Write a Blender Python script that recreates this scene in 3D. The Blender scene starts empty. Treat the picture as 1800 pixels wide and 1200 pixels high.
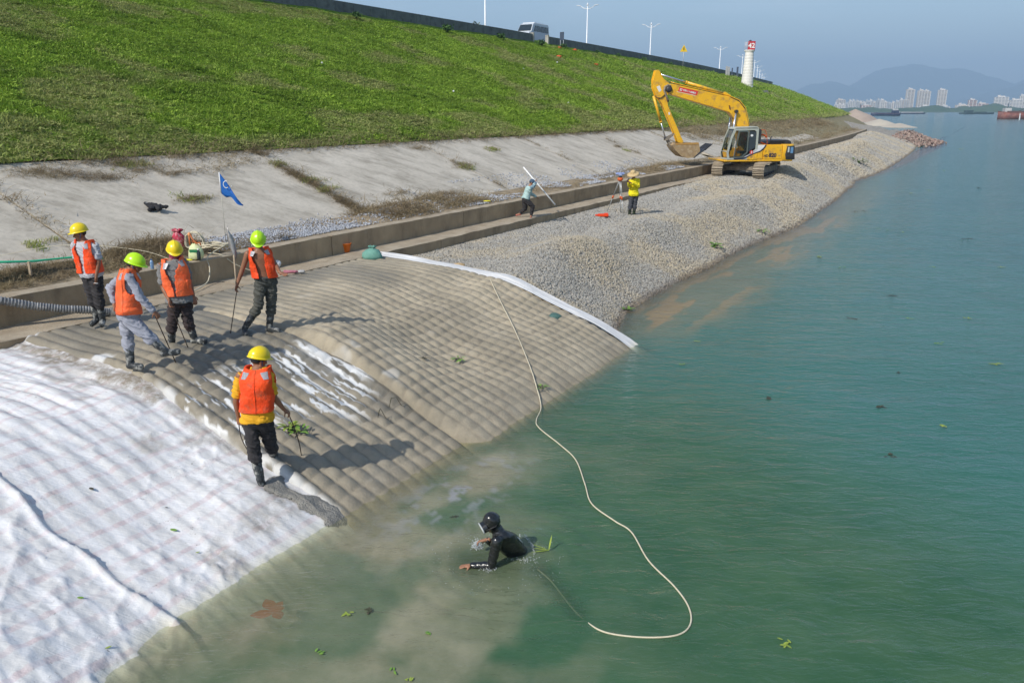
import bpy, bmesh, math, random
import numpy as np
from mathutils import Vector, Matrix, Euler, Quaternion
random.seed(7); RNG = np.random.default_rng(7)
SC = bpy.context.scene
COL = SC.collection

# ------------------------------------------------------------------ camera
CAM_H = 5.1; FPX = 1400.0; PITCH = math.atan(407 / FPX)
cam_d = bpy.data.cameras.new('camera'); cam_o = bpy.data.objects.new('camera', cam_d); COL.objects.link(cam_o)
cam_d.sensor_width = 36; cam_d.lens = 28; cam_d.clip_start = .1; cam_d.clip_end = 60000
cam_o.location = (0, 0, CAM_H); cam_o.rotation_euler = (math.pi / 2 - PITCH, 0, 0)
SC.camera = cam_o
# ------------------------------------------------------------------ sky and sun
SUN_EL = math.radians(41); SHADOW_AZ = math.radians(42)
w = bpy.data.worlds.new('World'); SC.world = w; w.use_nodes = True
nt = w.node_tree; nt.nodes.clear()
sky = nt.nodes.new('ShaderNodeTexSky'); sky.sky_type = 'NISHITA'; sky.sun_disc = False
sky.sun_elevation = SUN_EL; sky.sun_rotation = SHADOW_AZ + math.pi; sky.altitude = 0
sky.air_density = 1.2; sky.dust_density = 1.0; sky.ozone_density = 2.6
bg = nt.nodes.new('ShaderNodeBackground'); bg.inputs[1].default_value = .125
out = nt.nodes.new('ShaderNodeOutputWorld')
tc = nt.nodes.new('ShaderNodeTexCoord'); mp = nt.nodes.new('ShaderNodeMapping'); mp.inputs['Scale'].default_value = (3.2, 3.2, 11)
cn = nt.nodes.new('ShaderNodeTexNoise'); cn.inputs['Scale'].default_value = 1.6; cn.inputs['Detail'].default_value = 7; cn.inputs['Roughness'].default_value = .6
cr_ = nt.nodes.new('ShaderNodeMapRange'); cr_.inputs[1].default_value = .50; cr_.inputs[2].default_value = .78; cr_.inputs[3].default_value = 0; cr_.inputs[4].default_value = .30
cm = nt.nodes.new('ShaderNodeMix'); cm.data_type = 'RGBA'; cm.inputs[7].default_value = (8.5, 8.8, 9.2, 1)
nt.links.new(tc.outputs['Generated'], mp.inputs[0]); nt.links.new(mp.outputs[0], cn.inputs['Vector']); nt.links.new(cn.outputs['Fac'], cr_.inputs[0])
nt.links.new(cr_.outputs[0], cm.inputs[0]); nt.links.new(sky.outputs[0], cm.inputs[6]); nt.links.new(cm.outputs[2], bg.inputs[0]); nt.links.new(bg.outputs[0], out.inputs[0])
sl = bpy.data.lights.new('sun', 'SUN'); so = bpy.data.objects.new('sun', sl); COL.objects.link(so)
sl.energy = 3.9; sl.angle = math.radians(.6); sl.color = (1, .95, .86)
sd = Vector((math.sin(SHADOW_AZ) * math.cos(SUN_EL), math.cos(SHADOW_AZ) * math.cos(SUN_EL), -math.sin(SUN_EL)))
so.rotation_euler = sd.to_track_quat('-Z', 'Y').to_euler(); so.location = (-30, -30, 60)
SC.view_settings.view_transform = 'Standard'; SC.view_settings.look = 'None'
SC.view_settings.exposure = .38; SC.view_settings.gamma = 1; SC.view_settings.use_curve_mapping = False
SC.cycles.max_bounces = 6; SC.cycles.transparent_max_bounces = 12; SC.cycles.volume_bounces = 0
SC.cycles.caustics_reflective = False; SC.cycles.caustics_refractive = False
HAZE_DENSITY = 2.3e-4

# ------------------------------------------------------------------ bank frame: s along the bank, t inland
BA = math.radians(30.5)
BX, BY = math.sin(BA), math.cos(BA)
def bend(s):
    x = np.maximum(0, np.asarray(s, float) - 40)
    d = np.where(x < 150, 3.7e-4 * x * x, 8.33 + .111 * (x - 150))
    e = np.maximum(0, np.asarray(s, float) - 252)
    return d + .9 * e * e
def W(s, t):
    tt = np.asarray(t, float) + bend(s)
    return BX * s - BY * tt, BY * s + BX * tt
def WV(s, t, z):
    x, y = W(s, t); return Vector((float(x), float(y), float(z)))
def ST(x, y):
    s = BX * x + BY * y; t = -BY * x + BX * y
    return s, t - bend(s)
_c, _s = math.cos(PITCH), math.sin(PITCH)
def ray(px, py):
    a = (px - 900) / FPX; b = -(py - 600) / FPX
    return Vector((a, _c + b * _s, -_s + b * _c))
def at_z(px, py, z):
    d = ray(px, py); k = (z - CAM_H) / d.z
    return Vector((d.x * k, d.y * k, z))
def at_y(px, py, y):
    d = ray(px, py); k = y / d.y
    return Vector((d.x * k, y, CAM_H + d.z * k))
def at_t(px, py, t):
    d = ray(px, py); k = t / (-BY * d.x + BX * d.y)
    return Vector((d.x * k, d.y * k, CAM_H + d.z * k))
def hit(px, py, zf, far=200.):
    """where the line of sight meets a surface z = zf(s, t)"""
    d = ray(px, py); k = np.geomspace(3, far, 6000); x, y, z = d.x * k, d.y * k, CAM_H + d.z * k
    s, t = ST(x, y); g = np.asarray(zf(s, t)); i = int(np.argmax(z < g)); return Vector((float(x[i]), float(y[i]), float(g[i])))
def sm(a, b, x):
    u = np.clip((np.asarray(x, float) - a) / (b - a), 0, 1); return u * u * (3 - 2 * u)

# ------------------------------------------------------------------ numpy value noise
def _h(ix, iy, seed):
    n = (ix.astype(np.int64) * 374761393 + iy.astype(np.int64) * 668265263 + seed * 974634777) & 0xFFFFFFFF
    n = ((n ^ (n >> 13)) * 1274126177) & 0xFFFFFFFF
    n = ((n ^ (n >> 16)) * 2246822519) & 0xFFFFFFFF
    return (n & 0xFFFFFF) / float(0xFFFFFF)
def vn(x, y, seed=0):
    x = np.asarray(x, float); y = np.asarray(y, float)
    x, y = np.broadcast_arrays(x, y)
    ix = np.floor(x); iy = np.floor(y); fx = x - ix; fy = y - iy
    fx = fx * fx * fx * (fx * (fx * 6 - 15) + 10); fy = fy * fy * fy * (fy * (fy * 6 - 15) + 10)
    a = _h(ix, iy, seed); b = _h(ix + 1, iy, seed); c = _h(ix, iy + 1, seed); d = _h(ix + 1, iy + 1, seed)
    return (a * (1 - fx) + b * fx) * (1 - fy) + (c * (1 - fx) + d * fx) * fy
def fbm(x, y, seed=0, o=4):
    r = 0; a = .5; x = np.asarray(x, float); y = np.asarray(y, float)
    for i in range(o):
        r = r + a * vn(x * 2 ** i + 17.3 * i, y * 2 ** i - 9.1 * i, seed + i); a *= .5
    return r / (1 - .5 ** o)

# ------------------------------------------------------------------ object helpers
def tag(o, label=None, cat=None, group=None, kind=None):
    if label: o['label'] = label
    if cat: o['category'] = cat
    if group: o['group'] = group
    if kind: o['kind'] = kind
    return o
def mesh_obj(name, me, mat=None, parent=None):
    o = bpy.data.objects.new(name, me); COL.objects.link(o)
    if mat is not None:
        for m in (mat if isinstance(mat, (list, tuple)) else [mat]): me.materials.append(m)
    if parent: o.parent = parent
    return o
def empty(name, loc, label, cat, group=None, rz=0):
    o = bpy.data.objects.new(name, None); COL.objects.link(o); o.location = loc; o.rotation_euler = (0, 0, rz)
    o.empty_display_size = .2
    return tag(o, label, cat, group)
def smooth(me, on=True):
    me.polygons.foreach_set('use_smooth', [on] * len(me.polygons)); me.update()
class MB:
    """collects shapes into one mesh"""
    def __init__(s): s.bm = bmesh.new(); s.mi = 0
    def _f(s, vs, sm_=False):
        try: f = s.bm.faces.new(vs)
        except ValueError: return None
        f.material_index = s.mi; f.smooth = sm_; return f
    def box(s, c, d, R=None, bev=0):
        """c centre, d full size, R optional rotation matrix"""
        b2 = bmesh.new(); bmesh.ops.create_cube(b2, size=1)
        bmesh.ops.scale(b2, vec=Vector(d), verts=b2.verts)
        if bev: bmesh.ops.bevel(b2, geom=b2.edges[:], offset=bev, segments=2, affect='EDGES', clamp_overlap=True)
        M_ = Matrix.Translation(Vector(c)) @ (R.to_4x4() if R else Matrix.Identity(4))
        s.add(b2, M_); return s
    def add(s, b2, M_=None, sm_=None):
        if M_ is not None: bmesh.ops.transform(b2, matrix=M_, verts=b2.verts)
        mp = {v: s.bm.verts.new(v.co) for v in b2.verts}
        for f in b2.faces:
            g = s._f([mp[v] for v in f.verts])
            if g: g.smooth = f.smooth if sm_ is None else sm_
        b2.free(); return s
    def tube(s, pts, r, n=10, cap=True, sm_=True, flat=None, up=None):
        """pts list of Vector, r radius or list; flat = (ratio) squashes along up"""
        pts = [Vector(p) for p in pts]
        rs = r if isinstance(r, (list, tuple)) else [r] * len(pts)
        rings = []; prev = None
        for i, p in enumerate(pts):
            d = (pts[min(i + 1, len(pts) - 1)] - pts[max(i - 1, 0)])
            if d.length < 1e-9: d = Vector((0, 0, 1))
            d.normalize()
            if prev is None:
                a = Vector(up) if up is not None else (Vector((0, 0, 1)) if abs(d.z) < .9 else Vector((1, 0, 0)))
            else: a = prev
            a = (a - d * a.dot(d))
            if a.length < 1e-6: a = d.orthogonal()
            a.normalize(); prev = a; b = d.cross(a)
            fl = 1 if flat is None else flat
            rings.append([s.bm.verts.new(p + (a * (fl * math.cos(2 * math.pi * k / n)) + b * math.sin(2 * math.pi * k / n)) * rs[i]) for k in range(n)])
        for i in range(len(rings) - 1):
            for k in range(n):
                s._f([rings[i][k], rings[i][(k + 1) % n], rings[i + 1][(k + 1) % n], rings[i + 1][k]], sm_)
        if cap:
            s._f(rings[0][::-1]); s._f(rings[-1])
        return s
    def capsule(s, a, b, ra, rb, n=12):
        """tapered capsule, rounded ends, closed: for remeshing"""
        a = Vector(a); b = Vector(b); d = (b - a); L = d.length; d.normalize() if L > 1e-6 else None
        if L < 1e-6: d = Vector((0, 0, 1))
        pts = []; rs = []
        for k in (1, .8, .45): pts.append(a - d * ra * k); rs.append(max(.02, math.sqrt(max(0, 1 - k * k))) * ra)
        pts.append(a); rs.append(ra); pts.append(b); rs.append(rb)
        for k in (.45, .8, 1): pts.append(b + d * rb * k); rs.append(max(.02, math.sqrt(max(0, 1 - k * k))) * rb)
        return s.tube(pts, rs, n)
    def ell(s, c, r, R=None, seg=16, ring=10):
        b2 = bmesh.new(); bmesh.ops.create_uvsphere(b2, u_segments=seg, v_segments=ring, radius=1)
        for f in b2.faces: f.smooth = True
        M_ = Matrix.Translation(Vector(c)) @ (R.to_4x4() if R else Matrix.Identity(4)) @ Matrix.Diagonal((*r, 1))
        return s.add(b2, M_)
    def rings(s, rr, closed=True, cap=True, sm_=True):
        """loft list of rings (lists of Vector)"""
        R_ = [[s.bm.verts.new(p) for p in r] for r in rr]; n = len(rr[0])
        for i in range(len(R_) - 1):
            for k in range(n if closed else n - 1):
                s._f([R_[i][k], R_[i][(k + 1) % n], R_[i + 1][(k + 1) % n], R_[i + 1][k]], sm_)
        if cap and closed: s._f(R_[0][::-1]); s._f(R_[-1])
        return s
    def lathe(s, prof, c=(0, 0, 0), n=24, R=None, sm_=True, cap=True):
        c = Vector(c); rr = []
        for r, z in prof:
            ring = []
            for k in range(n):
                v = Vector((r * math.cos(2 * math.pi * k / n), r * math.sin(2 * math.pi * k / n), z))
                ring.append(c + (R @ v if R else v))
            rr.append(ring)
        return s.rings(rr, True, cap, sm_)
    def prism(s, poly, d0, d1, f):
        """poly of 2D points extruded between depths d0,d1 ; f(x,y,d)->Vector"""
        a = [s.bm.verts.new(f(x, y, d0)) for x, y in poly]; b = [s.bm.verts.new(f(x, y, d1)) for x, y in poly]
        s._f(a[::-1]); s._f(b); n = len(poly)
        for k in range(n): s._f([a[k], a[(k + 1) % n], b[(k + 1) % n], b[k]])
        return s
    def quad(s, *v): s._f([s.bm.verts.new(Vector(p)) for p in v]); return s
    def build(s, name, mat=None, parent=None, bevel=0, fixn=True):
        if fixn: bmesh.ops.recalc_face_normals(s.bm, faces=s.bm.faces)
        me = bpy.data.meshes.new(name); s.bm.to_mesh(me); s.bm.free()
        o = mesh_obj(name, me, mat, parent)
        if bevel:
            m = o.modifiers.new('bevel', 'BEVEL'); m.width = bevel; m.segments = 2; m.limit_method = 'ANGLE'; m.angle_limit = math.radians(40)
        return o
def grid_mesh(name, X, Y, Z, mat, attrs=None, parent=None, keep=None, sm_=True):
    """tensor grid from 2D arrays"""
    n, m = X.shape
    me = bpy.data.meshes.new(name)
    co = np.stack([X, Y, Z], -1).reshape(-1, 3).astype(np.float32)
    idx = np.arange(n * m).reshape(n, m)
    q = np.stack([idx[:-1, :-1], idx[:-1, 1:], idx[1:, 1:], idx[1:, :-1]], -1).reshape(-1, 4)
    if keep is not None:
        kf = (keep[:-1, :-1] & keep[1:, 1:] & keep[1:, :-1] & keep[:-1, 1:]).reshape(-1); q = q[kf]
    # make sure normals face up
    a = co[q[:, 0]]; b = co[q[:, 1]]; c = co[q[:, 2]]
    nz = np.cross(b - a, c - a)[:, 2].mean()
    if nz < 0: q = q[:, ::-1]
    used = np.unique(q); rem = -np.ones(n * m, int); rem[used] = np.arange(len(used)); q = rem[q]; co = co[used]
    me.vertices.add(len(co)); me.vertices.foreach_set('co', co.ravel())
    me.loops.add(q.size); me.loops.foreach_set('vertex_index', q.ravel().astype(np.int32))
    me.polygons.add(len(q)); me.polygons.foreach_set('loop_start', np.arange(0, q.size, 4, dtype=np.int32))
    me.polygons.foreach_set('use_smooth', np.full(len(q), sm_))
    me.update(); me.validate()
    for k, v in (attrs or {}).items():
        at = me.attributes.new(k, 'FLOAT', 'POINT'); at.data.foreach_set('value', np.asarray(v, np.float32).reshape(-1)[used])
    return mesh_obj(name, me, mat, parent)

# ------------------------------------------------------------------ materials
class NT:
    def __init__(s, name):
        s.m = bpy.data.materials.new(name); s.m.use_nodes = True; s.t = s.m.node_tree; s.t.nodes.clear()
        s.out = s.t.nodes.new('ShaderNodeOutputMaterial')
        s.geo = None
    def n(s, typ, **kw):
        nd = s.t.nodes.new(typ)
        for k, v in kw.items(): setattr(nd, k, v)
        return nd
    def l(s, a, b): s.t.links.new(a, b)
    def pos(s):
        if not s.geo: s.geo = s.n('ShaderNodeNewGeometry')
        return s.geo.outputs['Position']
    def objc(s):
        return s.n('ShaderNodeTexCoord').outputs['Object']
    def mapping(s, src, scale=(1, 1, 1), rot=(0, 0, 0)):
        mp = s.n('ShaderNodeMapping'); mp.inputs['Scale'].default_value = scale; mp.inputs['Rotation'].default_value = rot
        s.l(src, mp.inputs[0]); return mp.outputs[0]
    def noise(s, src, scale, detail=4, rough=.55, dist=0):
        nz = s.n('ShaderNodeTexNoise'); nz.inputs['Scale'].default_value = scale; nz.inputs['Detail'].default_value = detail
        nz.inputs['Roughness'].default_value = rough; nz.inputs['Distortion'].default_value = dist
        if src is not None: s.l(src, nz.inputs['Vector'])
        return nz.outputs['Fac']
    def ramp(s, src, lo, hi, a=0., b=1.):
        r = s.n('ShaderNodeMapRange'); r.inputs[1].default_value = lo; r.inputs[2].default_value = hi
        r.inputs[3].default_value = a; r.inputs[4].default_value = b; s.l(src, r.inputs[0]); return r.outputs[0]
    def mix(s, f, a, b, mode='MIX'):
        m = s.n('ShaderNodeMix', data_type='RGBA', blend_type=mode)
        for sock, v in ((m.inputs[0], f), (m.inputs[6], a), (m.inputs[7], b)):
            if hasattr(v, 'is_linked'): s.l(v, sock)
            elif isinstance(v, (int, float)): sock.default_value = v
            else: sock.default_value = (*v, 1) if len(v) == 3 else v
        return m.outputs[2]
    def math(s, op, a, b=0.):
        m = s.n('ShaderNodeMath', operation=op)
        for sock, v in ((m.inputs[0], a), (m.inputs[1], b)):
            if hasattr(v, 'is_linked'): s.l(v, sock)
            else: sock.default_value = v
        return m.outputs[0]
    def attr(s, name, typ='GEOMETRY'):
        a = s.n('ShaderNodeAttribute', attribute_type=typ, attribute_name=name); return a.outputs['Fac']
    def bump(s, h, strength=.5, dist=.01, prev=None):
        b = s.n('ShaderNodeBump'); b.inputs['Strength'].default_value = strength; b.inputs['Distance'].default_value = dist
        s.l(h, b.inputs['Height'])
        if prev is not None: s.l(prev, b.inputs['Normal'])
        return b.outputs[0]
    def pbr(s, col, rough=.7, metal=0., spec=.5, normal=None, **kw):
        p = s.n('ShaderNodeBsdfPrincipled')
        def setv(sock, v):
            if hasattr(v, 'is_linked'): s.l(v, sock)
            elif isinstance(v, (int, float)): sock.default_value = v
            else: sock.default_value = (*v, 1) if len(v) == 3 else v
        setv(p.inputs['Base Color'], col); setv(p.inputs['Roughness'], rough); setv(p.inputs['Metallic'], metal)
        setv(p.inputs['Specular IOR Level'], spec)
        if normal is not None: s.l(normal, p.inputs['Normal'])
        for k, v in kw.items(): setv(p.inputs[k], v)
        s.p = p
        return p.outputs[0]
    def done(s, sh): s.l(sh, s.out.inputs['Surface']); return s.m
_mc = {}
def mat(name, c, c2=None, scale=6, rough=.65, metal=0., spec=.4, bump=0., bscale=60, bdist=.004, lo=.35, hi=.65, dirt=None, dscale=3, dlo=.5, dhi=.7, obj=True, detail=5, **kw):
    if name in _mc: return _mc[name]
    N = NT(name); v = N.objc() if obj else N.pos()
    col = c
    if c2 is not None: col = N.mix(N.ramp(N.noise(v, scale, detail), lo, hi), c, c2)
    if dirt is not None: col = N.mix(N.ramp(N.noise(v, dscale, 7, .65), dlo, dhi), col, dirt)
    nr = None
    if bump: nr = N.bump(N.noise(v, bscale, 4), bump, bdist)
    _mc[name] = N.done(N.pbr(col, rough, metal, spec, nr, **kw)); return _mc[name]

# ------------------------------------------------------------------ scattering through instances on points
_variants = {}
def variant_collection(name, meshes, mats):
    c = bpy.data.collections.new(name)
    for i, me in enumerate(meshes):
        if not me.materials: me.materials.append(mats)
        o = bpy.data.objects.new('%s_piece' % name, me); c.objects.link(o)
    return c
def scatter(name, P3, rot, scl, coll, nvar, tone, label, cat, parent=None):
    me = bpy.data.meshes.new(name); n = len(P3)
    me.vertices.add(n); me.vertices.foreach_set('co', np.asarray(P3, np.float32).ravel())
    a = me.attributes.new('rot', 'FLOAT_VECTOR', 'POINT'); a.data.foreach_set('vector', np.asarray(rot, np.float32).ravel())
    a = me.attributes.new('scl', 'FLOAT_VECTOR', 'POINT'); a.data.foreach_set('vector', np.asarray(scl, np.float32).ravel())
    a = me.attributes.new('idx', 'INT', 'POINT'); a.data.foreach_set('value', RNG.integers(0, nvar, n).astype(np.int32))
    a = me.attributes.new('tone', 'FLOAT', 'POINT'); a.data.foreach_set('value', np.asarray(tone, np.float32))
    me.update()
    o = mesh_obj(name, me, None, parent)
    tag(o, label, cat, kind='stuff')
    g = bpy.data.node_groups.new(name + '_scatter', 'GeometryNodeTree')
    g.interface.new_socket('Geometry', in_out='INPUT', socket_type='NodeSocketGeometry')
    g.interface.new_socket('Geometry', in_out='OUTPUT', socket_type='NodeSocketGeometry')
    gi = g.nodes.new('NodeGroupInput'); go = g.nodes.new('NodeGroupOutput')
    ip = g.nodes.new('GeometryNodeInstanceOnPoints'); ci = g.nodes.new('GeometryNodeCollectionInfo')
    ci.inputs['Collection'].default_value = coll; ci.inputs['Separate Children'].default_value = True; ci.inputs['Reset Children'].default_value = True
    def na(nm, dt):
        x = g.nodes.new('GeometryNodeInputNamedAttribute'); x.data_type = dt; x.inputs[0].default_value = nm
        return [q for q in x.outputs if q.enabled and q.name == 'Attribute'][0]
    L = g.links.new
    L(gi.outputs[0], ip.inputs['Points']); L(ci.outputs[0], ip.inputs['Instance'])
    ip.inputs['Pick Instance'].default_value = True
    L(na('idx', 'INT'), ip.inputs['Instance Index']); L(na('scl', 'FLOAT_VECTOR'), ip.inputs['Scale'])
    e2r = g.nodes.new('FunctionNodeEulerToRotation'); L(na('rot', 'FLOAT_VECTOR'), e2r.inputs[0]); L(e2r.outputs[0], ip.inputs['Rotation'])
    L(ip.outputs[0], go.inputs[0])
    m = o.modifiers.new('scatter', 'NODES'); m.node_group = g
    return o
# ================================================================== surfaces of the place
_tk = np.array([-60, -20, -5, 0, 3, 5, 6, 6.7, 7.5, 8.5, 9.4, 10.2, 11, 12.5, 13.7, 16.0])
_zk = np.array([-6, -5, -3.6, -2.9, -1.9, -.95, -.36, 0, .33, .70, 1.02, 1.25, 1.35, 1.38, 1.40, 1.42])
_tt = np.linspace(-60, 16, 3801); _zz = np.interp(_tt, _tk, _zk)
_kr = np.hanning(29); _kr /= _kr.sum(); _zz = np.convolve(np.pad(_zz, 14, 'edge'), _kr, 'valid')
def base_z(s, t):
    s = np.asarray(s, float); t = np.asarray(t, float)
    sh = np.interp(s, [-5, 8.3, 9.2, 9.9, 10.6, 12.2, 14, 16, 40], [0, .1, .1, -.35, -.1, .85, 1.0, .15, 0])
    t2 = t - sh * sm(6.9, 9.2, t) * (1 - sm(11.8, 13.4, t))
    z = np.interp(t2, _tt, _zz)
    z = z + .10 * (fbm(s * .55, t * .55, 3, 2) - .5) * sm(6.2, 8, t) * (1 - sm(12.5, 13.6, t))
    z = z - .10 * np.exp(-((s - 11.6) / 1.0) ** 2 - ((t - 8.7) / 1.3) ** 2)
    z = z + .09 * np.exp(-((s - 14.0) / 1.0) ** 2 - ((t - 8.6) / 1.6) ** 2)
    return z
def panel_top(s, t):
    """top surface of the filled mattress without its quilting"""
    z = base_z(s, t) + .05
    z = z + .13 * sm(9.62, 9.9, s + .10 * np.sin(t * 1.7)) * (1 - sm(9.6, 10.4, t))
    return z
def cloth_z(s, t):
    off = -.12 + .11 * (1 - sm(6.9, 7.9, t)) + .10 * np.exp(-((s - 6.2) / .7) ** 2 - ((t - 7.7) / .6) ** 2)
    off = off + (1 - sm(2.9, 4.3, s)) * .16 * (1 - sm(7.0, 9.0, t))
    z = base_z(s, t) + off + .03 * (fbm(s * .6 + 4, t * .6, 12, 2) - .5)
    return z
def gravel_z(s, t):
    s = np.asarray(s, float); t = np.asarray(t, float)
    tw = np.interp(s, [15, 17, 19, 23, 30, 38, 50, 64, 80, 118, 140, 152, 170], [6.9, 7.2, 7.8, 7.9, 7.8, 7.3, 7.6, 8.3, 7.6, 6.9, 6.6, 7.6, 9.0])
    plat = np.interp(s, [15, 17, 22, 30, 40, 48, 60, 90, 130, 150, 165, 182, 195, 215, 235], [1.30, 1.2, 1.12, 1.05, 1.15, 1.32, 1.4, 1.35, 1.3, 1.1, .9, 1.9, 1.7, .8, -.4])
    cr = tw + np.interp(s, [15, 17, 22, 40, 60, 120, 170, 190], [3.1, 2.6, 2.7, 2.8, 3.4, 4.6, 6, 6])
    u = np.clip((t - tw) / (cr - tw), -8, 1)
    z = np.where(u > 0, plat * (1 - (1 - np.clip(u, 0, 1)) ** 1.35), u * (cr - tw) * .33)
    mound = .34 * np.exp(-((s - 20.6) / 2.3) ** 2 - ((t - cr + .4) / 1.0) ** 2) + .30 * np.exp(-((s - 27.5) / 3) ** 2 - ((t - cr + .5) / .9) ** 2) \
        + .28 * np.exp(-((s - 35) / 3) ** 2 - ((t - cr + .5) / 1.0) ** 2) + .4 * np.exp(-((s - 53) / 4) ** 2 - ((t - cr) / 1.3) ** 2) \
        + .5 * np.exp(-((s - 66) / 5) ** 2 - ((t - cr) / 1.5) ** 2) + .55 * np.exp(-((s - 92) / 9) ** 2 - ((t - cr) / 1.8) ** 2) \
        + .6 * np.exp(-((s - 128) / 10) ** 2 - ((t - cr - 1) / 2) ** 2)
    z = z + 1.25 * mound * sm(tw - .2, tw + 1, t)
    z = z + .16 * (fbm(s * .35, t * .6, 21, 3) - .5) * sm(6.8, 8.5, t) * sm(15.8, 17, s)
    z = z + .05 * (fbm(s * 1.7, t * 1.7, 25, 3) - .5) * sm(6.8, 8.5, t) * (1 - sm(13.0, 13.6, t))
    far = sm(150, 175, s)
    z = z + far * .5 * (fbm(s * .09, t * .2, 31, 3) - .4)
    z = np.where(s > 150, z + far * 1.2 * sm(14, 24, t), z)
    fl_ = np.interp(s, [15, 18, 24, 32, 42, 50], [1.24, 1.18, 1.20, 1.27, 1.38, 1.40])
    k_ = sm(11.6, 12.9, t) * (1 - sm(60, 80, s)); z = z * (1 - k_) + fl_ * k_ + .02 * k_ * (fbm(s * 1.1, t * 1.1, 26, 3) - .5)
    return z
SL_Z0, SL_T0, SL_G = 2.02, 17.2, .385
def slope_z(s, t):
    t = np.asarray(t, float)
    z = np.where(t < SL_T0, 1.98, np.where(t < 22, 1.98 + (t - SL_T0) * (3.8 - 1.98) / (22 - SL_T0), np.where(t < 43.5, 3.8 + .378 * (t - 22), 12.2)))
    return z

# ------------------------------------------------------------------ materials of the setting
def m_gravel_base():
    N = NT('gravel base'); p = N.pos()
    big = N.ramp(N.noise(p, .5, 4), .42, .6)
    c = N.mix(big, (.30, .27, .23), (.34, .295, .225))
    vor = N.n('ShaderNodeTexVoronoi'); vor.inputs['Scale'].default_value = 11; N.l(p, vor.inputs['Vector'])
    cc = N.n('ShaderNodeSeparateColor'); N.l(vor.outputs['Color'], cc.inputs[0])
    c = N.mix(N.ramp(cc.outputs[0], 0, 1), N.mix(.55, c, (.10, .085, .07)), N.mix(.45, c, (.55, .52, .47)))
    dd = N.ramp(vor.outputs['Distance'], .0, .7, 1, 0)
    z = N.n('ShaderNodeSeparateXYZ'); N.l(p, z.inputs[0])
    wet = N.ramp(N.math('ADD', z.outputs[2], N.math('MULTIPLY', N.noise(p, 1.5, 3), .16)), .02, .22, 1, 0)
    c = N.mix(N.math('MULTIPLY', wet, .8), c, (.075, .052, .036))
    return N.done(N.pbr(c, .9, 0, .2, N.bump(dd, .9, .05)))
def m_stone(name, a, b, c_):
    N = NT(name)
    r = N.n('ShaderNodeObjectInfo').outputs['Random']; tn = N.attr('tone', 'INSTANCER')
    p = N.pos(); z = N.n('ShaderNodeSeparateXYZ'); N.l(p, z.inputs[0])
    c = N.mix(tn, a, b)
    c = N.mix(N.ramp(r, .0, .35, .75, 0), c, c_)
    c = N.mix(N.ramp(r, .85, 1, 0, .5), c, (.50, .47, .41))
    wet = N.ramp(N.math('ADD', z.outputs[2], N.math('MULTIPLY', N.noise(p, 1.5, 3), .16)), .06, .2, 1, 0)
    c = N.mix(N.math('MULTIPLY', wet, .82), c, (.07, .045, .03))
    return N.done(N.pbr(c, .85, 0, .25, N.bump(N.noise(N.objc(), 9, 4), .4, .1)))
def m_concrete(name, c1, c2, stain, joints=False):
    N = NT(name); p = N.pos()
    c = N.mix(N.ramp(N.noise(p, .7, 6, .6), .35, .68), c1, c2)
    v = N.mapping(p, (.35, 1.6, 1.6), (0, 0, BA + .3))
    c = N.mix(N.ramp(N.noise(v, 1.1, 8, .7), .48, .70, 0, .85), c, stain)
    c = N.mix(N.ramp(N.noise(p, 7, 5, .7), .45, .8, 0, .35), c, (.12, .11, .095))
    nb = N.bump(N.noise(p, 34, 5), .35, .01)
    return N.done(N.pbr(c, .88, 0, .25, nb))
def m_wall():
    N = NT('old wall concrete'); p = N.pos()
    c = N.mix(N.ramp(N.noise(p, 1.1, 6, .6), .35, .65), (.43, .32, .20), (.29, .215, .135))
    z = N.n('ShaderNodeSeparateXYZ'); N.l(p, z.inputs[0])
    v = N.mapping(p, (2.2, 2.2, .8))
    c = N.mix(N.ramp(N.noise(v, 1.2, 6, .65), .5, .74, 0, .7), c, (.15, .11, .07))
    c = N.mix(N.ramp(N.noise(p, 5, 6, .7), .56, .72, 0, .6), c, (.33, .28, .215))
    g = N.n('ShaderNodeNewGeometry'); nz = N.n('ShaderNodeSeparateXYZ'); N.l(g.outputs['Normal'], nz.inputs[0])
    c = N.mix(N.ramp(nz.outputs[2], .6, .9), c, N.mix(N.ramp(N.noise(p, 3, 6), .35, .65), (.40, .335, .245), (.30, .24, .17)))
    return N.done(N.pbr(c, .92, 0, .2, N.bump(N.noise(p, 22, 6, .7), .7, .02)))
def m_grass_ground():
    N = NT('grass ground'); p = N.pos()
    c = N.mix(N.ramp(N.noise(p, .35, 6, .6), .35, .65), (.14, .24, .025), (.19, .27, .04))
    c = N.mix(N.ramp(N.noise(p, 1.6, 6, .7), .52, .68, 0, .8), c, (.085, .065, .032))
    return N.done(N.pbr(c, .95, 0, .1, N.bump(N.noise(p, 9, 6, .7), 1, .12)))
def m_blade(name, g1, g2, dry):
    N = NT(name)
    r = N.n('ShaderNodeObjectInfo').outputs['Random']; tn = N.attr('tone', 'INSTANCER')
    c = N.mix(N.ramp(r, 0, 1), g1, g2)
    c = N.mix(N.ramp(N.noise(N.mapping(N.pos(), (.22, .45, .45), (0, 0, BA)), 1.0, 5, .65), .35, .62, 0, .75), c, tuple(.55 * q for q in g1))
    c = N.mix(N.math('MULTIPLY', tn, N.ramp(r, 0, .6, .55, 1)), c, dry)
    s = N.pbr(c, .7, 0, .2)
    tr = N.n('ShaderNodeBsdfTranslucent'); N.l(c, tr.inputs[0])
    mx = N.n('ShaderNodeMixShader'); mx.inputs[0].default_value = .25; N.l(s, mx.inputs[1]); N.l(tr.outputs[0], mx.inputs[2])
    return N.done(mx.outputs[0])
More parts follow.
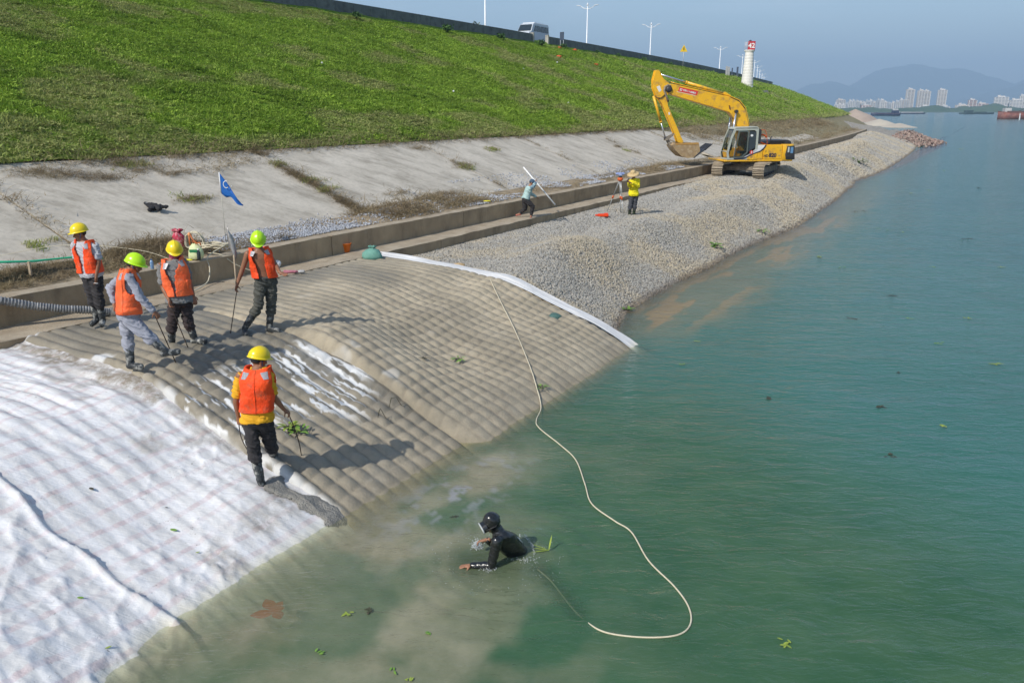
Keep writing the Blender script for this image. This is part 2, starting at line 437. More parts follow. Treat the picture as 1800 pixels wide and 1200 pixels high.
def m_mattress():
    N = NT('mortar filled fabric'); p = N.pos()
    tan = N.mix(N.ramp(N.noise(p, .8, 6, .6), .35, .65), (.40, .34, .245), (.245, .212, .155))
    tan = N.mix(N.ramp(N.noise(p, 5, 6, .7), .5, .75, 0, .55), tan, (.175, .142, .105))
    tan = N.mix(N.ramp(N.noise(p, 1.9, 5, .6), .58, .72, 0, .45), tan, (.42, .375, .30))
    wetc = N.mix(N.ramp(N.noise(p, 3, 6, .65), .35, .65), (.145, .132, .105), (.215, .19, .145))
    wet = N.attr('wet'); c = N.mix(wet, tan, wetc)
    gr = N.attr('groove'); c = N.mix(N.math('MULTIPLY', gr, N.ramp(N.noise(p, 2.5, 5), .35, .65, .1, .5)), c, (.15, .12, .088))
    c = N.mix(N.ramp(N.noise(N.mapping(p, (1, 7, 1), (0, 0, BA)), 1.2, 6, .7), .5, .72, 0, .5), c, (.20, .18, .145))
    wh = N.attr('white'); c = N.mix(wh, c, (.62, .62, .61))
    sh = N.attr('shore'); c = N.mix(N.math('MULTIPLY', sh, .5), c, (.26, .22, .145))
    fib = N.noise(N.mapping(p, (1, 1, 1)), 130, 3)
    rough = N.mix(wet, (.82,) * 3, (.42,) * 3)
    rs = N.n('ShaderNodeSeparateColor'); N.l(rough, rs.inputs[0])
    return N.done(N.pbr(c, rs.outputs[0], 0, .35, N.bump(fib, .35, .006, N.bump(N.noise(p, 26, 4), .4, .02))))
def m_cloth():
    N = NT('white woven cloth'); p = N.pos()
    m = N.mapping(p, (1, 1, 1), (0, 0, BA))            # x' runs to the river, y' along the bank
    sx = N.n('ShaderNodeSeparateXYZ'); N.l(m, sx.inputs[0])
    us, ut = N.attr('us'), N.attr('ut')
    c = N.mix(N.ramp(N.noise(p, 1.1, 5), .35, .7), (.66, .65, .635), (.575, .565, .55))
    def stripe(v, per, wd, ph=0.):
        f = N.math('FRACT', N.math('ADD', N.math('DIVIDE', v, per), ph)); a = N.math('ABSOLUTE', N.math('SUBTRACT', f, .5))
        return N.ramp(a, wd, wd * 1.7, 1, 0)
    st = N.math('MULTIPLY', stripe(N.math('ADD', ut, N.math('MULTIPLY', N.noise(p, 1.3, 2), .10)), .27, .10), N.ramp(N.noise(p, 2.3, 5), .3, .62, .10, .68))
    c = N.mix(st, c, (.54, .42, .42))
    fl = N.noise(N.mapping(p, (1.2, 14, 1.2), (0, 0, BA)), 1.0, 5, .6)
    c = N.mix(N.ramp(fl, .45, .75, 0, .35), c, (.52, .51, .51))
    st2 = N.math('MULTIPLY', stripe(us, .27, .16), .30)
    c = N.mix(st2, c, (.86, .86, .88))
    mud = N.math('MULTIPLY', N.ramp(N.noise(p, 15, 8, .8), .58, .64), N.ramp(N.noise(p, 1.7, 3), .52, .60))
    c = N.mix(N.math('MULTIPLY', mud, .75), c, (.16, .15, .13))
    mu2 = N.attr('muddy'); c = N.mix(N.math('MULTIPLY', mu2, N.ramp(N.noise(p, 6, 8, .75), .30, .55)), c, (.23, .195, .15))
    sh = N.attr('shore'); c = N.mix(N.math('MULTIPLY', sh, .6), c, (.52, .48, .34))
    return N.done(N.pbr(c, .75, 0, .3, N.bump(fl, .5, .02, N.bump(N.noise(p, 16, 5, .6), .35, .02))))
def m_asphalt(): return mat('asphalt', (.06, .06, .062), (.08, .08, .08), 3, .9, obj=False)

# ------------------------------------------------------------------ haze (closed box of even density, sky outside)
def build_haze():
    b = MB(); b.box((1500, 6500, 396), (19000, 15400, 808))
    o = b.build('haze', None); tag(o, 'pale haze over the river and the far city', 'haze', kind='stuff')
    m = bpy.data.materials.new('haze air'); m.use_nodes = True; t = m.node_tree; t.nodes.clear()
    ou = t.nodes.new('ShaderNodeOutputMaterial'); v = t.nodes.new('ShaderNodeVolumePrincipled')
    v.inputs['Color'].default_value = (.52, .74, 1, 1); v.inputs['Density'].default_value = HAZE_DENSITY
    v.inputs['Anisotropy'].default_value = 0
    t.links.new(v.outputs[0], ou.inputs['Volume']); o.data.materials.append(m)
build_haze()

# ------------------------------------------------------------------ deep ground sheet (river bed and land to the horizon)
gx = np.concatenate([-np.geomspace(14000, 60, 40), np.linspace(-50, 110, 81), np.geomspace(120, 14000, 40)])
gy = np.concatenate([np.linspace(-700, -20, 20), np.linspace(-10, 300, 90), np.geomspace(310, 14000, 50)])
X, Y = np.meshgrid(gx, gy)
s_, t_ = ST(X, Y)
Z = np.full_like(X, -4.5)
shore = sm(2050, 2150, Y - .04 * X)
Z = Z + shore * (6.0 + 2 * fbm(X * .002, Y * .002, 5, 2))
lf = np.where((s_ < 245) & (t_ > np.where(s_ > 148, 23, 18)), np.minimum(slope_z(s_, t_) - .5, 11.6), -4.5)
Z = np.where((s_ < 245) & (t_ > np.where(s_ > 148, 23, 18)), lf, Z)
GR = mat('earth', (.10, .085, .055), (.07, .085, .04), .02, .95, obj=False)
o = grid_mesh('ground', X, Y, Z, GR); tag(o, kind='structure')

# ------------------------------------------------------------------ river bed right under the near bank
# ------------------------------------------------------------------ gravel bank
ss = np.concatenate([np.arange(15.4, 50, .12), np.arange(50, 100, .5), np.arange(100, 236, 1.2)])
ts = np.concatenate([np.arange(-1, 5, .5), np.arange(5, 14.45, .12), [14.5], np.arange(15, 32, 1.)])
S, T = np.meshgrid(ss, ts)
Z = gravel_z(S, T) - .5 * (1 - sm(16.0, 16.12, S)); Z = np.where((T > 14.42) & (S < 152), -1.0, Z)
Z = np.where(T > 14.42, Z * sm(150, 156, S) + (-1) * (1 - sm(150, 156, S)), Z)
X, Y = W(S, T)
GB = m_gravel_base()
o = grid_mesh('gravel_bank', X, Y, Z, GB); tag(o, 'tan and grey gravel bank heaped between the wall and the river', 'gravel', kind='stuff')

def stone_mesh(nm, seed, n=1):
    b2 = bmesh.new(); bmesh.ops.create_icosphere(b2, subdivisions=1, radius=1)
    r = random.Random(seed)
    for v in b2.verts: v.co *= r.uniform(.72, 1.15)
    bmesh.ops.scale(b2, vec=(1, r.uniform(.65, .95), r.uniform(.5, .75)), verts=b2.verts)
    me = bpy.data.meshes.new(nm); b2.to_mesh(me); b2.free(); return me
ST1 = m_stone('river gravel', (.37, .355, .325), (.46, .395, .29), (.15, .14, .12))
stones = variant_collection('gravel stones', [stone_mesh('stone', i) for i in range(8)], ST1)
def gravel_points(s0, s1, t0, t1, dens, r0, r1):
    n = int((s1 - s0) * (t1 - t0) * dens); s = RNG.uniform(s0, s1, n); t = RNG.uniform(t0, t1, n)
    return s, t, RNG.uniform(r0, r1, n)
parts_ = [gravel_points(15.9, 24, 6.4, 13.75, 640, .020, .044), gravel_points(24, 36, 6.6, 13.75, 420, .025, .05), gravel_points(36, 60, 6.6, 14.3, 190, .035, .068), gravel_points(60, 150, 6.0, 14.3, 55, .05, .10)]
s = np.concatenate([q[0] for q in parts_]); t = np.concatenate([q[1] for q in parts_]); r = np.concatenate([q[2] for q in parts_])
z = gravel_z(s, t)
k = (z > -.45) & ((s > 16.25 + .15 * np.sin(t * 2)) | (t > 13.6))
s, t, r, z = s[k], t[k], r[k], z[k]
x, y = W(s, t)
tone = np.clip(sm(.36, .68, fbm(s * .45 + 3, t * .55, 44, 4)) + RNG.normal(0, .25, len(s)), 0, 1)
rot = RNG.uniform(0, 6.28, (len(s), 3)); scl = np.stack([r, r, r], -1)
scatter('gravel', np.stack([x, y, z + r * .15], -1), rot, scl, stones, 8, tone, 'loose tan and grey river gravel covering the bank', 'gravel')

# ------------------------------------------------------------------ retaining wall with ledge
WALLM = m_wall()
def bank_box(b, s0, s1, t0, t1, z0, z1, jit=0., n=1):
    """block following the bank; edges a little uneven"""
    m = max(1, int(round((s1 - s0) / .35))) if jit else n
    rr = []
    for i in range(m + 1):
        s = s0 + (s1 - s0) * i / m
        a = jit * (float(fbm(s * 2.3, 1.7, 61, 3)) - .5); c = jit * (float(fbm(s * 2.1, 5.7, 62, 3)) - .5); e = jit * (float(fbm(s * 3.1, 8.7, 63, 3)) - .5)
        rr.append([WV(s, t0 + a, z0), WV(s, t0 + a, z1 + c - .012), WV(s, t0 + a + .03, z1 + c), WV(s, t1 + e - .03, z1 + c * .5), WV(s, t1 + e, z1 + c * .5 - .012), WV(s, t1 + e, z0)])
    b.rings(rr, True, True, False)
wall = empty('retaining_wall', WV(0, 14.4, 1.4), 'long low weathered concrete wall with a ledge at the foot of the bank', 'wall')
wall.location = (0, 0, 0)
s = -3.0; i = 0
while s < 150:
    L = 6.1 if s < 80 else 9
    e = min(s + L, 150)
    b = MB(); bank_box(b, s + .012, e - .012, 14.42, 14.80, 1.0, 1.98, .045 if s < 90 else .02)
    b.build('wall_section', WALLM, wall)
    s = e; i += 1
s = -3.0
while s < 128:
    e = s + 7.3
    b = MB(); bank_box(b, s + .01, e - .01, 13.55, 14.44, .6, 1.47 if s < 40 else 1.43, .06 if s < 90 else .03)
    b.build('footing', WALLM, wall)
    s = e

# ------------------------------------------------------------------ concrete revetment in slabs, with weedy joints
CONC = m_concrete('slab concrete', (.56, .505, .42), (.43, .385, .315), (.26, .23, .18))
rev = empty('concrete_slope', (0, 0, 0), None, None); del rev
revs = bpy.data.objects.get('concrete_slope')
bpy.data.objects.remove(revs)
b = MB(); rr = []
ss = np.concatenate([np.arange(-4, 100, 1.0), np.arange(100, 152, 2.5)]); tq = np.array([14.78, 16.0, 17.2, 18.8, 20.4, 22.0, 22.6])
S, T = np.meshgrid(ss, tq); X, Y = W(S, T)
Z = slope_z(S, T) - .05
EARTH = mat('bank earth', (.34, .265, .17), (.23, .175, .11), 2.5, .95, obj=False, bump=.8, bscale=14, bdist=.04, dirt=(.07, .055, .03), dscale=4)
cs = grid_mesh('concrete_slope', X, Y, Z, EARTH); tag(cs, kind='structure')
joints = [-6, 1.4, 10.4, 19.6, 28.7, 37.8, 46.9, 56, 65.1, 74.2, 83.3, 92.4, 101.5]
for a, c in zip(joints[:-1], joints[1:]):
    b = MB(); rr = []
    far = a > 70
    gap = .035 if a < 50 else .08
    m = 10
    for i in range(m + 1):
        s = a + gap + (c - a - 2 * gap) * i / m
        # the upper part of the far slabs lies under dry soil
        tend = 21.9 - (0 if a < 55 else min(4.2, (s - 55) * .14)) + .25 * (float(vn(s * .8, 3, 5)) - .5)
        t0 = 16.9 if a < 50 else 16.2
        pts = [(t0, 1.90), (t0 + .05, float(slope_z(s, t0)) + .005), (17.6, 0), (19.2, 0), (max(tend, 19.4), 0), (max(tend, 19.4) + .02, -1)]
        row = []
        for (tq_, zq) in pts:
            zz = float(slope_z(s, tq_)) + .012 + .006 * math.sin(s * 1.3 + tq_)
            if zq > 1: zz = 1.88
            elif zq < 0: zz -= .12
            row.append(WV(s, tq_, zz))
        rr.append(row)
    b.rings(rr, True, True, True)
    o = b.build('slab', CONC, cs)
    m_ = o.modifiers.new('edge', 'EDGE_SPLIT'); m_.split_angle = math.radians(35)
# ------------------------------------------------------------------ grass embankment
ss = np.concatenate([np.arange(4, 70, .5), np.arange(70, 140, 1.2), np.arange(140, 252, 3), np.arange(252, 266, 1.0)])
tq = np.concatenate([[21.85], np.arange(22.1, 43.7, .5)])
S, T = np.meshgrid(ss, tq); X, Y = W(S, T)
def grass_z(S, T):
    return slope_z(S, T) + .04 + .22 * (fbm(S * .35, T * .35, 71, 3) - .5) * sm(22, 24, T) + .10 * (fbm(S * 1.3, T * 1.3, 75, 2) - .5)
o = grid_mesh('grass_bank', X, Y, grass_z(S, T), m_grass_ground()); tag(o, kind='structure')
# road on top
ss = np.concatenate([np.arange(4, 252, 4), np.arange(252, 266, 1.0)]); tq = np.array([43.62, 43.9, 46, 50, 54, 58, 66])
S, T = np.meshgrid(ss, tq); X, Y = W(S, T)
o = grid_mesh('road', X, Y, np.full_like(X, 12.2), m_asphalt()); tag(o, kind='structure')
# dry brown slope base far away (soil and dead grass over the slabs)
DRY = mat('dry soil and straw', (.27, .22, .125), (.19, .17, .08), 1.2, .95, obj=False, bump=1., bscale=6, bdist=.1, dirt=(.29, .23, .14), dscale=2.2)
ss = np.arange(56, 152, 1.5); tq = np.arange(15.6, 22.6, .5)
S, T = np.meshgrid(ss, tq); X, Y = W(S, T)
lift = .10 * sm(0, 1, (T - (21.9 - np.minimum((S - 55) * .14, 5.2))) / 1.0) + .14 * (fbm(S * .5, T * .9, 81, 3) - .45)
o = grid_mesh('dry_verge', X, Y, slope_z(S, T) + lift - .05, DRY); tag(o, kind='structure')

# end of the embankment, running down into the gravel
ss = np.concatenate([np.arange(150, 252, 2), np.arange(252, 264, 1.0)]); tq = np.arange(13.5, 22.7, .5)
S, T = np.meshgrid(ss, tq); X, Y = W(S, T)
o = grid_mesh('dry_verge', X, Y, np.interp(T, [13.5, 16, 19, 22, 22.7], [-1, .6, 2.3, 3.75, 4.0]) + .2 * (fbm(S * .4, T * .8, 83, 3) - .5), DRY); tag(o, kind='structure')

def tuft(nm, seed, n, h, spread, lean, wd, leaf=False):
    r = random.Random(seed); me = bpy.data.meshes.new(nm); V = []; F = []
    for i in range(n):
        a = r.uniform(0, 6.283); x = r.gauss(0, spread * .5); y = r.gauss(0, spread * .5); hh = h * r.uniform(.5, 1.1); la = r.uniform(0, 6.283); ll = lean * r.uniform(.3, 1.2) * hh
        dx, dy = math.cos(a) * wd, math.sin(a) * wd; k = len(V)
        lx, ly = math.cos(la) * ll, math.sin(la) * ll
        if leaf:
            V += [(x, y, hh * .5), (x + lx + dx, y + ly + dy, hh * .8), (x + 2 * lx, y + 2 * ly, hh), (x + lx - dx, y + ly - dy, hh * .75)]; F += [(k, k + 1, k + 2, k + 3)]
        else:
            V += [(x - dx, y - dy, 0), (x + dx, y + dy, 0), (x + lx * .45 + dx * .8, y + ly * .45 + dy * .8, hh * .6), (x + lx * .45 - dx * .8, y + ly * .45 - dy * .8, hh * .6), (x + lx * 1.4, y + ly * 1.4, hh * .95)]
            F += [(k, k + 1, k + 2, k + 3), (k + 3, k + 2, k + 4)]
    me.from_pydata(V, [], F); me.update(); return me
BL = m_blade('grass blades', (.22, .37, .034), (.34, .47, .062), (.36, .32, .16))
BR = m_blade('dead grass blades', (.34, .265, .15), (.44, .36, .22), (.22, .165, .10))
gcol = variant_collection('grass tufts', [tuft('tuft', i, 22, .22, .26, .7, .012) for i in range(5)] + [tuft('tuft', 10 + i, 26, .16, .30, .5, .035, True) for i in range(3)], BL)
dcol = variant_collection('dead grass tufts', [tuft('dead', 30 + i, 26, .13, .30, 1.6, .007) for i in range(5)], BR)
def gpts(s0, s1, t0, t1, dens):
    n = int((s1 - s0) * (t1 - t0) * dens); return RNG.uniform(s0, s1, n), RNG.uniform(t0, t1, n)
P_ = [gpts(3, 45, 21.7, 43.2, 40) + (.9,), gpts(45, 80, 21.7, 43.0, 26) + (1.15,), gpts(80, 140, 21.0, 42.8, 11) + (1.6,), gpts(140, 262, 20., 42.6, 4.5) + (2.4,)]
s = np.concatenate([q[0] for q in P_]); t = np.concatenate([q[1] for q in P_]); sc = np.concatenate([np.full(len(q[0]), q[2]) for q in P_])
edge = 21.9 + .5 * (fbm(s * .9, 2, 33, 3) - .5)
x, y = W(s, t)
keep = (t > edge) & (y > 5) & (np.abs(x) < y * .75 + 5)
s, t, sc, x, y = s[keep], t[keep], sc[keep], x[keep], y[keep]
dry = fbm(s * .30, t * .42, 91, 4); dry2 = fbm(s * 1.3, t * 1.3, 95, 3)
tone = sm(.50, .66, dry + .10 * (dry2 - .5) + .10 * (1 - sm(22, 31, t)) + .12 * (1 - sm(22, 23.2, t)) + .20 * sm(70, 110, s) * (1 - sm(21, 24.5, t)))
tone = np.clip(tone * .62 + RNG.normal(0, .08, len(s)), 0, 1)
hv = (.25 + 1.3 * fbm(s * .7, t * .7, 99, 3)) * (1 - .45 * sm(38, 43, t)); hv = hv * (1 - .35 * tone)
scl = np.stack([sc, sc, sc * hv], -1) * RNG.uniform(.75, 1.2, (len(s), 1))
rot = np.stack([RNG.normal(0, .12, len(s)) , RNG.normal(0, .12, len(s)), RNG.uniform(0, 6.28, len(s))], -1)
scatter('grass', np.stack([x, y, grass_z(s, t) - .01], -1), rot, scl, gcol, 8, tone, 'green and dry grass covering the river embankment', 'grass')

# green tufts growing on the slabs
S0 = []
for px_, py_, rr0, n in [(232, 292, .35, 60), (335, 352, .3, 30), (72, 432, .25, 25), (540, 318, .25, 30), (490, 290, .25, 30), (570, 335, .3, 30), (865, 263, .3, 30), (820, 296, .35, 34), (725, 372, .3, 24), (1100, 265, .3, 20), (1225, 262, .4, 24)]:
    q = hit(px_, py_, slope_z); s1, t1 = ST(q.x, q.y); n = n // 2; S0.append((RNG.normal(s1, rr0 * .8, n), RNG.normal(t1, rr0 * .35, n)))
s = np.concatenate([q[0] for q in S0]); t = np.concatenate([q[1] for q in S0]); x, y = W(s, t)
scatter('slab_weeds', np.stack([x, y, slope_z(s, t)], -1), np.stack([RNG.normal(0, .2, len(s)), RNG.normal(0, .2, len(s)), RNG.uniform(0, 6.28, len(s))], -1), np.stack([RNG.uniform(.35, .75, len(s))] * 3, -1), gcol, 5, RNG.uniform(.5, 1, len(s)), 'green weeds growing through the concrete slabs', 'weeds')
# dead grass: along the edge, in the slab joints, heaped behind the wall
D = []
def dead(s0, s1, t0, t1, n, f=slope_z, zoff=.0, sc=(.7, 1.3), th=None):
    s = RNG.uniform(s0, s1, n); t = RNG.uniform(t0, t1, n)
    if th is not None:
        k = fbm(s * 1.1 + 7, t * 1.6, 111, 3) > th; s, t = s[k], t[k]
    D.append((s, t, f(s, t) + zoff, RNG.uniform(*sc, len(s))))
dead(13, 60, 21.6, 22.5, 1500); dead(60, 140, 19.5, 23.0, 1500, sc=(1.4, 2.4)); dead(62, 148, 15.6, 21, 2200, sc=(1.2, 2.2), th=.5)
for j in joints[2:9]: dead(j - .12, j + .12, 16.8, 22, 420 if abs(j - 19.6) < 1 else 60, th=.36 if abs(j - 19.6) < 1 else .5)
dead(19, 60, 14.95, 16.1, 1000, th=.54, sc=(.5, 1.0)); dead(12, 14.6, 14.9, 15.4, 120, sc=(.5, .8)); dead(12, 19, 20.6, 22, 260, th=.45)
def heap_z(s, t):
    s = np.asarray(s, float); t = np.asarray(t, float)
    h = .20 * np.exp(-((s - 8.3) / 1.6) ** 2 - ((t - 15.75) / .55) ** 2) + .30 * np.exp(-((s - 11.3) / 1.3) ** 2 - ((t - 15.9) / .5) ** 2) \
        + .05 * np.exp(-((s - 14.0) / 1.2) ** 2 - ((t - 15.7) / .5) ** 2) + .30 * np.exp(-((s - 20.5) / 2.0) ** 2 - ((t - 15.8) / .6) ** 2) + .16 * np.exp(-((s - 23.5) / 1.5) ** 2 - ((t - 16.6) / .6) ** 2) \
        + .16 * np.exp(-((s - 43) / 4) ** 2 - ((t - 15.7) / .6) ** 2)
    return h
CL = [(60, 302, .5), (110, 308, .5), (160, 312, .45), (190, 316, .3), (215, 290, .35), (250, 300, .4), (310, 305, .35), (330, 352, .35), (345, 350, .25), (730, 262, .3), (815, 292, .4), (865, 262, .3), (700, 340, .4), (760, 345, .5), (790, 342, .5), (1085, 258, .3)]
for px_, py_, rr0 in CL:
    q = hit(px_, py_, slope_z); s1, t1 = ST(q.x, q.y); n = int(330 * rr0 * rr0) + 14
    s = RNG.normal(s1, rr0, n); t = RNG.normal(t1, rr0 * .22, n); D.append((s, t, slope_z(s, t) + .005, RNG.uniform(.3, .8, n)))
def toe_z(s, t): return slope_z(s, t) + heap_z(s, t) + .05 * (fbm(np.asarray(s) * 1.2, np.asarray(t) * 2, 15, 3) - .5)
dead(4, 10.8, 14.95, 16.0, 2200, toe_z, -.03, sc=(.35, .75)); dead(10, 12.2, 15.1, 16.5, 500, toe_z, sc=(.5, 1.0)); dead(18.5, 24.5, 15.0, 16.8, 800, toe_z, th=.42); dead(36, 50, 15., 16.6, 500, toe_z, th=.4)
s = np.concatenate([q[0] for q in D]); t = np.concatenate([q[1] for q in D]); z = np.concatenate([q[2] for q in D]); sc = np.concatenate([q[3] for q in D])
x, y = W(s, t)
scatter('dead_grass', np.stack([x, y, z], -1), np.stack([RNG.normal(0, .35, len(s)), RNG.normal(0, .35, len(s)), RNG.uniform(0, 6.28, len(s))], -1), np.stack([sc, sc, sc * .45], -1), dcol, 5, np.clip(fbm(s * 2, t * 2, 8, 2) * 1.4 - .3 + 0 * s, 0, 1), 'dry brown dead grass along the concrete slope and wall', 'dead grass')
# soil behind the wall carrying it
ss = np.arange(-4, 58, .14); tq = np.arange(14.79, 17.9, .12)
S, T = np.meshgrid(ss, tq); X, Y = W(S, T)
Z = toe_z(S, T) - .02 - .25 * sm(.0, .7, (T - 16.5 - .9 * (fbm(S * .5, 4, 17, 3) - .45)) / .7) * (1 - sm(0, .12, heap_z(S, T)))
o = grid_mesh('soil_strip', X, Y, Z, EARTH); tag(o, kind='structure')
# crushed stone strip behind the wall and fans of grit on the slabs
ST2 = m_stone('crushed stone', (.36, .37, .40), (.50, .52, .56), (.13, .13, .15))
cst = variant_collection('crushed stones', [stone_mesh('chip', 50 + i) for i in range(6)], ST2)
n = 26000; s = RNG.uniform(11.5, 26, n); t = RNG.uniform(14.85, 18.6, n)
w_ = np.where(s < 17.5, sm(11.8, 13, s) * (1 - sm(16.2 + .12 * (s - 12), 16.6 + .15 * (s - 12), t)), .34 * (1 - sm(15.6, 17.6, t)))
k = RNG.random(n) < w_ * (.35 + 1.1 * sm(.36, .6, fbm(s * .9, t * 1.2, 121, 3)))
s, t = s[k], t[k]
n2 = 9000; s2 = RNG.uniform(23, 46, n2); t2 = 14.9 + 3.4 * RNG.random(n2) ** 1.6
k = fbm(s2 * .45, t2 * .8, 131, 3) > .52; s = np.concatenate([s, s2[k]]); t = np.concatenate([t, t2[k]])
x, y = W(s, t); r = RNG.uniform(.012, .034, len(s)) * np.where(s > 23, 1.3, 1)
z = np.maximum(toe_z(s, t), slope_z(s, t) + .012)
scatter('crushed_stone', np.stack([x, y, z + r * .3], -1), RNG.uniform(0, 6.28, (len(s), 3)), np.stack([r] * 3, -1), cst, 6, RNG.random(len(s)), 'grey crushed stone spilled behind the concrete wall', 'stones')
# ================================================================== filled mattress, cloth
MATM = m_mattress()
PW, PL = .262, .245           # tube pitch along the bank, stitch pitch down the slope
def quilt(s, t, amp):
    a = np.abs(np.sin(np.pi * (s + .05 * (fbm(s * .8, t * .35, 143, 2) - .5)) / PW)) ** .7
    wob = .04 * np.sin(s * 2.2)
    b = np.abs(np.sin(np.pi * (t + wob) / PL)) ** .45
    pinch = .62 * (1 - sm(9.8, 12.8, t)) + .14
    amp = amp * (.55 + .8 * fbm(s * 1.1, t * .9, 145, 3))
    return amp * (a * (1 - pinch * (1 - b)) - .55)
def build_panel(name, s0, s1, lab, wetf, whitef, endfade):
    ds = PW / 11
    ss = np.arange(s0, s1 + 1e-6, ds); tq = np.concatenate([np.arange(2.5, 6, .05), np.arange(6, 13.75, .026)])
    S, T = np.meshgrid(ss, tq)
    q = quilt(S, T, (.062 - .034 * (1 - sm(6.5, 7.6, T))) * (1 - .45 * sm(10.5, 13, T)) * (1 + .45 * (1 - sm(6.5, 9.4, T)) * (S < 9.8)))
    Z = panel_top(S, T) + q + .03 * (fbm(S * 2.4, T * 2.4, 141, 4) - .5)
    e = np.minimum((S - s0) / .16, (s1 - S) / .16); e = np.clip(e, 0, 1); roll = np.sqrt(1 - (1 - e) ** 2)
    Z = Z - (1 - roll) * endfade
    e2 = np.clip((13.75 - T) / .25, 0, 1); Z = Z - (1 - np.sqrt(1 - (1 - e2) ** 2)) * .10
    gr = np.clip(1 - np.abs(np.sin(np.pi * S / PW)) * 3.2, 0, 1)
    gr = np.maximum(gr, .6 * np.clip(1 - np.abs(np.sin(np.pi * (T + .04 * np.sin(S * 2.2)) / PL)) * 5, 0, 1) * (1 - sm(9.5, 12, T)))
    X, Y = W(S, T)
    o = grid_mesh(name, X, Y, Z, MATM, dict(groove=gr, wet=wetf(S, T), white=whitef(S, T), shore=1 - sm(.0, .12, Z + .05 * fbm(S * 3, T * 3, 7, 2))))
    return tag(o, lab, 'concrete mattress')
def wet_far(S, T): return np.clip(.75 * sm(12.3, 13.2, T) * (1 - sm(13.5, 15, S)) + .5 * sm(.55, .7, fbm(S * .5, T * .5, 151, 3)) * sm(9, 12, T), 0, 1)
def white_far(S, T): return np.clip(sm(.56, .66, fbm(S * 2.2, T * 2.2, 153, 3)) * np.exp(-((S - 9.9) / .25) ** 2) * sm(7.3, 8.2, T) * (1 - sm(9.2, 9.7, T)) * .35, 0, 1)
def wet_near(S, T): return np.clip(.50 + .50 * sm(.35, .6, fbm(S * .6, T * .6, 155, 3)) * sm(7.2, 8.2, T) - .25 * (1 - sm(6.6, 7.6, T)) + .45 * np.exp(-((T - 10.6) / .7) ** 2) * sm(7.2, 8, S), 0, 1)
def white_near(S, T):
    u = np.abs(((S / PW) % 1) - .5) * 2          # 1 at a seam
    st = sm(.60, .64, fbm(S * 17 + .8 * np.sin(T * 3), T * 2.0, 157, 3) + .16 * u - .09) * sm(7.9, 8.6, T + .25 * np.sin(S * 3)) * (1 - sm(9.7, 10.1, T))
    edge = np.exp(-((S - 6.90) / .07) ** 2) * (1 - sm(9.9, 10.3, T)) * sm(.42, .5, fbm(S * 3, T * 2, 159, 3)) * .8
    top = np.exp(-((S - 7.0) / .20) ** 2) * sm(10.3, 11, T) * sm(.52, .6, fbm(S * 2, T * 1.3, 161, 3)) * .9
    lip = sm(.42, .5, fbm(S * 8, T * 2, 163, 3)) * np.exp(-((S - 9.60) / .20) ** 2) * sm(8.3, 8.8, T) * (1 - sm(9.5, 10, T))
    return np.clip(st + edge + top + lip, 0, 1)
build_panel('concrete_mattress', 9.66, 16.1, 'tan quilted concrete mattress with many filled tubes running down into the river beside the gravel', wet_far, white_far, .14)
build_panel('concrete_mattress', 6.86, 9.78, 'grey wet concrete mattress with white fabric showing between its tubes, where the workers stand', wet_near, white_near, .20)

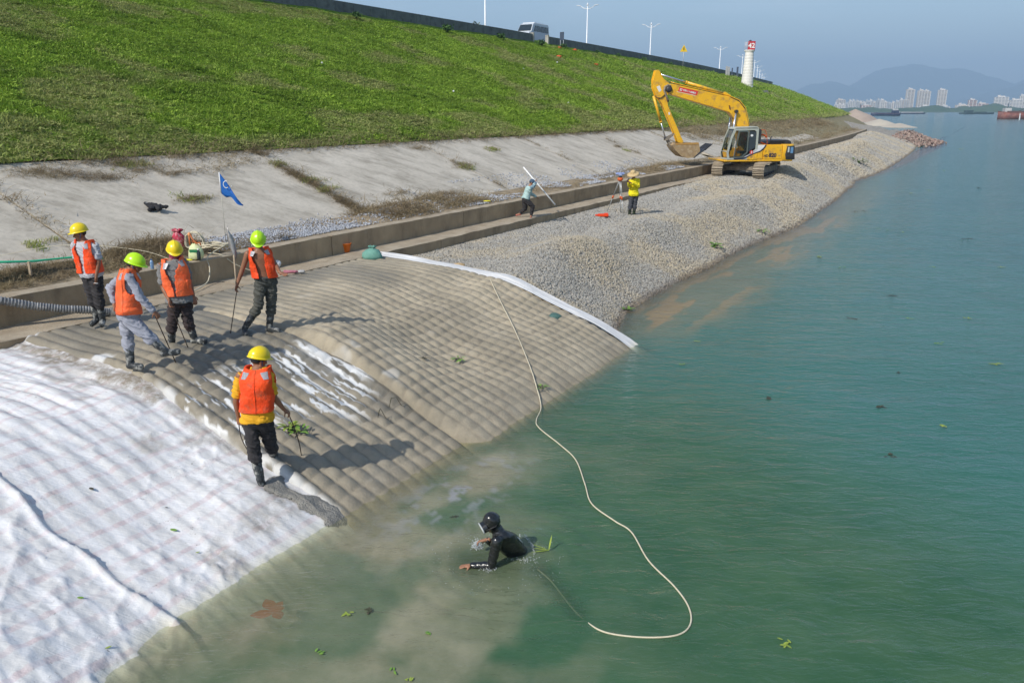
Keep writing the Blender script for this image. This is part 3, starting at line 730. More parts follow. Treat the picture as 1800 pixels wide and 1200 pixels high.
CLOTH = m_cloth()
ss = np.arange(-3.0, 7.22, .03); tq = np.concatenate([np.arange(2.0, 5.2, .06), np.arange(5.2, 13.7, .03)])
S, T = np.meshgrid(ss, tq)
def cloth_surf(S, T):
    Z = cloth_z(S, T)
    # faint filled-tube ribs and cross stitching
    top = sm(10.0, 10.7, T)
    Z = Z + .012 * (1 - np.abs(np.sin(np.pi * S / .27 + .5 * fbm(S, T * .6, 203, 2)))) ** 2 * (1 - top) * sm(4.35, 4.6, S) + .010 * (1 - np.abs(fbm(S * 9, T * .8, 202, 2) - .5) * 2) ** 6 * (1 - top)
    Z = Z + .004 * np.abs(np.sin(np.pi * T / .34)) * (1 - top)
    # long folds on the flat top, running to the river
    f = fbm(S * 3.6 + .35 * T, T * .45, 201, 3)
    Z = Z + top * .10 * (np.abs(f - .5) * 2) ** .8 * (1 - .3 * sm(6.3, 7, S))
    # folds hanging over the crest
    f2 = fbm(S * 2.1 + T * .3, T * .55, 205, 3)
    Z = Z + .035 * sm(.50, .72, f2) * sm(8.4, 9.4, T) * (1 - sm(10.2, 10.8, T)) + .02 * sm(.5, .7, fbm(S * 1.3, T * .9 + 3, 207, 3))
    # sharp crossing creases near the mattress and near the water
    f3 = fbm(S * 2.6 + T * 1.4, T * 2.2 - S * .8, 209, 3)
    Z = Z + .028 * np.exp(-np.abs(f3 - .5) / .03) * (.25 + .75 * np.exp(-((S - 6.3) / .8) ** 2 - ((T - 8.8) / 1.0) ** 2) + .7 * np.exp(-((S - 4.9) / .7) ** 2 - ((T - 6.9) / .7) ** 2))
    # overlapping nearer sheet with a raised hem
    hem = 4.33 + .06 * np.sin(T * 1.3) + .03 * np.sin(T * 5)
    near = 1 - sm(hem - .05, hem + .03, S)
    Z = Z + near * .02 + .035 * np.exp(-((S - hem + .04) / .04) ** 2) * (1 - .7 * sm(10.0, 11, T))
    w1 = fbm(S * 1.5 + .5 * T, T * .6 + S * .35, 211, 3); w2 = fbm(S * 4.4 - .6 * T, T * 1.6, 213, 3)
    def cre(an, f, e, sd_, k=9):
        u = S * math.cos(an) + T * math.sin(an); v = T * math.cos(an) - S * math.sin(an)
        return (1 - np.abs(2 * fbm(u * f, v * f * e, sd_, 3) - 1)) ** k
    fine = .030 * cre(.9, 1.5, .35, 231) + .022 * cre(-.5, 2.2, .4, 233) + .014 * cre(.3, 4.0, .5, 235) + .010 * cre(1.6, 5.0, .6, 237)
    Z = Z + near * (fine * 1.25 + .025 * (w1 - .5)) + (1 - near) * (1 - top) * fine * (.16 + .75 * np.exp(-((S - 4.9) / .6) ** 2 - ((T - 7.0) / .8) ** 2) + .5 * np.exp(-((S - 6.4) / .6) ** 2 - ((T - 9.0) / .9) ** 2))
    # pulled in against the filled panel
    Z = Z + .10 * sm(6.55, 6.95, S) * sm(9.5, 10.5, T)
    return Z
Z = cloth_surf(S, T)
muddy = np.clip(np.exp(-((S - 6.75) / .22) ** 2) * (T > 9.9) * .9 + .7 * np.exp(-((S - 6.0) / .25) ** 2 - ((T - 7.15) / .25) ** 2) + .8 * np.exp(-((S - 6.6) / .3) ** 2 - ((T - 7.3) / .35) ** 2)
                + .5 * sm(.6, .7, fbm(S * 1.3, T * 1.3, 221, 3)) * sm(4.4, 4.7, S), 0, 1)
X, Y = W(S, T)
o = grid_mesh('white_cloth', X, Y, Z, CLOTH, dict(us=S, ut=T, muddy=muddy, shore=1 - sm(-.02, .12, Z + .04 * fbm(S * 3, T * 3, 7, 2))))
tag(o, 'wrinkled white woven cloth with faint pink stripes spread over the bank in the near corner', 'cloth')
def ground_top(s, t):
    """height of whatever is walked on"""
    s = float(s); t = float(t)
    if s < 6.95: return float(cloth_surf(np.array([[s]]), np.array([[t]]))[0, 0])
    if s < 16.1: return float(panel_top(s, t)) + .01
    return float(gravel_z(s, t))
# white edge strip on the far side
ss = np.arange(15.96, 16.36, .025); tq = np.arange(3.6, 13.9, .05)
S, T = np.meshgrid(ss, tq)
Sx = S + .06 * np.sin(T * .9 + 1) + .06 * (fbm(T * 1.3, S * 2, 299, 2) - .5) * 2
Z = np.maximum(panel_top(np.minimum(S, 16.0), T) - .03, np.where(S > 16.1, gravel_z(np.maximum(S, 16.2), T), -9)) + .015 + .05 * (np.abs(fbm(S * 9, T * .7, 231, 2) - .5) * 2) + .02 * sm(15.95, 16.1, S)
X, Y = W(Sx, T)
o = grid_mesh('edge_cloth', X, Y, Z, CLOTH, dict(us=S * 0 + .02, ut=S * 0 + .17, muddy=S * 0, shore=1 - sm(-.02, .10, Z)))
tag(o, 'long white fabric hem strip between the tan mattress and the gravel', 'cloth')
# wet mortar spilled between cloth and mattress
ss = np.arange(5.75, 7.35, .015); tq = np.arange(6.35, 8.1, .015); S, T = np.meshgrid(ss, tq)
path = 6.80 + .05 * np.sin(T * 5) - .16 * np.exp(-((T - 7.5) / .25) ** 2)
h = .085 * np.exp(-np.abs((S - path) / (.16 + .10 * (fbm(T * 5, 1, 243, 3) - .5) * 2)) ** 4) * sm(6.4, 6.8, T) * (1 - sm(7.5, 7.9, T)) + .05 * (fbm(S * 6, T * 6, 241, 4) - .5)
X, Y = W(S, T); Zc = cloth_surf(S, T); keep = h > .035
MORT = mat('fresh mortar', (.19, .18, .16), (.26, .245, .215), 9, .6, obj=False, bump=1, bscale=45, bdist=.03)
o = grid_mesh('wet_mortar', X, Y, Zc + h - .035, MORT, keep=keep); tag(o, 'dark grey fresh mortar spilled between cloth and mattress', 'mortar', kind='stuff')

# ------------------------------------------------------------------ river
def bed_z(s, t):
    z = np.where(s < 4.3, cloth_z(s, t) + .12, np.where(s < 6.9, cloth_z(s, t) + .02, np.where(s < 16.2, panel_top(s, t), gravel_z(s, t))))
    return z
def ring(a, b, d, r=1.0005):
    out_ = [a]
    while out_[-1] < b: out_.append(out_[-1] + d); d *= r
    return np.array(out_)
sg = np.concatenate([-np.geomspace(9000, 6, 22), np.arange(-5, 2, .5), np.arange(2, 13, .06), np.arange(13, 24, .12), np.arange(24, 50, .4), np.arange(50, 160, 2), np.geomspace(165, 13500, 36)])
tg = np.concatenate([-np.geomspace(9000, 32, 34), np.arange(-30, -6, 1.2), np.arange(-6, 1, .14), np.arange(1, 8.6, .06), [9, 10.5, 14, 20, 40, 150, 600, 2500, 6000]])
S, T = np.meshgrid(sg, tg)
X = BX * S - BY * T; Y = BY * S + BX * T
dv = at_z(893, 985, 0); dS, dT = ST(dv.x, dv.y)
RD = np.sqrt((S - dS) ** 2 + (T - dT) ** 2)
Z = .006 * np.sin(RD * 2 * np.pi / .17) * np.exp(-((RD - .75) / .42) ** 2) + .004 * np.sin(RD * 2 * np.pi / .30) * np.exp(-((RD - 1.3) / .6) ** 2)
Z = Z * (S > 2) * (S < 13) + .02 * (fbm(S * .9, T * 1.5, 251, 3) - .5) * (np.abs(T) < 9) * (S > 0) * (S < 40)
bd = bed_z(S, T) + 0
Tb = T
depth = np.maximum(0, -bd)
murk = 2.6 + 2.5 * fbm(S * .7, T * .7, 255, 3)
_in = (S > -3) & (S < 7) & (T > 2)
_cs = cloth_z(S, T) + .03; depth = np.where(_in, np.maximum(0, -_cs), depth)
op = 1 - np.exp(-depth * murk * np.where(S < 7, 1.3, np.where(S < 16.3, 1.8, 2.0)))
far_ = sm(20, 60, S)
op = np.where((T > 8.9), 1., op); op = np.maximum(op, sm(45, 70, S) * (T < 5.5))
# things just under the surface thin the murk over them
orx = at_z(480, 1080, 0); oS, oT = ST(orx.x, orx.y)
op = op - .30 * np.exp(-(((S - oS) / .45) ** 2 + ((T - oT) / .35) ** 2))
hx = at_z(830, 990, 0); hS, hT = ST(hx.x, hx.y)
op = op - .30 * np.exp(-(((S - hS) / .32) ** 2 + ((T - hT) / .32) ** 2)) - .15 * np.exp(-(((S - dS) / .6) ** 2 + ((T - dT) / .6) ** 2))
_a = at_z(1015, 1078, 0); _b = at_z(950, 1000, 0); aS, aT = ST(_a.x, _a.y); bS, bT = ST(_b.x, _b.y)
_u = np.clip(((S - aS) * (bS - aS) + (T - aT) * (bT - aT)) / ((bS - aS) ** 2 + (bT - aT) ** 2), 0, 1)
op = op - .30 * np.exp(-((S - aS - _u * (bS - aS)) ** 2 + (T - aT - _u * (bT - aT)) ** 2) / .12 ** 2)
op = np.clip(op, 0, .99)
op = np.where((S > 55) & (T < 5.5), 1., op)
op = np.where((S < -20) | (S > 300) | (T < -40), 1., op)
# muddy plume: suspended mortar and silt along the fresh panels
pl = (1 - sm(2.5, 6.1 + 1.8 * (fbm(S * .5, T * .5, 261, 3) - .5), 10.2 - T + 1.8 * (fbm(S * .9, T * .9, 263, 4) - .5) + .0 * S)) 
dist = 6.7 - T
mud = np.clip(1 - sm(.1, 3.2, dist + 2.8 * (fbm(S * .55, T * .55, 265, 4) - .5)), 0, 1) * (1 - sm(8.6, 11.6, S)) * sm(-1, 2, S)
clouds = sm(.44, .64, fbm(S * .95, T * .95, 267, 5)) * np.exp(-((S - 5.4) / 1.7) ** 2 - ((T - 4.0) / 1.5) ** 2) + .8 * sm(.45, .6, fbm(S * 1.4, T * 2.2, 269, 5)) * np.exp(-((S - 7.6) / 1.8) ** 2 - ((T - 5.7) / .6) ** 2)
mud = np.clip(mud * (.45 + .75 * sm(.38, .62, fbm(S * .9, T * .9, 281, 5))) + .6 * clouds, 0, 1)
tan_ = np.clip(1 - sm(.0, 1.6, dist + 1.6 * (fbm(S * .8, T * 1.6, 269, 3) - .5) - .5 * sm(18, 22, S)), 0, 1) * sm(13, 19, S) * (1 - sm(45, 70, S)) * .55
greenish = np.clip(sm(11.5, 5.5, np.abs(S - 5) + np.maximum(0, (4 - T)) * .6), 0, 1)
algae = sm(.54, .60, fbm(S * .35 + 5, T * 1.6, 291, 4)) * np.exp(-((T - 6.6) / 1.0) ** 2) * sm(17, 19, S) * (1 - sm(38, 46, S))
tan_ = np.clip(tan_ * .7 + algae, 0, 1)
scum = .8 * sm(.52, .60, fbm(S * 3.2, T * 4.5, 271, 6)) * sm(.4, .5, fbm(S * 9, T * 9, 277, 3)) * np.exp(-((S - 8.3) / 1.3) ** 2 - ((T - 5.75) / .55) ** 2)
def m_water():
    N = NT('river water'); p = N.pos()
    gz = N.attr('green'); deep = N.mix(N.ramp(N.noise(p, .12, 5, .6), .35, .65), (.034, .128, .098), (.046, .148, .112))
    grn = N.mix(N.ramp(N.noise(p, .9, 5, .6), .35, .65), (.034, .094, .046), (.055, .118, .058))
    c = N.mix(gz, deep, grn)
    c = N.mix(N.attr('mud'), c, N.mix(N.ramp(N.noise(p, 1.4, 6, .65), .35, .65), (.18, .175, .105), (.31, .28, .19)))
    c = N.mix(N.attr('silt'), c, (.26, .19, .09))
    c = N.mix(N.attr('scum'), c, (.28, .28, .29))
    v = N.mapping(p, (1, 2.4, 1), (0, 0, .35))
    h = N.math('ADD', N.math('MULTIPLY', N.noise(v, 1.6, 4, .6, .6), 1.0), N.math('MULTIPLY', N.noise(v, 7.5, 4, .6, .3), .22))
    big = N.math('MULTIPLY', N.noise(N.mapping(p, (1, 2.6, 1), (0, 0, .2)), .22, 5, .6), 2.2)
    nb = N.bump(N.math('ADD', h, big), .55, .11)
    d = N.n('ShaderNodeBsdfDiffuse'); N.l(c, d.inputs[0]); 
    tr = N.n('ShaderNodeBsdfTransparent'); tr.inputs[0].default_value = (.95, .96, .86, 1)
    m1 = N.n('ShaderNodeMixShader'); N.l(N.attr('op'), m1.inputs[0]); N.l(tr.outputs[0], m1.inputs[1]); N.l(d.outputs[0], m1.inputs[2])
    gl = N.n('ShaderNodeBsdfGlossy'); gl.inputs['Roughness'].default_value = .10; N.l(nb, gl.inputs['Normal'])
    N.pos(); dt = N.n('ShaderNodeVectorMath', operation='DOT_PRODUCT'); N.l(N.geo.outputs['Incoming'], dt.inputs[0]); N.l(nb, dt.inputs[1])
    fres = N.math('ADD', .02, N.math('MULTIPLY', .98, N.math('POWER', N.math('SUBTRACT', 1., N.math('ABSOLUTE', dt.outputs['Value'])), 5.)))
    m2 = N.n('ShaderNodeMixShader'); N.l(fres, m2.inputs[0]); N.l(m1.outputs[0], m2.inputs[1]); N.l(gl.outputs[0], m2.inputs[2])
    return N.done(m2.outputs[0])
keepw = ~((T > 9.5) & (S > -30) & (S < 160) & (T < 30))
o = grid_mesh('river', X, Y, Z, m_water(), dict(op=op, mud=mud, silt=tan_, scum=scum, green=greenish)); tag(o, kind='structure')
# ================================================================== people
def remesh(bm_, name, voxel, mat_, parent, smooth_it=4, fold=0., fscale=9., seed=0, stretch=(1, 1, 1)):
    bmesh.ops.recalc_face_normals(bm_, faces=bm_.faces)
    me = bpy.data.meshes.new(name + '_raw'); bm_.to_mesh(me); bm_.free()
    o = bpy.data.objects.new(name, me); COL.objects.link(o)
    m = o.modifiers.new('r', 'REMESH'); m.mode = 'VOXEL'; m.voxel_size = voxel; m.use_smooth_shade = True
    m = o.modifiers.new('s', 'SMOOTH'); m.iterations = smooth_it; m.factor = .5
    dg = bpy.context.evaluated_depsgraph_get(); dg.update()
    me2 = bpy.data.meshes.new_from_object(o.evaluated_get(dg)); me2.name = name
    o.modifiers.clear(); o.data = me2; bpy.data.meshes.remove(me)
    if fold:
        n = len(me2.vertices); co = np.empty(n * 3, np.float32); me2.vertices.foreach_get('co', co); co = co.reshape(-1, 3)
        no = np.empty(n * 3, np.float32); me2.vertices.foreach_get('normal', no); no = no.reshape(-1, 3)
        h = fbm(co[:, 0] * fscale * .8 + co[:, 1] * fscale * .8 + seed * 13 + co[:, 2] * fscale * .9, co[:, 2] * fscale * 1.7 + (co[:, 0] - co[:, 1]) * fscale * .6, seed, 3)
        rid = (1 - np.abs(h - .5) * 2 / .35).clip(0, 1)
        co = co + no * ((rid - .35) * fold)[:, None]
        me2.vertices.foreach_set('co', co.astype(np.float32).ravel())
    smooth(me2); me2.materials.clear(); me2.materials.append(mat_)
    o.parent = parent
    if parent is not None: o.matrix_parent_inverse = Matrix.Identity(4)
    return o

def skinmat(name, c): return mat(name, c, tuple(x * .82 for x in c), 9, .5, spec=.4, bump=.15, bscale=120, obj=True)
SKIN = skinmat('sun tanned skin', (.26, .115, .062)); SKIN2 = skinmat('tanned skin', (.34, .165, .095))
HAIR = mat('black hair', (.012, .010, .009), None, rough=.55)
VEST = mat('orange vest fabric', (.90, .085, .012), (.80, .062, .010), 5, .62, bump=.6, bscale=22, bdist=.03, spec=.3, dirt=(.42, .10, .05), dscale=9, dlo=.52, dhi=.75)
VESTF = mat('faded orange vest fabric', (.92, .16, .045), (.85, .12, .035), 5, .62, bump=.6, bscale=22, bdist=.03, spec=.3, dirt=(.55, .17, .09), dscale=9, dlo=.52, dhi=.75)
REFL = mat('grey reflective patch', (.36, .35, .37), (.26, .25, .28), 40, .35)
BOOT = mat('muddy rubber boots', (.022, .026, .030), (.05, .055, .058), 14, .45, dirt=(.30, .30, .28), dscale=11, dlo=.50, dhi=.62, bump=.3, bscale=60)
HELY = mat('yellow helmet plastic', (.80, .60, .010), (.74, .54, .01), 6, .28, spec=.5, dirt=(.30, .22, .03), dscale=14, dlo=.68, dhi=.74)
HELG = mat('lime helmet plastic', (.46, .78, .010), (.42, .72, .01), 6, .28, spec=.5, dirt=(.2, .3, .03), dscale=14, dlo=.70, dhi=.76)
STRAP = mat('blue strap', (.03, .12, .30), None, rough=.6)
EYE = mat('dark eye', (.01, .008, .006), None, rough=.3)
WHITE = mat('white plain', (.75, .75, .74), (.68, .68, .67), 9, .5)

def frame(f, up):
    f = Vector(f).normalized(); up = Vector(up); r = f.cross(up).normalized(); u = r.cross(f).normalized(); return r, f, u   # right, forward, up
def hand(b, w_, d, n, s=1, curl=.5, spread=.16, side=1):
    """palm + five fingers; w_ wrist, d direction of the hand, n palm normal (curl side), side: +1 puts the thumb on n x d"""
    d = Vector(d).normalized(); n = Vector(n); n = (n - d * n.dot(d)).normalized(); x = d.cross(n) * side
    R = Matrix((x, d, n)).transposed()
    b.ell(w_ + d * .048 * s, (.040 * s, .052 * s, .017 * s), R, 12, 8)
    b.capsule(w_ - d * .02, w_ + d * .03 * s, .026 * s, .024 * s, 10)
    for k, (ox, L) in enumerate(((-.030, .062), (-.010, .074), (.011, .070), (.030, .055))):
        p = w_ + d * .088 * s + x * ox * s; q = d + x * ox * spread * 8
        ang = curl * .5
        for L2, r in ((L * .45, .0098), (L * .32, .0090), (L * .26, .0080)):
            dd = (q.normalized() * math.cos(ang) + n * math.sin(ang)).normalized()
            e = p + dd * L2 * s; b.capsule(p, e, r * s, r * .92 * s, 8); p = e; ang += curl * .9
    p = w_ + d * .03 * s - x * -.030 * s * -1
    p = w_ + d * .030 * s + x * -.034 * s
    t1 = p + (d * .6 - x * .7 + n * .35 * (1 + curl)).normalized() * .040 * s
    t2 = t1 + (d * .85 - x * .15 + n * .55 * (1 + curl)).normalized() * .030 * s
    b.capsule(p, t1, .0125 * s, .0108 * s, 8); b.capsule(t1, t2, .0105 * s, .009 * s, 8)
def ellring(c, r, f, rx, ry, n=28, p=2.3):
    out_ = []
    for k in range(n):
        a = 2 * math.pi * k / n; ca, sa = math.cos(a), math.sin(a)
        out_.append(c + r * (rx * math.copysign(abs(sa) ** (2 / p), sa)) + f * (ry * math.copysign(abs(ca) ** (2 / p), ca)))
    return out_
def make_person(label, J, face, hface, cfg):
    """J: joints in world space. face: torso facing, hface: head facing"""
    root = J['root']; P = {k: Vector(v) - root for k, v in J.items()}
    e = empty('person', root, label, 'person')
    if cfg.get('group'): e['group'] = cfg['group']
    skin = cfg.get('skin', SKIN); vox = cfg.get('vox', .010)
    pel, nk, hd = P['pelvis'], P['neck'], P['head']
    shL, shR = P['shL'], P['shR']; f = Vector(face)
    def torso_frame(v):
        """v 0 pelvis .. 1 neck base: centre, right, forward"""
        bow = cfg.get('bow', 0)
        c = pel.lerp(nk, v) + Vector(face).normalized() * (-bow * math.sin(math.pi * v))
        hr = (P['hipR'] - P['hipL']); sr = (shR - shL)
        r = hr.normalized().lerp(sr.normalized(), v).normalized(); up = (nk - pel).normalized()
        ff = up.cross(r).normalized()
        if ff.dot(f) < 0: ff = -ff
        return c, r, ff
    W_ = [(-.10, .125, .085), (0, .165, .110), (.12, .160, .105), (.30, .142, .098), (.5, .150, .105), (.7, .172, .112), (.84, .175, .105), (.93, .135, .085), (1.0, .075, .070), (1.05, .058, .058)]
    k_ = cfg.get('build', 1)
    def torso(b, off=0, v0=-.1, v1=1.05, flare=0):
        rr = []
        for v, rx, ry in W_:
            if v < v0 - 1e-6 or v > v1 + 1e-6: continue
            c, r, ff = torso_frame(v); fl = flare * max(0, .5 - v)
            rr.append(ellring(c, r, ff, rx * k_ + off + fl, ry * k_ + off + fl))
        b.rings(rr)
    # ---- body: one continuous surface
    b = MB(); torso(b)
    r, hf, up = frame(hface, (nk - pel) * .35 + Vector((0, 0, 1)))
    Rh = Matrix((r, hf, up)).transposed()
    b.capsule(nk - (hd - nk) * .2, hd - up * .02, .056, .052, 14)
    b.ell(hd + up * .025 - hf * .008, (.074, .092, .095), Rh, 20, 14)
    b.ell(hd - up * .045 + hf * .018, (.054, .066, .062), Rh, 16, 10)       # jaw
    b.ell(hd - up * .088 + hf * .058, (.022, .020, .018), Rh, 10, 8)        # chin
    b.capsule(hd + up * .012 + hf * .086, hd - up * .024 + hf * .107, .009, .0145, 8)   # nose
    b.ell(hd + up * .030 + hf * .078, (.048, .014, .012), Rh, 12, 8)        # brow
    b.ell(hd - up * .052 + hf * .084, (.022, .010, .009), Rh, 10, 6)        # lips
    for sd_ in (-1, 1):
        b.ell(hd + r * .075 * sd_ - up * .005 - hf * .006, (.010, .020, .032), Rh, 10, 8)
        b.ell(hd + r * .040 * sd_ - up * .018 + hf * .062, (.022, .018, .020), Rh, 10, 8)  # cheek
    for S_, sgn in (('L', -1), ('R', 1)):
        sh, el, wr = P['sh' + S_], P['el' + S_], P['wr' + S_]
        b.capsule(sh, sh.lerp(el, .35), .056, .050); b.capsule(sh.lerp(el, .3), el, .050, .038)
        b.capsule(el, el.lerp(wr, .35), .040, .040); b.capsule(el.lerp(wr, .3), wr, .040, .026)
        hdr = Vector(cfg.get('hd' + S_, (wr - el))); hn = Vector(cfg.get('hn' + S_, (0, 0, -1)))
        if abs(hn.normalized().dot(hdr.normalized())) > .95: hn = Vector((-sgn, 0, 0.1))
        hand(b, wr, hdr, hn, 1.02, cfg.get('curl' + S_, .55), side=cfg.get('side' + S_, sgn))
        hp, kn, an, to = P['hip' + S_], P['kn' + S_], P['an' + S_], P['to' + S_]
        b.capsule(hp, hp.lerp(kn, .5), .088, .074); b.capsule(hp.lerp(kn, .45), kn, .076, .056)
        b.capsule(kn, kn.lerp(an, .35), .056, .056); b.capsule(kn.lerp(an, .3), an, .056, .038)
        fd = (to - an); fd.z = 0; b.capsule(an + Vector((0, 0, -.02)) - fd * .15, to, .038, .028)
        for k in range(0 if cfg.get('boots', True) else 4): b.capsule(to, to + fd.normalized() * .03 + fd.normalized().cross(Vector((0, 0, 1))) * (.018 * (k - 1.5)), .014, .010, 6)
    remesh(b.bm, 'body', vox, cfg.get('bodymat', skin), e, 3)
    if cfg.get('diver'): return e, P, torso_frame, (r, hf, up)
    for sd_ in (-1, 1):
        b = MB(); b.ell(hd + r * .030 * sd_ + up * .012 + hf * .084, (.013, .006, .006), Rh, 10, 6); b.build('eye', EYE, e)
    # ---- hair under the helmet
    b = MB(); b.ell(hd + up * .026 - hf * .018, (.080, .090, .098), Rh, 18, 12)
    for v in list(b.bm.verts):
        q = v.co - hd
        if q.dot(hf) > .045 or q.dot(up) < -.035: v.co = hd + up * .02 + (v.co - hd - up * .02) * .80
    b.build('hair', HAIR, e)
    # ---- trousers
    TM = cfg['trousers']; b = MB(); torso(b, .012, -.1, .12)
    tk = cfg.get('tucked', True)
    for S_ in 'LR':
        hp, kn, an = P['hip' + S_], P['kn' + S_], P['an' + S_]
        end = kn.lerp(an, .42 if tk else .92)
        b.capsule(hp + Vector((0, 0, .02)), hp.lerp(kn, .5), .104, .092, 14); b.capsule(hp.lerp(kn, .4), kn, .094, .078, 14)
        if tk: b.capsule(kn, kn.lerp(an, .22), .080, .084, 14); b.capsule(kn.lerp(an, .2), end, .086, .062, 14)
        else: b.capsule(kn, end, .072, .050, 14)
        b.capsule(pel, hp, .11, .10, 12)
    remesh(b.bm, 'trousers', .012, TM, e, 3, .026, 8, 3)
    # ---- boots or shoes
    for S_ in 'LR':
        kn, an, to = P['kn' + S_], P['an' + S_], P['to' + S_]
        b = MB(); fd = (to - an); fd.z *= .6; fdn = fd.normalized()
        if cfg.get('boots', True):
            b.capsule(kn.lerp(an, .34), kn.lerp(an, .62), .060, .064, 14); b.capsule(kn.lerp(an, .6), an, .064, .052, 14)
            b.capsule(an + Vector((0, 0, -.03)) - fdn * .03, to + Vector((0, 0, .008)), .050, .044, 12); b.capsule(an + Vector((0, 0, -.045)) - fdn * .035, to + Vector((0, 0, -.012)), .044, .040, 12)
            remesh(b.bm, 'boot', .010, cfg.get('bootmat', BOOT), e, 3, .008, 10, 5)
        else:
            b.capsule(an + Vector((0, 0, -.045)) - fdn * .02, to + Vector((0, 0, -.008)), .036, .034, 10)
            remesh(b.bm, 'shoe', .009, cfg['shoemat'], e, 2)
    # ---- shirt
    if cfg.get('shirt'):
        b = MB(); torso(b, .016, cfg.get('shirt_v0', 0), 1.0, .05)
        for S_ in 'LR':
            sh, el, wr = P['sh' + S_], P['el' + S_], P['wr' + S_]
            if cfg.get('long'):
                b.capsule(sh, el, .068, .056, 14); b.capsule(el, el.lerp(wr, .93), .058, .042, 14)
            else:
                b.capsule(sh - Vector((0, 0, .012)), sh.lerp(el, .72), .062, .066, 14)
        remesh(b.bm, 'shirt', .011, cfg['shirt'], e, 3, .020, 10, 11)
    # ---- life-jacket style vest
    if cfg.get('vest'):
        NV, NA = 30, 84; gapb, gapt = cfg.get('gap', (.10, .55)); off = cfg.get('voff', .036)
        v0 = cfg.get('v0', .06)
        def vsurf(v, a, o_=0.):
            """v 0..1 hem..collar, a angle from the front"""
            vv = v0 + (1.0 - v0) * v
            c, rr_, ff = torso_frame(min(vv, 1.0))
            rx = float(np.interp(vv, [q[0] for q in W_], [q[1] for q in W_])) * k_; ry = float(np.interp(vv, [q[0] for q in W_], [q[2] for q in W_])) * k_
            if vv < .5: rx += .012; ry += .008
            t_ = max(0, (vv - .80) / .20)
            rx = rx * (1 - t_) + t_ * .118 if vv > .8 else rx
            ry = ry * (1 - t_ * .25)
            oo = off + o_ + .008 * math.sin(v * 9 + a * 3)
            sa, ca = math.sin(a), math.cos(a); p_ = 2 / 2.6
            upv = (nk - pel).normalized()
            return c + rr_ * ((rx + oo) * math.copysign(abs(sa) ** p_, sa)) + ff * ((ry + oo) * math.copysign(abs(ca) ** p_, ca)) + upv * (.035 * t_ * abs(sa))
        b = MB(); g = [[b.bm.verts.new(vsurf(i / NV, 2 * math.pi * k / NA)) for k in range(NA)] for i in range(NV + 1)]
        for i in range(NV):
            v = (i + .5) / NV
            for k in range(NA):
                a = 2 * math.pi * (k + .5) / NA; a = a - 2 * math.pi if a > math.pi else a
                gp = gapb + (gapt - gapb) * max(0, (v - .15) / .85) ** 1.4
                if not cfg.get('closed') and abs(a - cfg.get('gapc', 0)) < gp: continue
                if abs(a) < .62 * max(0, (v - .72) / .28) + .0 and v > .72: continue
                if abs(abs(a) - math.pi / 2) < .46 * math.sqrt(max(0, 1 - ((v - .70) / .22) ** 2)) and .4 < v < .92: continue
                b._f([g[i][k], g[i][(k + 1) % NA], g[i + 1][(k + 1) % NA], g[i + 1][k]], True)
        bmesh.ops.delete(b.bm, geom=[v for v in b.bm.verts if not v.link_faces], context='VERTS')
        for _ in range(2): bmesh.ops.smooth_vert(b.bm, verts=b.bm.verts, factor=.4, use_axis_x=True, use_axis_y=True, use_axis_z=True)
        o = b.build('vest', cfg['vest'], e)
        m = o.modifiers.new('foam', 'SOLIDIFY'); m.thickness = .026; m.offset = 0
        m = o.modifiers.new('soft', 'BEVEL'); m.width = .008; m.segments = 2; m.angle_limit = .8; m.limit_method = 'ANGLE'
        # seam piping and pocket, reflective patches
        for a0 in (cfg.get('patches') or (math.pi - .62, -math.pi + .62, .60, -.60)):
            b = MB(); rr = []
            for i in range(6):
                v = .80 + .13 * i / 5
                rr.append([vsurf(v, a0 + (j - 3) * .055 * (1 + .9 * i / 5), .018) for j in range(7)])
            b.rings(rr, False, False, False); b.build('reflective_patch', REFL, e)
        for a0 in cfg.get('pockets', ()):
            b = MB(); rr = []
            for i in range(7):
                v = .14 + .30 * i / 6; rr.append([vsurf(v, a0 + (j - 4) * .085, .024 - (.010 if i in (0, 6) or j in (0, 8) else 0)) for j in range(9)])
            b.rings(rr, False, False, True); b.build('pocket', cfg['vest'], e)
        for a0 in cfg.get('seams', ()):
            b = MB(); b.tube([vsurf(i / 14, a0, .014) for i in range(15)], .007, 6); b.build('seam', cfg['vest'], e)
        if cfg.get('belt'):
            b = MB(); rr = []
            for i, v in enumerate((.02, .17)): rr.append([vsurf(v, 2 * math.pi * k / 40, .018) for k in range(40)])
            b.rings(rr, True, False); o = b.build('belt', cfg['vest'], e); m = o.modifiers.new('t', 'SOLIDIFY'); m.thickness = .012
    # ---- helmet
    if cfg.get('helmet'):
        hu = (up - hf * cfg.get('tilt', .12)).normalized(); hr, hff, hu = frame(hf, hu); RH = Matrix((hr, hff, hu)).transposed()
        c = hd + up * .060 - hf * .004
        b = MB(); N_ = 28; rr = []
        for th in (0, 10, 22, 36, 50, 64, 76, 86, 95):
            a = math.radians(90 - th); z_ = .125 * math.sin(a); q = math.cos(a); ring_ = []
            for k in range(N_):
                t_ = 2 * math.pi * k / N_
                x_ = .118 * max(q, .01) * math.sin(t_); y_ = .142 * max(q, .01) * math.cos(t_)
                rid = .008 * max(0, 1 - abs(x_) / .016) * (1 if th < 70 else 0)
                ring_.append(c + hr * x_ + hff * y_ + hu * (z_ + rid))
            rr.append(ring_)
        for ext, dz in ((.004, -.002), (.011, -.005), (.012, -.010), (.002, -.010)):
            ring_ = []
            for k in range(N_):
                t_ = 2 * math.pi * k / N_; vis = max(0, math.cos(t_)) ** 3 * .034 if ext > .003 else 0
                ring_.append(c + hr * ((.118 + ext) * math.sin(t_)) + hff * ((.142 + ext + vis) * math.cos(t_)) + hu * (-.010 + dz - vis * .25))
            rr.append(ring_)
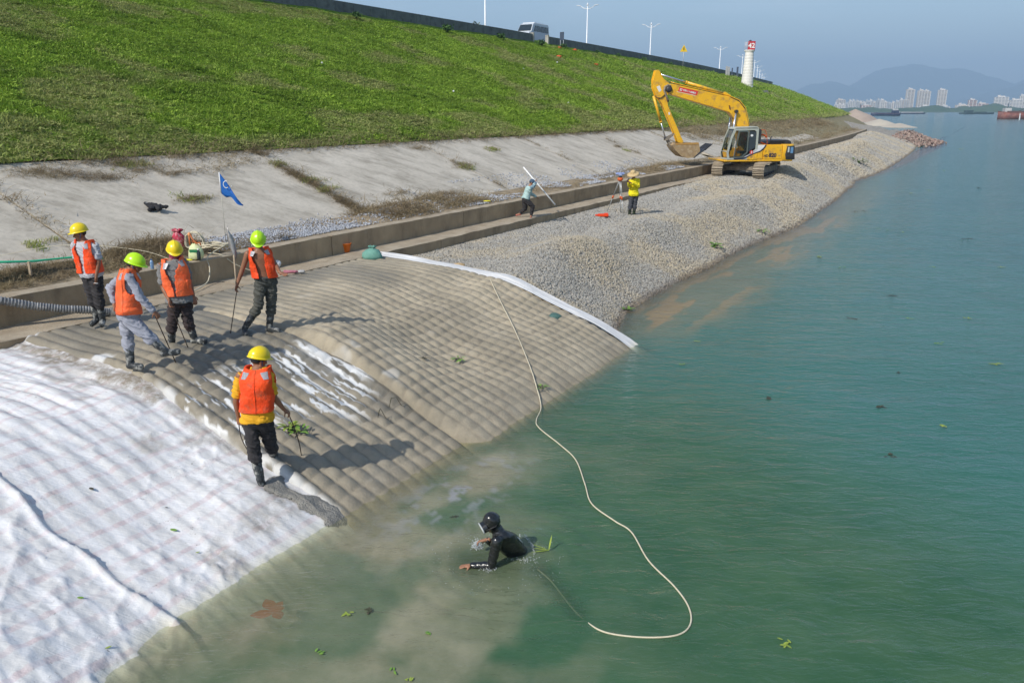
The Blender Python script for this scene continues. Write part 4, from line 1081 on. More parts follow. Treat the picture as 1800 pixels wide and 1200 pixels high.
        b.rings(rr, True, True); o = b.build('helmet', cfg['helmet'], e)
        b = MB(); b.tube([hd + r * .082 + up * .02, hd + r * .070 - up * .04 + hf * .02, hd - up * .105 + hf * .040, hd - r * .070 - up * .04 + hf * .02, hd - r * .082 + up * .02], .005, 6)
        b.build('chin_strap', STRAP, e)
    return e, P, torso_frame, (r, hf, up)

def pose(rootpx, z, pts, spread=None, hipw=.095, shw=.185):
    """joints read off the photograph in a vertical plane through the feet, with depth offsets in metres"""
    r = at_z(rootpx[0], rootpx[1], z); J = {'root': r}
    for k, v in pts.items():
        J[k] = at_y(v[0], v[1], r.y + (v[2] if len(v) > 2 else 0))
    return J
def Zm(ox, oy, k):
    return lambda x, y, d=0.: (ox + x / k, oy + y / k, d)
PEOPLE = {}
def report(nm, J):
    pass

DK = mat('black work trousers', (.022, .020, .022), (.035, .032, .034), 6, .85, dirt=(.12, .11, .10), dscale=5, dlo=.60, dhi=.75, bump=.3, bscale=200)
DB = mat('dark brown work trousers', (.050, .034, .034), (.032, .025, .026), 6, .85, dirt=(.13, .11, .10), dscale=5, dlo=.60, dhi=.75)
GRT = mat('grey green work trousers', (.085, .085, .072), (.06, .062, .056), 6, .85, dirt=(.16, .15, .13), dscale=5, dlo=.58, dhi=.72)
LG = mat('pale grey work suit', (.30, .31, .36), (.25, .26, .31), 4, .8, dirt=(.20, .19, .18), dscale=3, dlo=.58, dhi=.75, bump=.2, bscale=200)
SH1 = mat('pale grey shirt', (.46, .46, .49), (.38, .38, .41), 5, .8)
SH3 = mat('grey shirt', (.20, .20, .20), (.165, .165, .165), 5, .85)
SH5 = mat('mustard shirt', (.72, .38, .015), (.66, .33, .012), 5, .8)
SH6 = mat('pale aqua shirt', (.38, .52, .50), (.33, .46, .45), 5, .8)
SH7 = mat('bright yellow shirt', (.80, .70, .012), (.74, .62, .012), 5, .8)
NAVY = mat('navy sleeve', (.05, .09, .14), None, rough=.8)
CAMO = mat('green camouflage boots', (.020, .045, .018), (.055, .080, .030), 26, .55, dirt=(.012, .016, .010), dscale=18, dlo=.45, dhi=.5)
FLESH = mat('pink sandals', (.42, .12, .10), None, rough=.6)

z1 = Zm(80, 360, 3.75); z2 = Zm(360, 580, 3.75); z4 = Zm(860, 270, 6)
# 1: upper left, red vest over a grey T-shirt
J = pose((175, 568), 1.52, dict(pelvis=z1(300, 452), neck=z1(253, 238), head=z1(226, 192, -.02), shL=z1(326, 268, -.02), shR=z1(193, 262, .10), elL=z1(350, 372, -.05), wrL=z1(334, 470, -.14),
    elR=z1(205, 360, .24), wrR=z1(255, 440, .30), hipL=z1(332, 470, .0), hipR=z1(272, 468, .04), knL=z1(352, 622, -.03), knR=z1(308, 615, 0), anL=z1(376, 755, 0), anR=z1(338, 742, .03), toL=z1(370, 790, -.10), toR=z1(306, 786, -.04)))
PEOPLE[1] = make_person('worker in red orange vest and yellow helmet standing by the ribbed hose with a cigarette', J, (-.45, -.9, 0), (-.75, -.65, -.15),
    dict(trousers=DK, shirt=SH1, vest=VEST, helmet=HELY, gap=(.07, .40), v0=.04, skin=SKIN, pockets=(.95, -.95), shirt_v0=-.1, curlL=.5, hdL=(-.1, -.1, -1), hnL=(-1, 0, 0)))
b = MB(); w_ = Vector(J['wrL']); b.tube([w_ + Vector((-.03, -.05, -.11)), w_ + Vector((.045, -.06, -.112))], .0045, 6); tag(b.build('cigarette', WHITE), 'white cigarette in the hand of the upper left worker', 'cigarette')
# 2: pale grey suit, lime helmet, stepping to the right
J = pose((235, 650), 1.36, dict(pelvis=z1(548, 730), neck=z1(545, 432), head=z1(588, 400, 0), shR=z1(552, 478, -.16), shL=z1(520, 470, .18), elR=z1(622, 605, -.20), wrR=z1(712, 700, -.15),
    elL=z1(425, 545, .20), wrL=z1(452, 640, .10), hipR=z1(560, 762, -.08), hipL=z1(534, 758, .08), knR=z1(676, 868, -.10), knL=z1(542, 885, .06), anR=z1(790, 962, -.05), anL=z1(562, 1045, .02), toR=z1(872, 968, .02), toL=z1(628, 1068, -.04)))
PEOPLE[2] = make_person('worker in pale grey suit, orange vest and lime helmet stretching one boot forward', J, (.90, .35, 0), (.95, .02, -.35),
    dict(trousers=LG, shirt=LG, long=True, vest=VESTF, helmet=HELG, gap=(.12, .5), v0=.02, belt=True, shirt_v0=-.1, seams=(2.3, -2.3), curlR=.9, hnR=(-.2, .6, -1), tucked=True, curlL=.4))
hand2 = Vector(J['wrR'])
# 3: grey T-shirt, yellow helmet, scarf
J = pose((318, 603), 1.40, dict(pelvis=z1(888, 640), neck=z1(838, 358), head=z1(852, 308, -.03), shR=z1(758, 402, -.04), shL=z1(912, 372, .08), elR=z1(775, 545, -.10), wrR=z1(815, 628, -.20),
    elL=z1(952, 515, .12), wrL=z1(976, 600, .06), hipR=z1(850, 660, -.04), hipL=z1(925, 655, .06), knR=z1(832, 785, -.05), knL=z1(940, 765, .02), anR=z1(832, 912, 0), anL=z1(985, 885, .05), toR=z1(842, 950, -.10), toL=z1(1052, 898, 0)))
PEOPLE[3] = make_person('worker with grey T-shirt, orange vest, pink scarf and yellow helmet looking down', J, (.50, -.86, 0), (.45, -.85, -.45),
    dict(trousers=DB, shirt=SH3, vest=VESTF, helmet=HELY, gap=(.06, .45), v0=.16, gapc=.25, pockets=(-.85,), shirt_v0=-.02, curlR=.9, hdR=(.25, -.25, -1), hnR=(.8, -.3, 0), build=1.06))
hand3 = Vector(J['wrR']); e3, P3, tf3, hf3 = PEOPLE[3]
b = MB(); hd = P3['head']; r_, f_, u_ = hf3
b.rings([ellring(hd - u_ * (.02 + .012 * i) - f_ * .012, r_, f_, .084 + .006 * math.sin(i * 1.3), .088 + .005 * math.sin(i * 1.9), 24) for i in range(8)], True, True)
b.build('scarf', mat('pink scarf', (.32, .04, .10), (.16, .02, .05), 30, .8), e3)
# 4: bare chested, lime helmet
J = pose((455, 582), 1.38, dict(pelvis=z1(1450, 500), neck=z1(1408, 288), head=z1(1404, 238, -.08), shR=z1(1333, 322, -.03), shL=z1(1460, 308, .05), elR=z1(1296, 430, -.06), wrR=z1(1264, 524, -.12),
    elL=z1(1518, 398, .05), wrL=z1(1545, 446, -.14), hipR=z1(1420, 515, -.03), hipL=z1(1487, 512, .05), knR=z1(1402, 668, -.06), knL=z1(1488, 672, .10), anR=z1(1314, 812, -.05), anL=z1(1476, 806, .10), toR=z1(1322, 856, -.16), toL=z1(1540, 832, .06)))
PEOPLE[4] = make_person('bare chested worker in an orange vest and lime helmet holding up a shovel, palm open', J, (.32, -.92, 0), (.20, -.75, -.62),
    dict(trousers=GRT, vest=VEST, helmet=HELG, gap=(.26, .5), v0=.10, gapc=.22, pockets=(-.9,), curlR=1.0, hdR=(-.25, -.3, -.9), hnR=(.9, -.2, 0), curlL=.22, hdL=(.85, -.35, -.25), hnL=(0, -.5, .8), skin=SKIN))
hand4 = Vector(J['wrR'])
# 5: foreground, seen from behind
J = pose((462, 850), .40, dict(pelvis=z2(345, 592), neck=z2(350, 248), head=z2(356, 202, .03), shL=z2(232, 300, .02), shR=z2(412, 300, .0), elL=z2(205, 468, -.02), wrL=z2(220, 570, .03),
    elR=z2(462, 448, .06), wrR=z2(520, 520, .16), hipL=z2(305, 622, 0), hipR=z2(395, 615, .04), knL=z2(322, 800, .02), knR=z2(437, 758, .25), anL=z2(366, 975, .0), anR=z2(452, 822, .62), toL=z2(384, 1024, .04), toR=z2(476, 800, .74)))
PEOPLE[5] = make_person('foreground worker seen from behind in orange vest and mustard shirt, holding a rod', J, (.18, .98, 0), (.72, .66, -.25),
    dict(trousers=DK, shirt=SH5, vest=VEST, helmet=HELY, gap=(.12, .5), v0=.20, shirt_v0=-.02, seams=(math.pi,), curlR=.9, hdR=(.5, .3, -.6), hnR=(-.5, .2, -.6), curlL=.9, hdL=(.05, 0, -1), hnL=(.3, .9, 0), build=1.04))
hand5R = Vector(J['wrR']); hand5L = Vector(J['wrL'])
# 6: pushing a white pole along the ledge
J = pose((925, 382), 1.47, dict(pelvis=z4(382, 480), neck=z4(428, 345), head=z4(452, 308, .02), shR=z4(432, 372, -.15), shL=z4(415, 362, .17), elR=z4(466, 345, -.20), wrR=z4(488, 305, -.14),
    elL=z4(445, 428, .22), wrL=z4(490, 452, .26), hipR=z4(388, 490, -.08), hipL=z4(378, 490, .09), knR=z4(458, 560, -.06), knL=z4(378, 580, .12), anR=z4(442, 648, -.06), anL=z4(322, 630, .10), toR=z4(438, 668, -.10), toL=z4(286, 646, .08)))
PEOPLE[6] = make_person('person in pale aqua shirt and dark cap carrying a white pole along the ledge', J, (.88, .25, -.2), (.80, -.25, -.25),
    dict(trousers=DK, tucked=False, boots=False, shoemat=FLESH, shirt=SH6, long=True, shirt_v0=0, curlR=.9, hdR=(.1, .1, 1), hnR=(1, 0, 0), skin=SKIN2, vox=.012, build=.95))
e6, P6, tf6, hf6 = PEOPLE[6]; hand6 = Vector(J['wrR'])
b = MB(); hd = P6['head']; r_, f_, u_ = hf6; R_ = Matrix((r_, f_, u_)).transposed()
b.ell(hd + u_ * .045 - f_ * .006, (.088, .104, .085), R_); b.ell(hd + u_ * .035 + f_ * .115, (.070, .065, .010), R_); b.build('cap', NAVY, e6)
for S_ in 'R':
    b = MB(); b.capsule(P6['sh' + S_].lerp(P6['el' + S_], .35), P6['el' + S_], .068, .062); b.capsule(P6['el' + S_], P6['el' + S_].lerp(P6['wr' + S_], .92), .062, .048); b.build('sleeve', mat('blue grey sleeve', (.10, .17, .24), None, rough=.8), e6)
# 7: surveyor with straw hat
J = pose((1110, 377), float(hit(1110, 377, gravel_z).z) + .02, dict(pelvis=z4(1522, 430), neck=z4(1524, 262), head=z4(1520, 226, -.03), shR=z4(1492, 292, -.03), shL=z4(1572, 282, .02), elR=z4(1478, 345, -.16), wrR=z4(1468, 306, -.36),
    elL=z4(1572, 350, -.05), wrL=z4(1500, 312, -.34), hipR=z4(1503, 440, 0), hipL=z4(1545, 440, .03), knR=z4(1490, 545, -.02), knL=z4(1535, 545, .03), anR=z4(1478, 635, 0), anL=z4(1525, 635, .04), toR=z4(1462, 655, -.08), toL=z4(1506, 655, -.04)))
PEOPLE[7] = make_person('surveyor in a bright yellow shirt and wide straw hat beside the tripod on the gravel', J, (-.45, -.88, 0), (-.5, -.8, -.4),
    dict(trousers=mat('slate trousers', (.065, .068, .082), (.05, .052, .06), 6, .85), shirt=SH7, long=True, shirt_v0=-.1, bootmat=CAMO, skin=SKIN, vox=.012, build=1.02, curlR=.8, curlL=.8, hdL=(-.8, -.3, .2), hnL=(0, -.4, .8), hdR=(-.2, -.5, .7), hnR=(.4, .3, .8)))
e7, P7, tf7, hf7 = PEOPLE[7]; hand7 = Vector(J['wrR'])
hd = P7['head']; r_, f_, u_ = hf7; u_ = (u_ + Vector((0, 0, .8))).normalized(); r_, f_, u_ = frame(f_, u_); R_ = Matrix((r_, f_, u_)).transposed()
STRAW = mat('straw', (.56, .42, .22), (.44, .31, .15), 30, .85, bump=.6, bscale=90)
b = MB(); b.lathe([(.245, .0), (.25, .006), (.19, .032), (.115, .052), (.108, .075), (.10, .12), (.07, .15), (.03, .168), (.003, .172)], hd + u_ * .035, 32, R_)
b.build('straw_hat', STRAW, e7)
b = MB(); b.box(hand7 + Vector((-.02, -.05, .09)), (.075, .012, .15), Euler((.5, .2, .3)).to_matrix(), .004); tag(b.build('phone', mat('dark phone', (.02, .02, .025), None, rough=.2)), 'dark phone held up by the surveyor in yellow', 'phone')

# 8: diver
zd = Zm(740, 860, 6)
rt = at_z(893, 985, 0)
J = {'root': rt}
for k, v in dict(pelvis=(1110, 775, .34), neck=(838, 470, 0), head=(742, 352, -.02), shR=(885, 500, .16), shL=(800, 545, -.17), elL=(742, 800, -.16), wrL=(535, 800, -.13), elR=(800, 600, .28), wrR=(700, 530, .14),
    hipL=(1125, 800, .22), hipR=(1110, 780, .46), knL=(1010, 1010, -.08), knR=(1030, 1010, .2), anL=(1250, 1190, -.05), anR=(1260, 1180, .2), toL=(1330, 1210, -.05), toR=(1340, 1200, .2)).items():
    q = zd(*v); J[k] = at_y(q[0], q[1], rt.y + v[2])
WET = mat('wet black neoprene', (.010, .011, .012), (.016, .017, .018), 8, .22, spec=.6, bump=.25, bscale=45, bdist=.006)
ed, Pd, tfd, hfd = make_person('diver in a black wetsuit and mask leaning forward in the water near the mattress', J, (-.85, -.15, -.5), (-.86, -.30, -.42),
    dict(diver=True, bodymat=SKIN2, curlL=.35, curlR=.8, hdL=(-1, -.05, -.05), hnL=(0, 0, -1), hdR=(-.9, .0, -.15), hnR=(0, -.3, -.9)))
b = MB()
hd = Pd['head']; r_, f_, u_ = hfd; Rh = Matrix((r_, f_, u_)).transposed()
W8 = [(-.10, .125, .085), (0, .165, .115), (.12, .160, .112), (.30, .148, .108), (.5, .16, .115), (.7, .185, .125), (.84, .19, .118), (.93, .15, .1), (1.0, .09, .085), (1.05, .07, .07)]
rr = []
for v, rx, ry in W8:
    c, r2, f2 = tfd(v); rr.append(ellring(c, r2, f2, rx + .014, ry + .014))
b.rings(rr)
b.capsule(Pd['neck'], hd, .074, .070)
b.ell(hd + u_ * .022 - f_ * .016, (.094, .104, .112), Rh, 20, 14); b.ell(hd - u_ * .055 - f_ * .012, (.078, .075, .078), Rh, 16, 10)
for S_ in 'LR':
    sh, el, wr = Pd['sh' + S_], Pd['el' + S_], Pd['wr' + S_]
    b.capsule(sh, sh.lerp(el, .4), .070, .062); b.capsule(sh.lerp(el, .35), el, .062, .052); b.capsule(el, el.lerp(wr, .95), .054, .040)
    hp, kn, an = Pd['hip' + S_], Pd['kn' + S_], Pd['an' + S_]; b.capsule(hp, kn, .105, .07); b.capsule(kn, an, .07, .05); b.capsule(Pd['pelvis'], hp, .12, .105)
remesh(b.bm, 'wetsuit', .010, WET, ed, 3, .006, 9, 4)
MK = mat('mask glass', (.25, .27, .28), None, rough=.06, spec=.9); FR = mat('pale mask rim', (.42, .44, .44), None, rough=.3)
mc = hd + f_ * .125 + u_ * .005; b = MB(); rr = []
def oval(c, rx, rz, n=26): return [c + r_ * (rx * math.cos(2 * math.pi * k / n)) + u_ * (rz * math.sin(2 * math.pi * k / n)) for k in range(n)]
b.rings([oval(mc - f_ * .060, .080, .062), oval(mc - f_ * .02, .080, .060), oval(mc, .080, .058)], True, False)
b.build('mask_skirt', WET, ed)
b = MB(); ov = oval(mc + f_ * .002, .080, .058); b.tube(ov + [ov[0]], .008, 8); mk = b.build('mask_rim', FR, ed)
b = MB(); b.rings([oval(mc - f_ * .004, .076, .054), oval(mc + f_ * .002, .075, .053)], True, True); b.build('mask_lens', MK, ed)
b = MB(); pts = [hd + r_ * (.098 * math.cos(a)) + f_ * (.100 * math.sin(a) - .0) + u_ * .0 for a in np.linspace(.6, math.pi * 2 - 3.6 + .0, 3)]
pts = [mc + r_ * .08 - f_ * .03, hd + r_ * .101 - f_ * .02, hd - f_ * .118 + u_ * .02, hd - r_ * .101 - f_ * .02, mc - r_ * .08 - f_ * .03]; b.tube(pts, .008, 6); b.build('mask_strap', mat('black strap', (.02, .02, .02), None, rough=.5), ed)
c, r2, f2 = tfd(.62); ba = c - f2 * .135 + r2 * -.02; uu = (Pd['neck'] - Pd['pelvis']).normalized()
b = MB(); b.tube([ba - uu * .07, ba + uu * .07], .006, 6); b.build('zip', WHITE, ed)
DIVER_ROOT = rt; DIVER_J = J
if __name__ == '__main__' and False: pass
BONES = ''
# ================================================================== excavator
EXY = mat('excavator yellow paint', (.80, .44, .014), (.76, .40, .014), 2, .38, spec=.5, dirt=(.36, .20, .07), dscale=3.2, dlo=.50, dhi=.70, bump=.1, bscale=30)
EXD = mat('dusty steel', (.22, .185, .14), (.13, .105, .08), 5, .7, dirt=(.36, .31, .24), dscale=6, dlo=.45, dhi=.7, bump=.5, bscale=30, bdist=.01)
EXK = mat('dark machine metal', (.022, .022, .026), (.045, .043, .045), 6, .5)
EXG = mat('cab grey paint', (.42, .44, .38), (.37, .39, .34), 3, .45, dirt=(.25, .24, .19), dscale=5, dlo=.6, dhi=.8)
EXW = mat('white panel paint', (.72, .73, .72), (.66, .66, .65), 3, .45)
NAVYP = mat('navy stripe paint', (.015, .018, .045), None, rough=.5)
CHR = mat('cylinder chrome', (.62, .63, .66), None, rough=.22, metal=.9)
REDP = mat('red sticker', (.62, .03, .02), None, rough=.5)
ORP = mat('orange frame paint', (.62, .11, .02), (.5, .09, .02), 5, .5)
GLS = NT('cab glass'); _g = GLS.n('ShaderNodeBsdfGlossy'); _g.inputs['Roughness'].default_value = .03; _t = GLS.n('ShaderNodeBsdfTransparent'); _t.inputs[0].default_value = (.66, .70, .66, 1)
_m = GLS.n('ShaderNodeMixShader'); _fr = GLS.n('ShaderNodeFresnel'); _fr.inputs[0].default_value = 1.5; GLS.l(_fr.outputs[0], _m.inputs[0]); GLS.l(_t.outputs[0], _m.inputs[1]); GLS.l(_g.outputs[0], _m.inputs[2]); GLASS = GLS.done(_m.outputs[0])
def text_mesh(name, s, size, mat_, parent, M_, ext=.002, align='LEFT', bold=0.):
    cu = bpy.data.curves.new(name, 'FONT'); cu.body = s; cu.size = size; cu.extrude = ext; cu.align_x = align; cu.resolution_u = 3; cu.offset = bold
    o = bpy.data.objects.new(name, cu); COL.objects.link(o)
    dg = bpy.context.evaluated_depsgraph_get(); dg.update()
    me = bpy.data.meshes.new_from_object(o.evaluated_get(dg)); me.name = name
    bpy.data.objects.remove(o); bpy.data.curves.remove(cu)
    me.transform(M_); o = mesh_obj(name, me, None, parent); me.materials.clear(); me.materials.append(mat_)
    return o
EXZ = 1.36
ec = WV(48.2, 12.35, EXZ)
HD = math.radians(-98.0)          # heading of the upper body, from +Y clockwise
ex = empty('excavator', ec, 'yellow tracked excavator with a raised boom and open bucket standing on the gravel bank', 'excavator')
F_ = Vector((math.sin(HD), math.cos(HD), 0)); L_ = Vector((-F_.y, F_.x, 0)); U_ = Vector((0, 0, 1))
def xl(x, z, y): return F_ * (x * .89 if x < 2.2 else 1.958 + (x - 2.2) * 1.07) + L_ * (y * .93) + U_ * (z * .90)
RX = Matrix((F_, L_, U_)).transposed()
def prism(b, poly, y0, y1): return b.prism(poly, y0, y1, xl)
# ---- undercarriage, aligned with the bank
TB = Vector((BX, BY, 0)); TN = Vector((BY, -BX, 0))      # along, river side
def tl(a, z, c): return TB * a + TN * (c * .96) + U_ * (z * .93)
RT = Matrix((TB, TN, U_)).transposed()
def track_path(n):
    """closed path of the track chain: (a,z, tangent angle)"""
    r = .40; La = 1.62; P_ = []
    per = 4 * La + 2 * math.pi * r; out_ = []
    for i in range(n):
        d = per * i / n
        if d < 2 * La: out_.append((-La + d, 0, 0.))
        elif d < 2 * La + math.pi * r: a = (d - 2 * La) / r; out_.append((La + r * math.sin(a), r - r * math.cos(a), a))
        elif d < 4 * La + math.pi * r: out_.append((La - (d - 2 * La - math.pi * r), 2 * r, math.pi))
        else: a = (d - 4 * La - math.pi * r) / r; out_.append((-La - r * math.sin(a), r + r * math.cos(a), math.pi + a))
    return out_
shoe_me = None
for side in (-1.22, 1.22):
    tr = bpy.data.objects.new('track', None); COL.objects.link(tr); tr.parent = ex
    for a, z, an in track_path(46):
        if shoe_me is None:
            b = MB(); b.box((0, 0, .0), (.145, .62, .035)); b.box((-.05, 0, -.04), (.022, .62, .06)); b.box((.045, 0, -.035), (.018, .62, .045))
            o = b.build('track_shoe', mat('worn track steel', (.36, .30, .22), (.22, .175, .125), 8, .6, dirt=(.46, .38, .28), dscale=5, dlo=.48, dhi=.66), tr); shoe_me = o.data
        else: o = mesh_obj('track_shoe', shoe_me, None, tr)
        R = RT @ Matrix.Rotation(-an, 3, 'Y')
        o.matrix_parent_inverse = Matrix.Identity(4); o.matrix_basis = Matrix.Translation(tl(a, z + .055, side)) @ R.to_4x4()
    b = MB(); b.box(tl(0, .48, side), (3.2, .30, .34), RT, .03)
    b.build('track_frame', EXD, tr)
    for a in (-1.62, 1.62):
        b = MB(); b.lathe([(.05, -.17), (.30, -.16), (.34, -.06), (.34, .06), (.30, .16), (.05, .17)], tl(a, .455, side), 20, RT @ Matrix.Rotation(math.pi / 2, 3, 'X')); b.build('sprocket' if a > 0 else 'idler', EXD, tr)
    for a in np.linspace(-1.2, 1.2, 7):
        b = MB(); b.lathe([(.04, -.14), (.12, -.13), (.12, .13), (.04, .14)], tl(a, .19, side), 12, RT @ Matrix.Rotation(math.pi / 2, 3, 'X')); b.build('roller', EXK, tr)
b = MB(); b.box(tl(0, .62, 0), (1.5, 1.3, .34), RT, .05)
for a in (-.75, .75): b.box(tl(a, .52, 0), (.36, 2.3, .26), RT, .04)
b.lathe([(.62, .0), (.66, .04), (.66, .20), (.60, .24)], tl(0, .78, 0), 28); b.build('undercarriage', EXD, ex)
# ---- upper structure
b = MB(); prism(b, [(2.15, 1.00), (2.15, 1.10), (-2.45, 1.16), (-2.45, 1.00)], -1.32, 1.32); b.build('deck', EXY, ex, .02)
def side_box(name, x0, x1, z0, z1, y0, y1, m, bev=.05):
    b = MB(); b.box(xl((x0 + x1) / 2, (z0 + z1) / 2, (y0 + y1) / 2), (abs(x1 - x0) * .89, abs(y1 - y0) * .93, (z1 - z0) * .90), RX, bev); return b.build(name, m, ex)
side_box('side_panel', -.42, -1.72, 1.11, 2.03, .62, 1.34, EXY, .04)
side_box('side_panel', .02, -.40, 1.11, 2.03, .62, 1.335, EXY, .04)
side_box('engine_house', .02, -1.72, 1.11, 1.98, -1.32, .60, EXY, .05)
side_box('tank', 1.2, .05, 1.11, 1.75, -1.32, -.55, EXY, .05)
# white patch and navy stripe on the small panel (flat paint plates)
def plate(name, poly, y, m, t=.006):
    b = MB(); prism(b, poly, y, y + t); return b.build(name, m, ex)
plate('white_panel', [(.0, 2.02), (.0, 1.60), (-.2, 1.68), (-.42, 1.88), (-.50, 2.02)], 1.342, EXW)
plate('stripe', [(.0, 1.60), (-.2, 1.68), (-.42, 1.88), (-.50, 2.02), (-.60, 2.02), (-.50, 1.84), (-.25, 1.62), (.0, 1.53)], 1.343, NAVYP)
# counterweight: rounded
b = MB(); pl_ = []
for k in range(13):
    a = math.pi * k / 12; pl_.append((-1.74 - 1.02 * math.sin(a) ** .55, 1.36 * math.copysign(abs(math.cos(a)) ** .55, math.cos(a))))
rr = [[xl(x + (.04 if zz < 1.1 else 0), zz, y * (.97 if zz in (1.0, 2.05) else 1)) for x, y in pl_] for zz in (1.0, 1.05, 1.98, 2.05)]
b.rings(rr); b.build('counterweight', EXY, ex, .02)
plate('counterweight_recess', [(-1.98, 1.10), (-1.90, 1.40), (-2.0, 1.95), (-2.50, 1.95), (-2.58, 1.10)], 1.30, EXK, .05)
plate('notice', [(-2.05, 1.55), (-2.05, 1.88), (-2.16, 1.88), (-2.16, 1.55)], 1.352, mat('pale notice', (.45, .5, .5), None, rough=.4))
plate('notice', [(-2.24, 1.5), (-2.24, 1.88), (-2.42, 1.88), (-2.42, 1.5)], 1.352, mat('blue notice', (.12, .25, .42), None, rough=.4))
plate('bumper', [(-1.95, 1.12), (-1.95, 1.26), (-2.52, 1.26), (-2.52, 1.12)], 1.352, mat('dark rubber', (.02, .02, .02), None, rough=.6), .03)
# engine hood
b = MB(); prism(b, [(-.72, 2.03), (-.86, 2.22), (-1.0, 2.29), (-2.2, 2.31), (-2.42, 2.22), (-2.46, 2.03)], -.7, 1.0); hood = b.build('engine_hood', EXK, ex, .04)
for k in range(12):
    for z_ in (2.13, 2.22):
        b = MB(); b.box(xl(-.98 - .085 * k, z_, 1.01), (.05, .02, .045), RX); b.build('vent', mat('vent slot', (.004, .004, .004), None, rough=.9) if k % 2 else mat('vent slot', (.004,) * 3), hood)
b = MB(); b.tube([xl(-1.2, 2.28, .6), xl(-1.2, 2.42, .6), xl(-1.28, 2.52, .6)], .03, 8); b.build('exhaust', EXK, ex)
# ---- cab (left side of the machine, the side we see)
cy0, cy1 = .32, 1.33
def hole_frame(name, outer, inner, y0, y1, m):
    """flat ring of metal between two outlines with equal vertex count"""
    b = MB(); n = len(outer)
    for k in range(n):
        j = (k + 1) % n
        b.prism([outer[k], outer[j], inner[j], inner[k]], y0, y1, xl)
    return b.build(name, m, ex)
front = [(1.95, 1.20), (2.02, 1.55), (1.80, 2.45), (1.62, 2.98)]
o_ = [(1.60, 1.12), (1.66, 1.50), (1.60, 2.40), (1.42, 2.90), (.25, 2.92), (.12, 2.80), (.10, 1.75), (.78, 1.12)]
side_out = [(1.98, 1.12), (2.04, 1.55), (1.84, 2.45), (1.62, 3.05), (.15, 3.10), (.0, 2.98), (.0, 1.12), (1.0, 1.12)]
side_in = [(1.84, 1.22), (1.92, 1.55), (1.74, 2.40), (1.52, 2.90), (.28, 2.92), (.14, 2.82), (.14, 1.75), (.70, 1.28)]
for y in (cy1 - .05, cy0):
    hole_frame('cab_frame', side_out, side_in, y, y + .05, EXG)
b = MB(); prism(b, [(1.60, 3.02), (1.45, 3.11), (.12, 3.14), (.0, 3.05), (.0, 2.98), (1.62, 2.98)], cy0, cy1); b.build('cab_roof', EXG, ex, .03)
b = MB(); prism(b, [(1.98, 1.12), (1.98, 1.22), (0, 1.22), (0, 1.12)], cy0 + .02, cy1 - .02); b.build('cab_floor', EXG, ex)
b = MB(); prism(b, [(.06, 1.12), (.06, 3.0), (.0, 3.0), (.0, 1.12)], cy0 + .02, cy1 - .02); b.build('cab_back', EXK, ex)
# lower cab skin: grey, then yellow wedge with navy edge, door outline
plate('lower_skin', [(.78, 1.22), (.14, 1.75), (0, 1.75), (0, 1.60), (.86, 1.30)], cy1 + .002, mat('silver skin', (.55, .55, .57), None, rough=.4))
plate('lower_skin', [(.66, 1.12), (.66, 1.34), (.0, 1.55), (.0, 1.12)], cy1 + .008, EXY, .01)
plate('stripe', [(1.55, 1.14), (1.55, 1.20), (.9, 1.24), (.0, 1.60), (.0, 1.54), (.9, 1.17)], cy1 + .020, NAVYP)
for poly in ([(1.84, 1.24), (1.92, 1.55), (1.74, 2.40), (1.52, 2.88), (1.44, 2.88), (1.58, 2.0), (1.60, 1.24)],): plate('side_glass', poly, cy1 - .03, GLASS, .008)
DOORF = EXK
dout = [(1.60, 1.24), (1.46, 2.30), (1.36, 2.90), (.78, 2.92), (.66, 2.80), (.66, 1.55), (1.05, 1.24)]
din = [(1.54, 1.30), (1.40, 2.28), (1.30, 2.82), (.82, 2.84), (.74, 2.76), (.74, 1.58), (1.08, 1.30)]
b = MB(); n = len(dout)
for k in range(n): b.prism([dout[k], dout[(k + 1) % n], din[(k + 1) % n], din[k]], cy1 + .005, cy1 + .045, xl)
door = b.build('door', mat('dark green grey frame', (.10, .12, .11), None, rough=.5), ex)
b = MB(); prism(b, din, cy1 + .012, cy1 + .020); b.build('door_glass', GLASS, door)
plate('rear_side_glass', [(.62, 1.60), (.62, 2.84), (.22, 2.84), (.16, 2.76), (.16, 1.86)], cy1 - .01, mat('dark tinted glass', (.03, .04, .05), None, rough=.1, spec=.8), .01)
plate('round_sticker', [(.45 + .09 * math.cos(a), 2.60 + .07 * math.sin(a)) for a in np.linspace(0, 6.283, 16, False)], cy1 + .004, EXW)
plate('round_emblem', [(.40 + .115 * math.cos(a), 1.57 + .115 * math.sin(a)) for a in np.linspace(0, 6.283, 24, False)], cy1 + .012, REDP)
# front glass
b = MB()
fr_ = [(1.96, 1.24), (2.02, 1.55), (1.80, 2.45), (1.58, 2.98)]
b.rings([[xl(x, z, cy0 + .04) for x, z in fr_], [xl(x, z, cy1 - .04) for x, z in fr_]], False, False, False); b.build('windscreen', GLASS, ex)
for z_ in (0,): 
    b = MB(); b.tube([xl(1.99, 1.62, cy0), xl(1.99, 1.62, cy1)], .03, 6); b.build('windscreen_bar', EXG, ex)
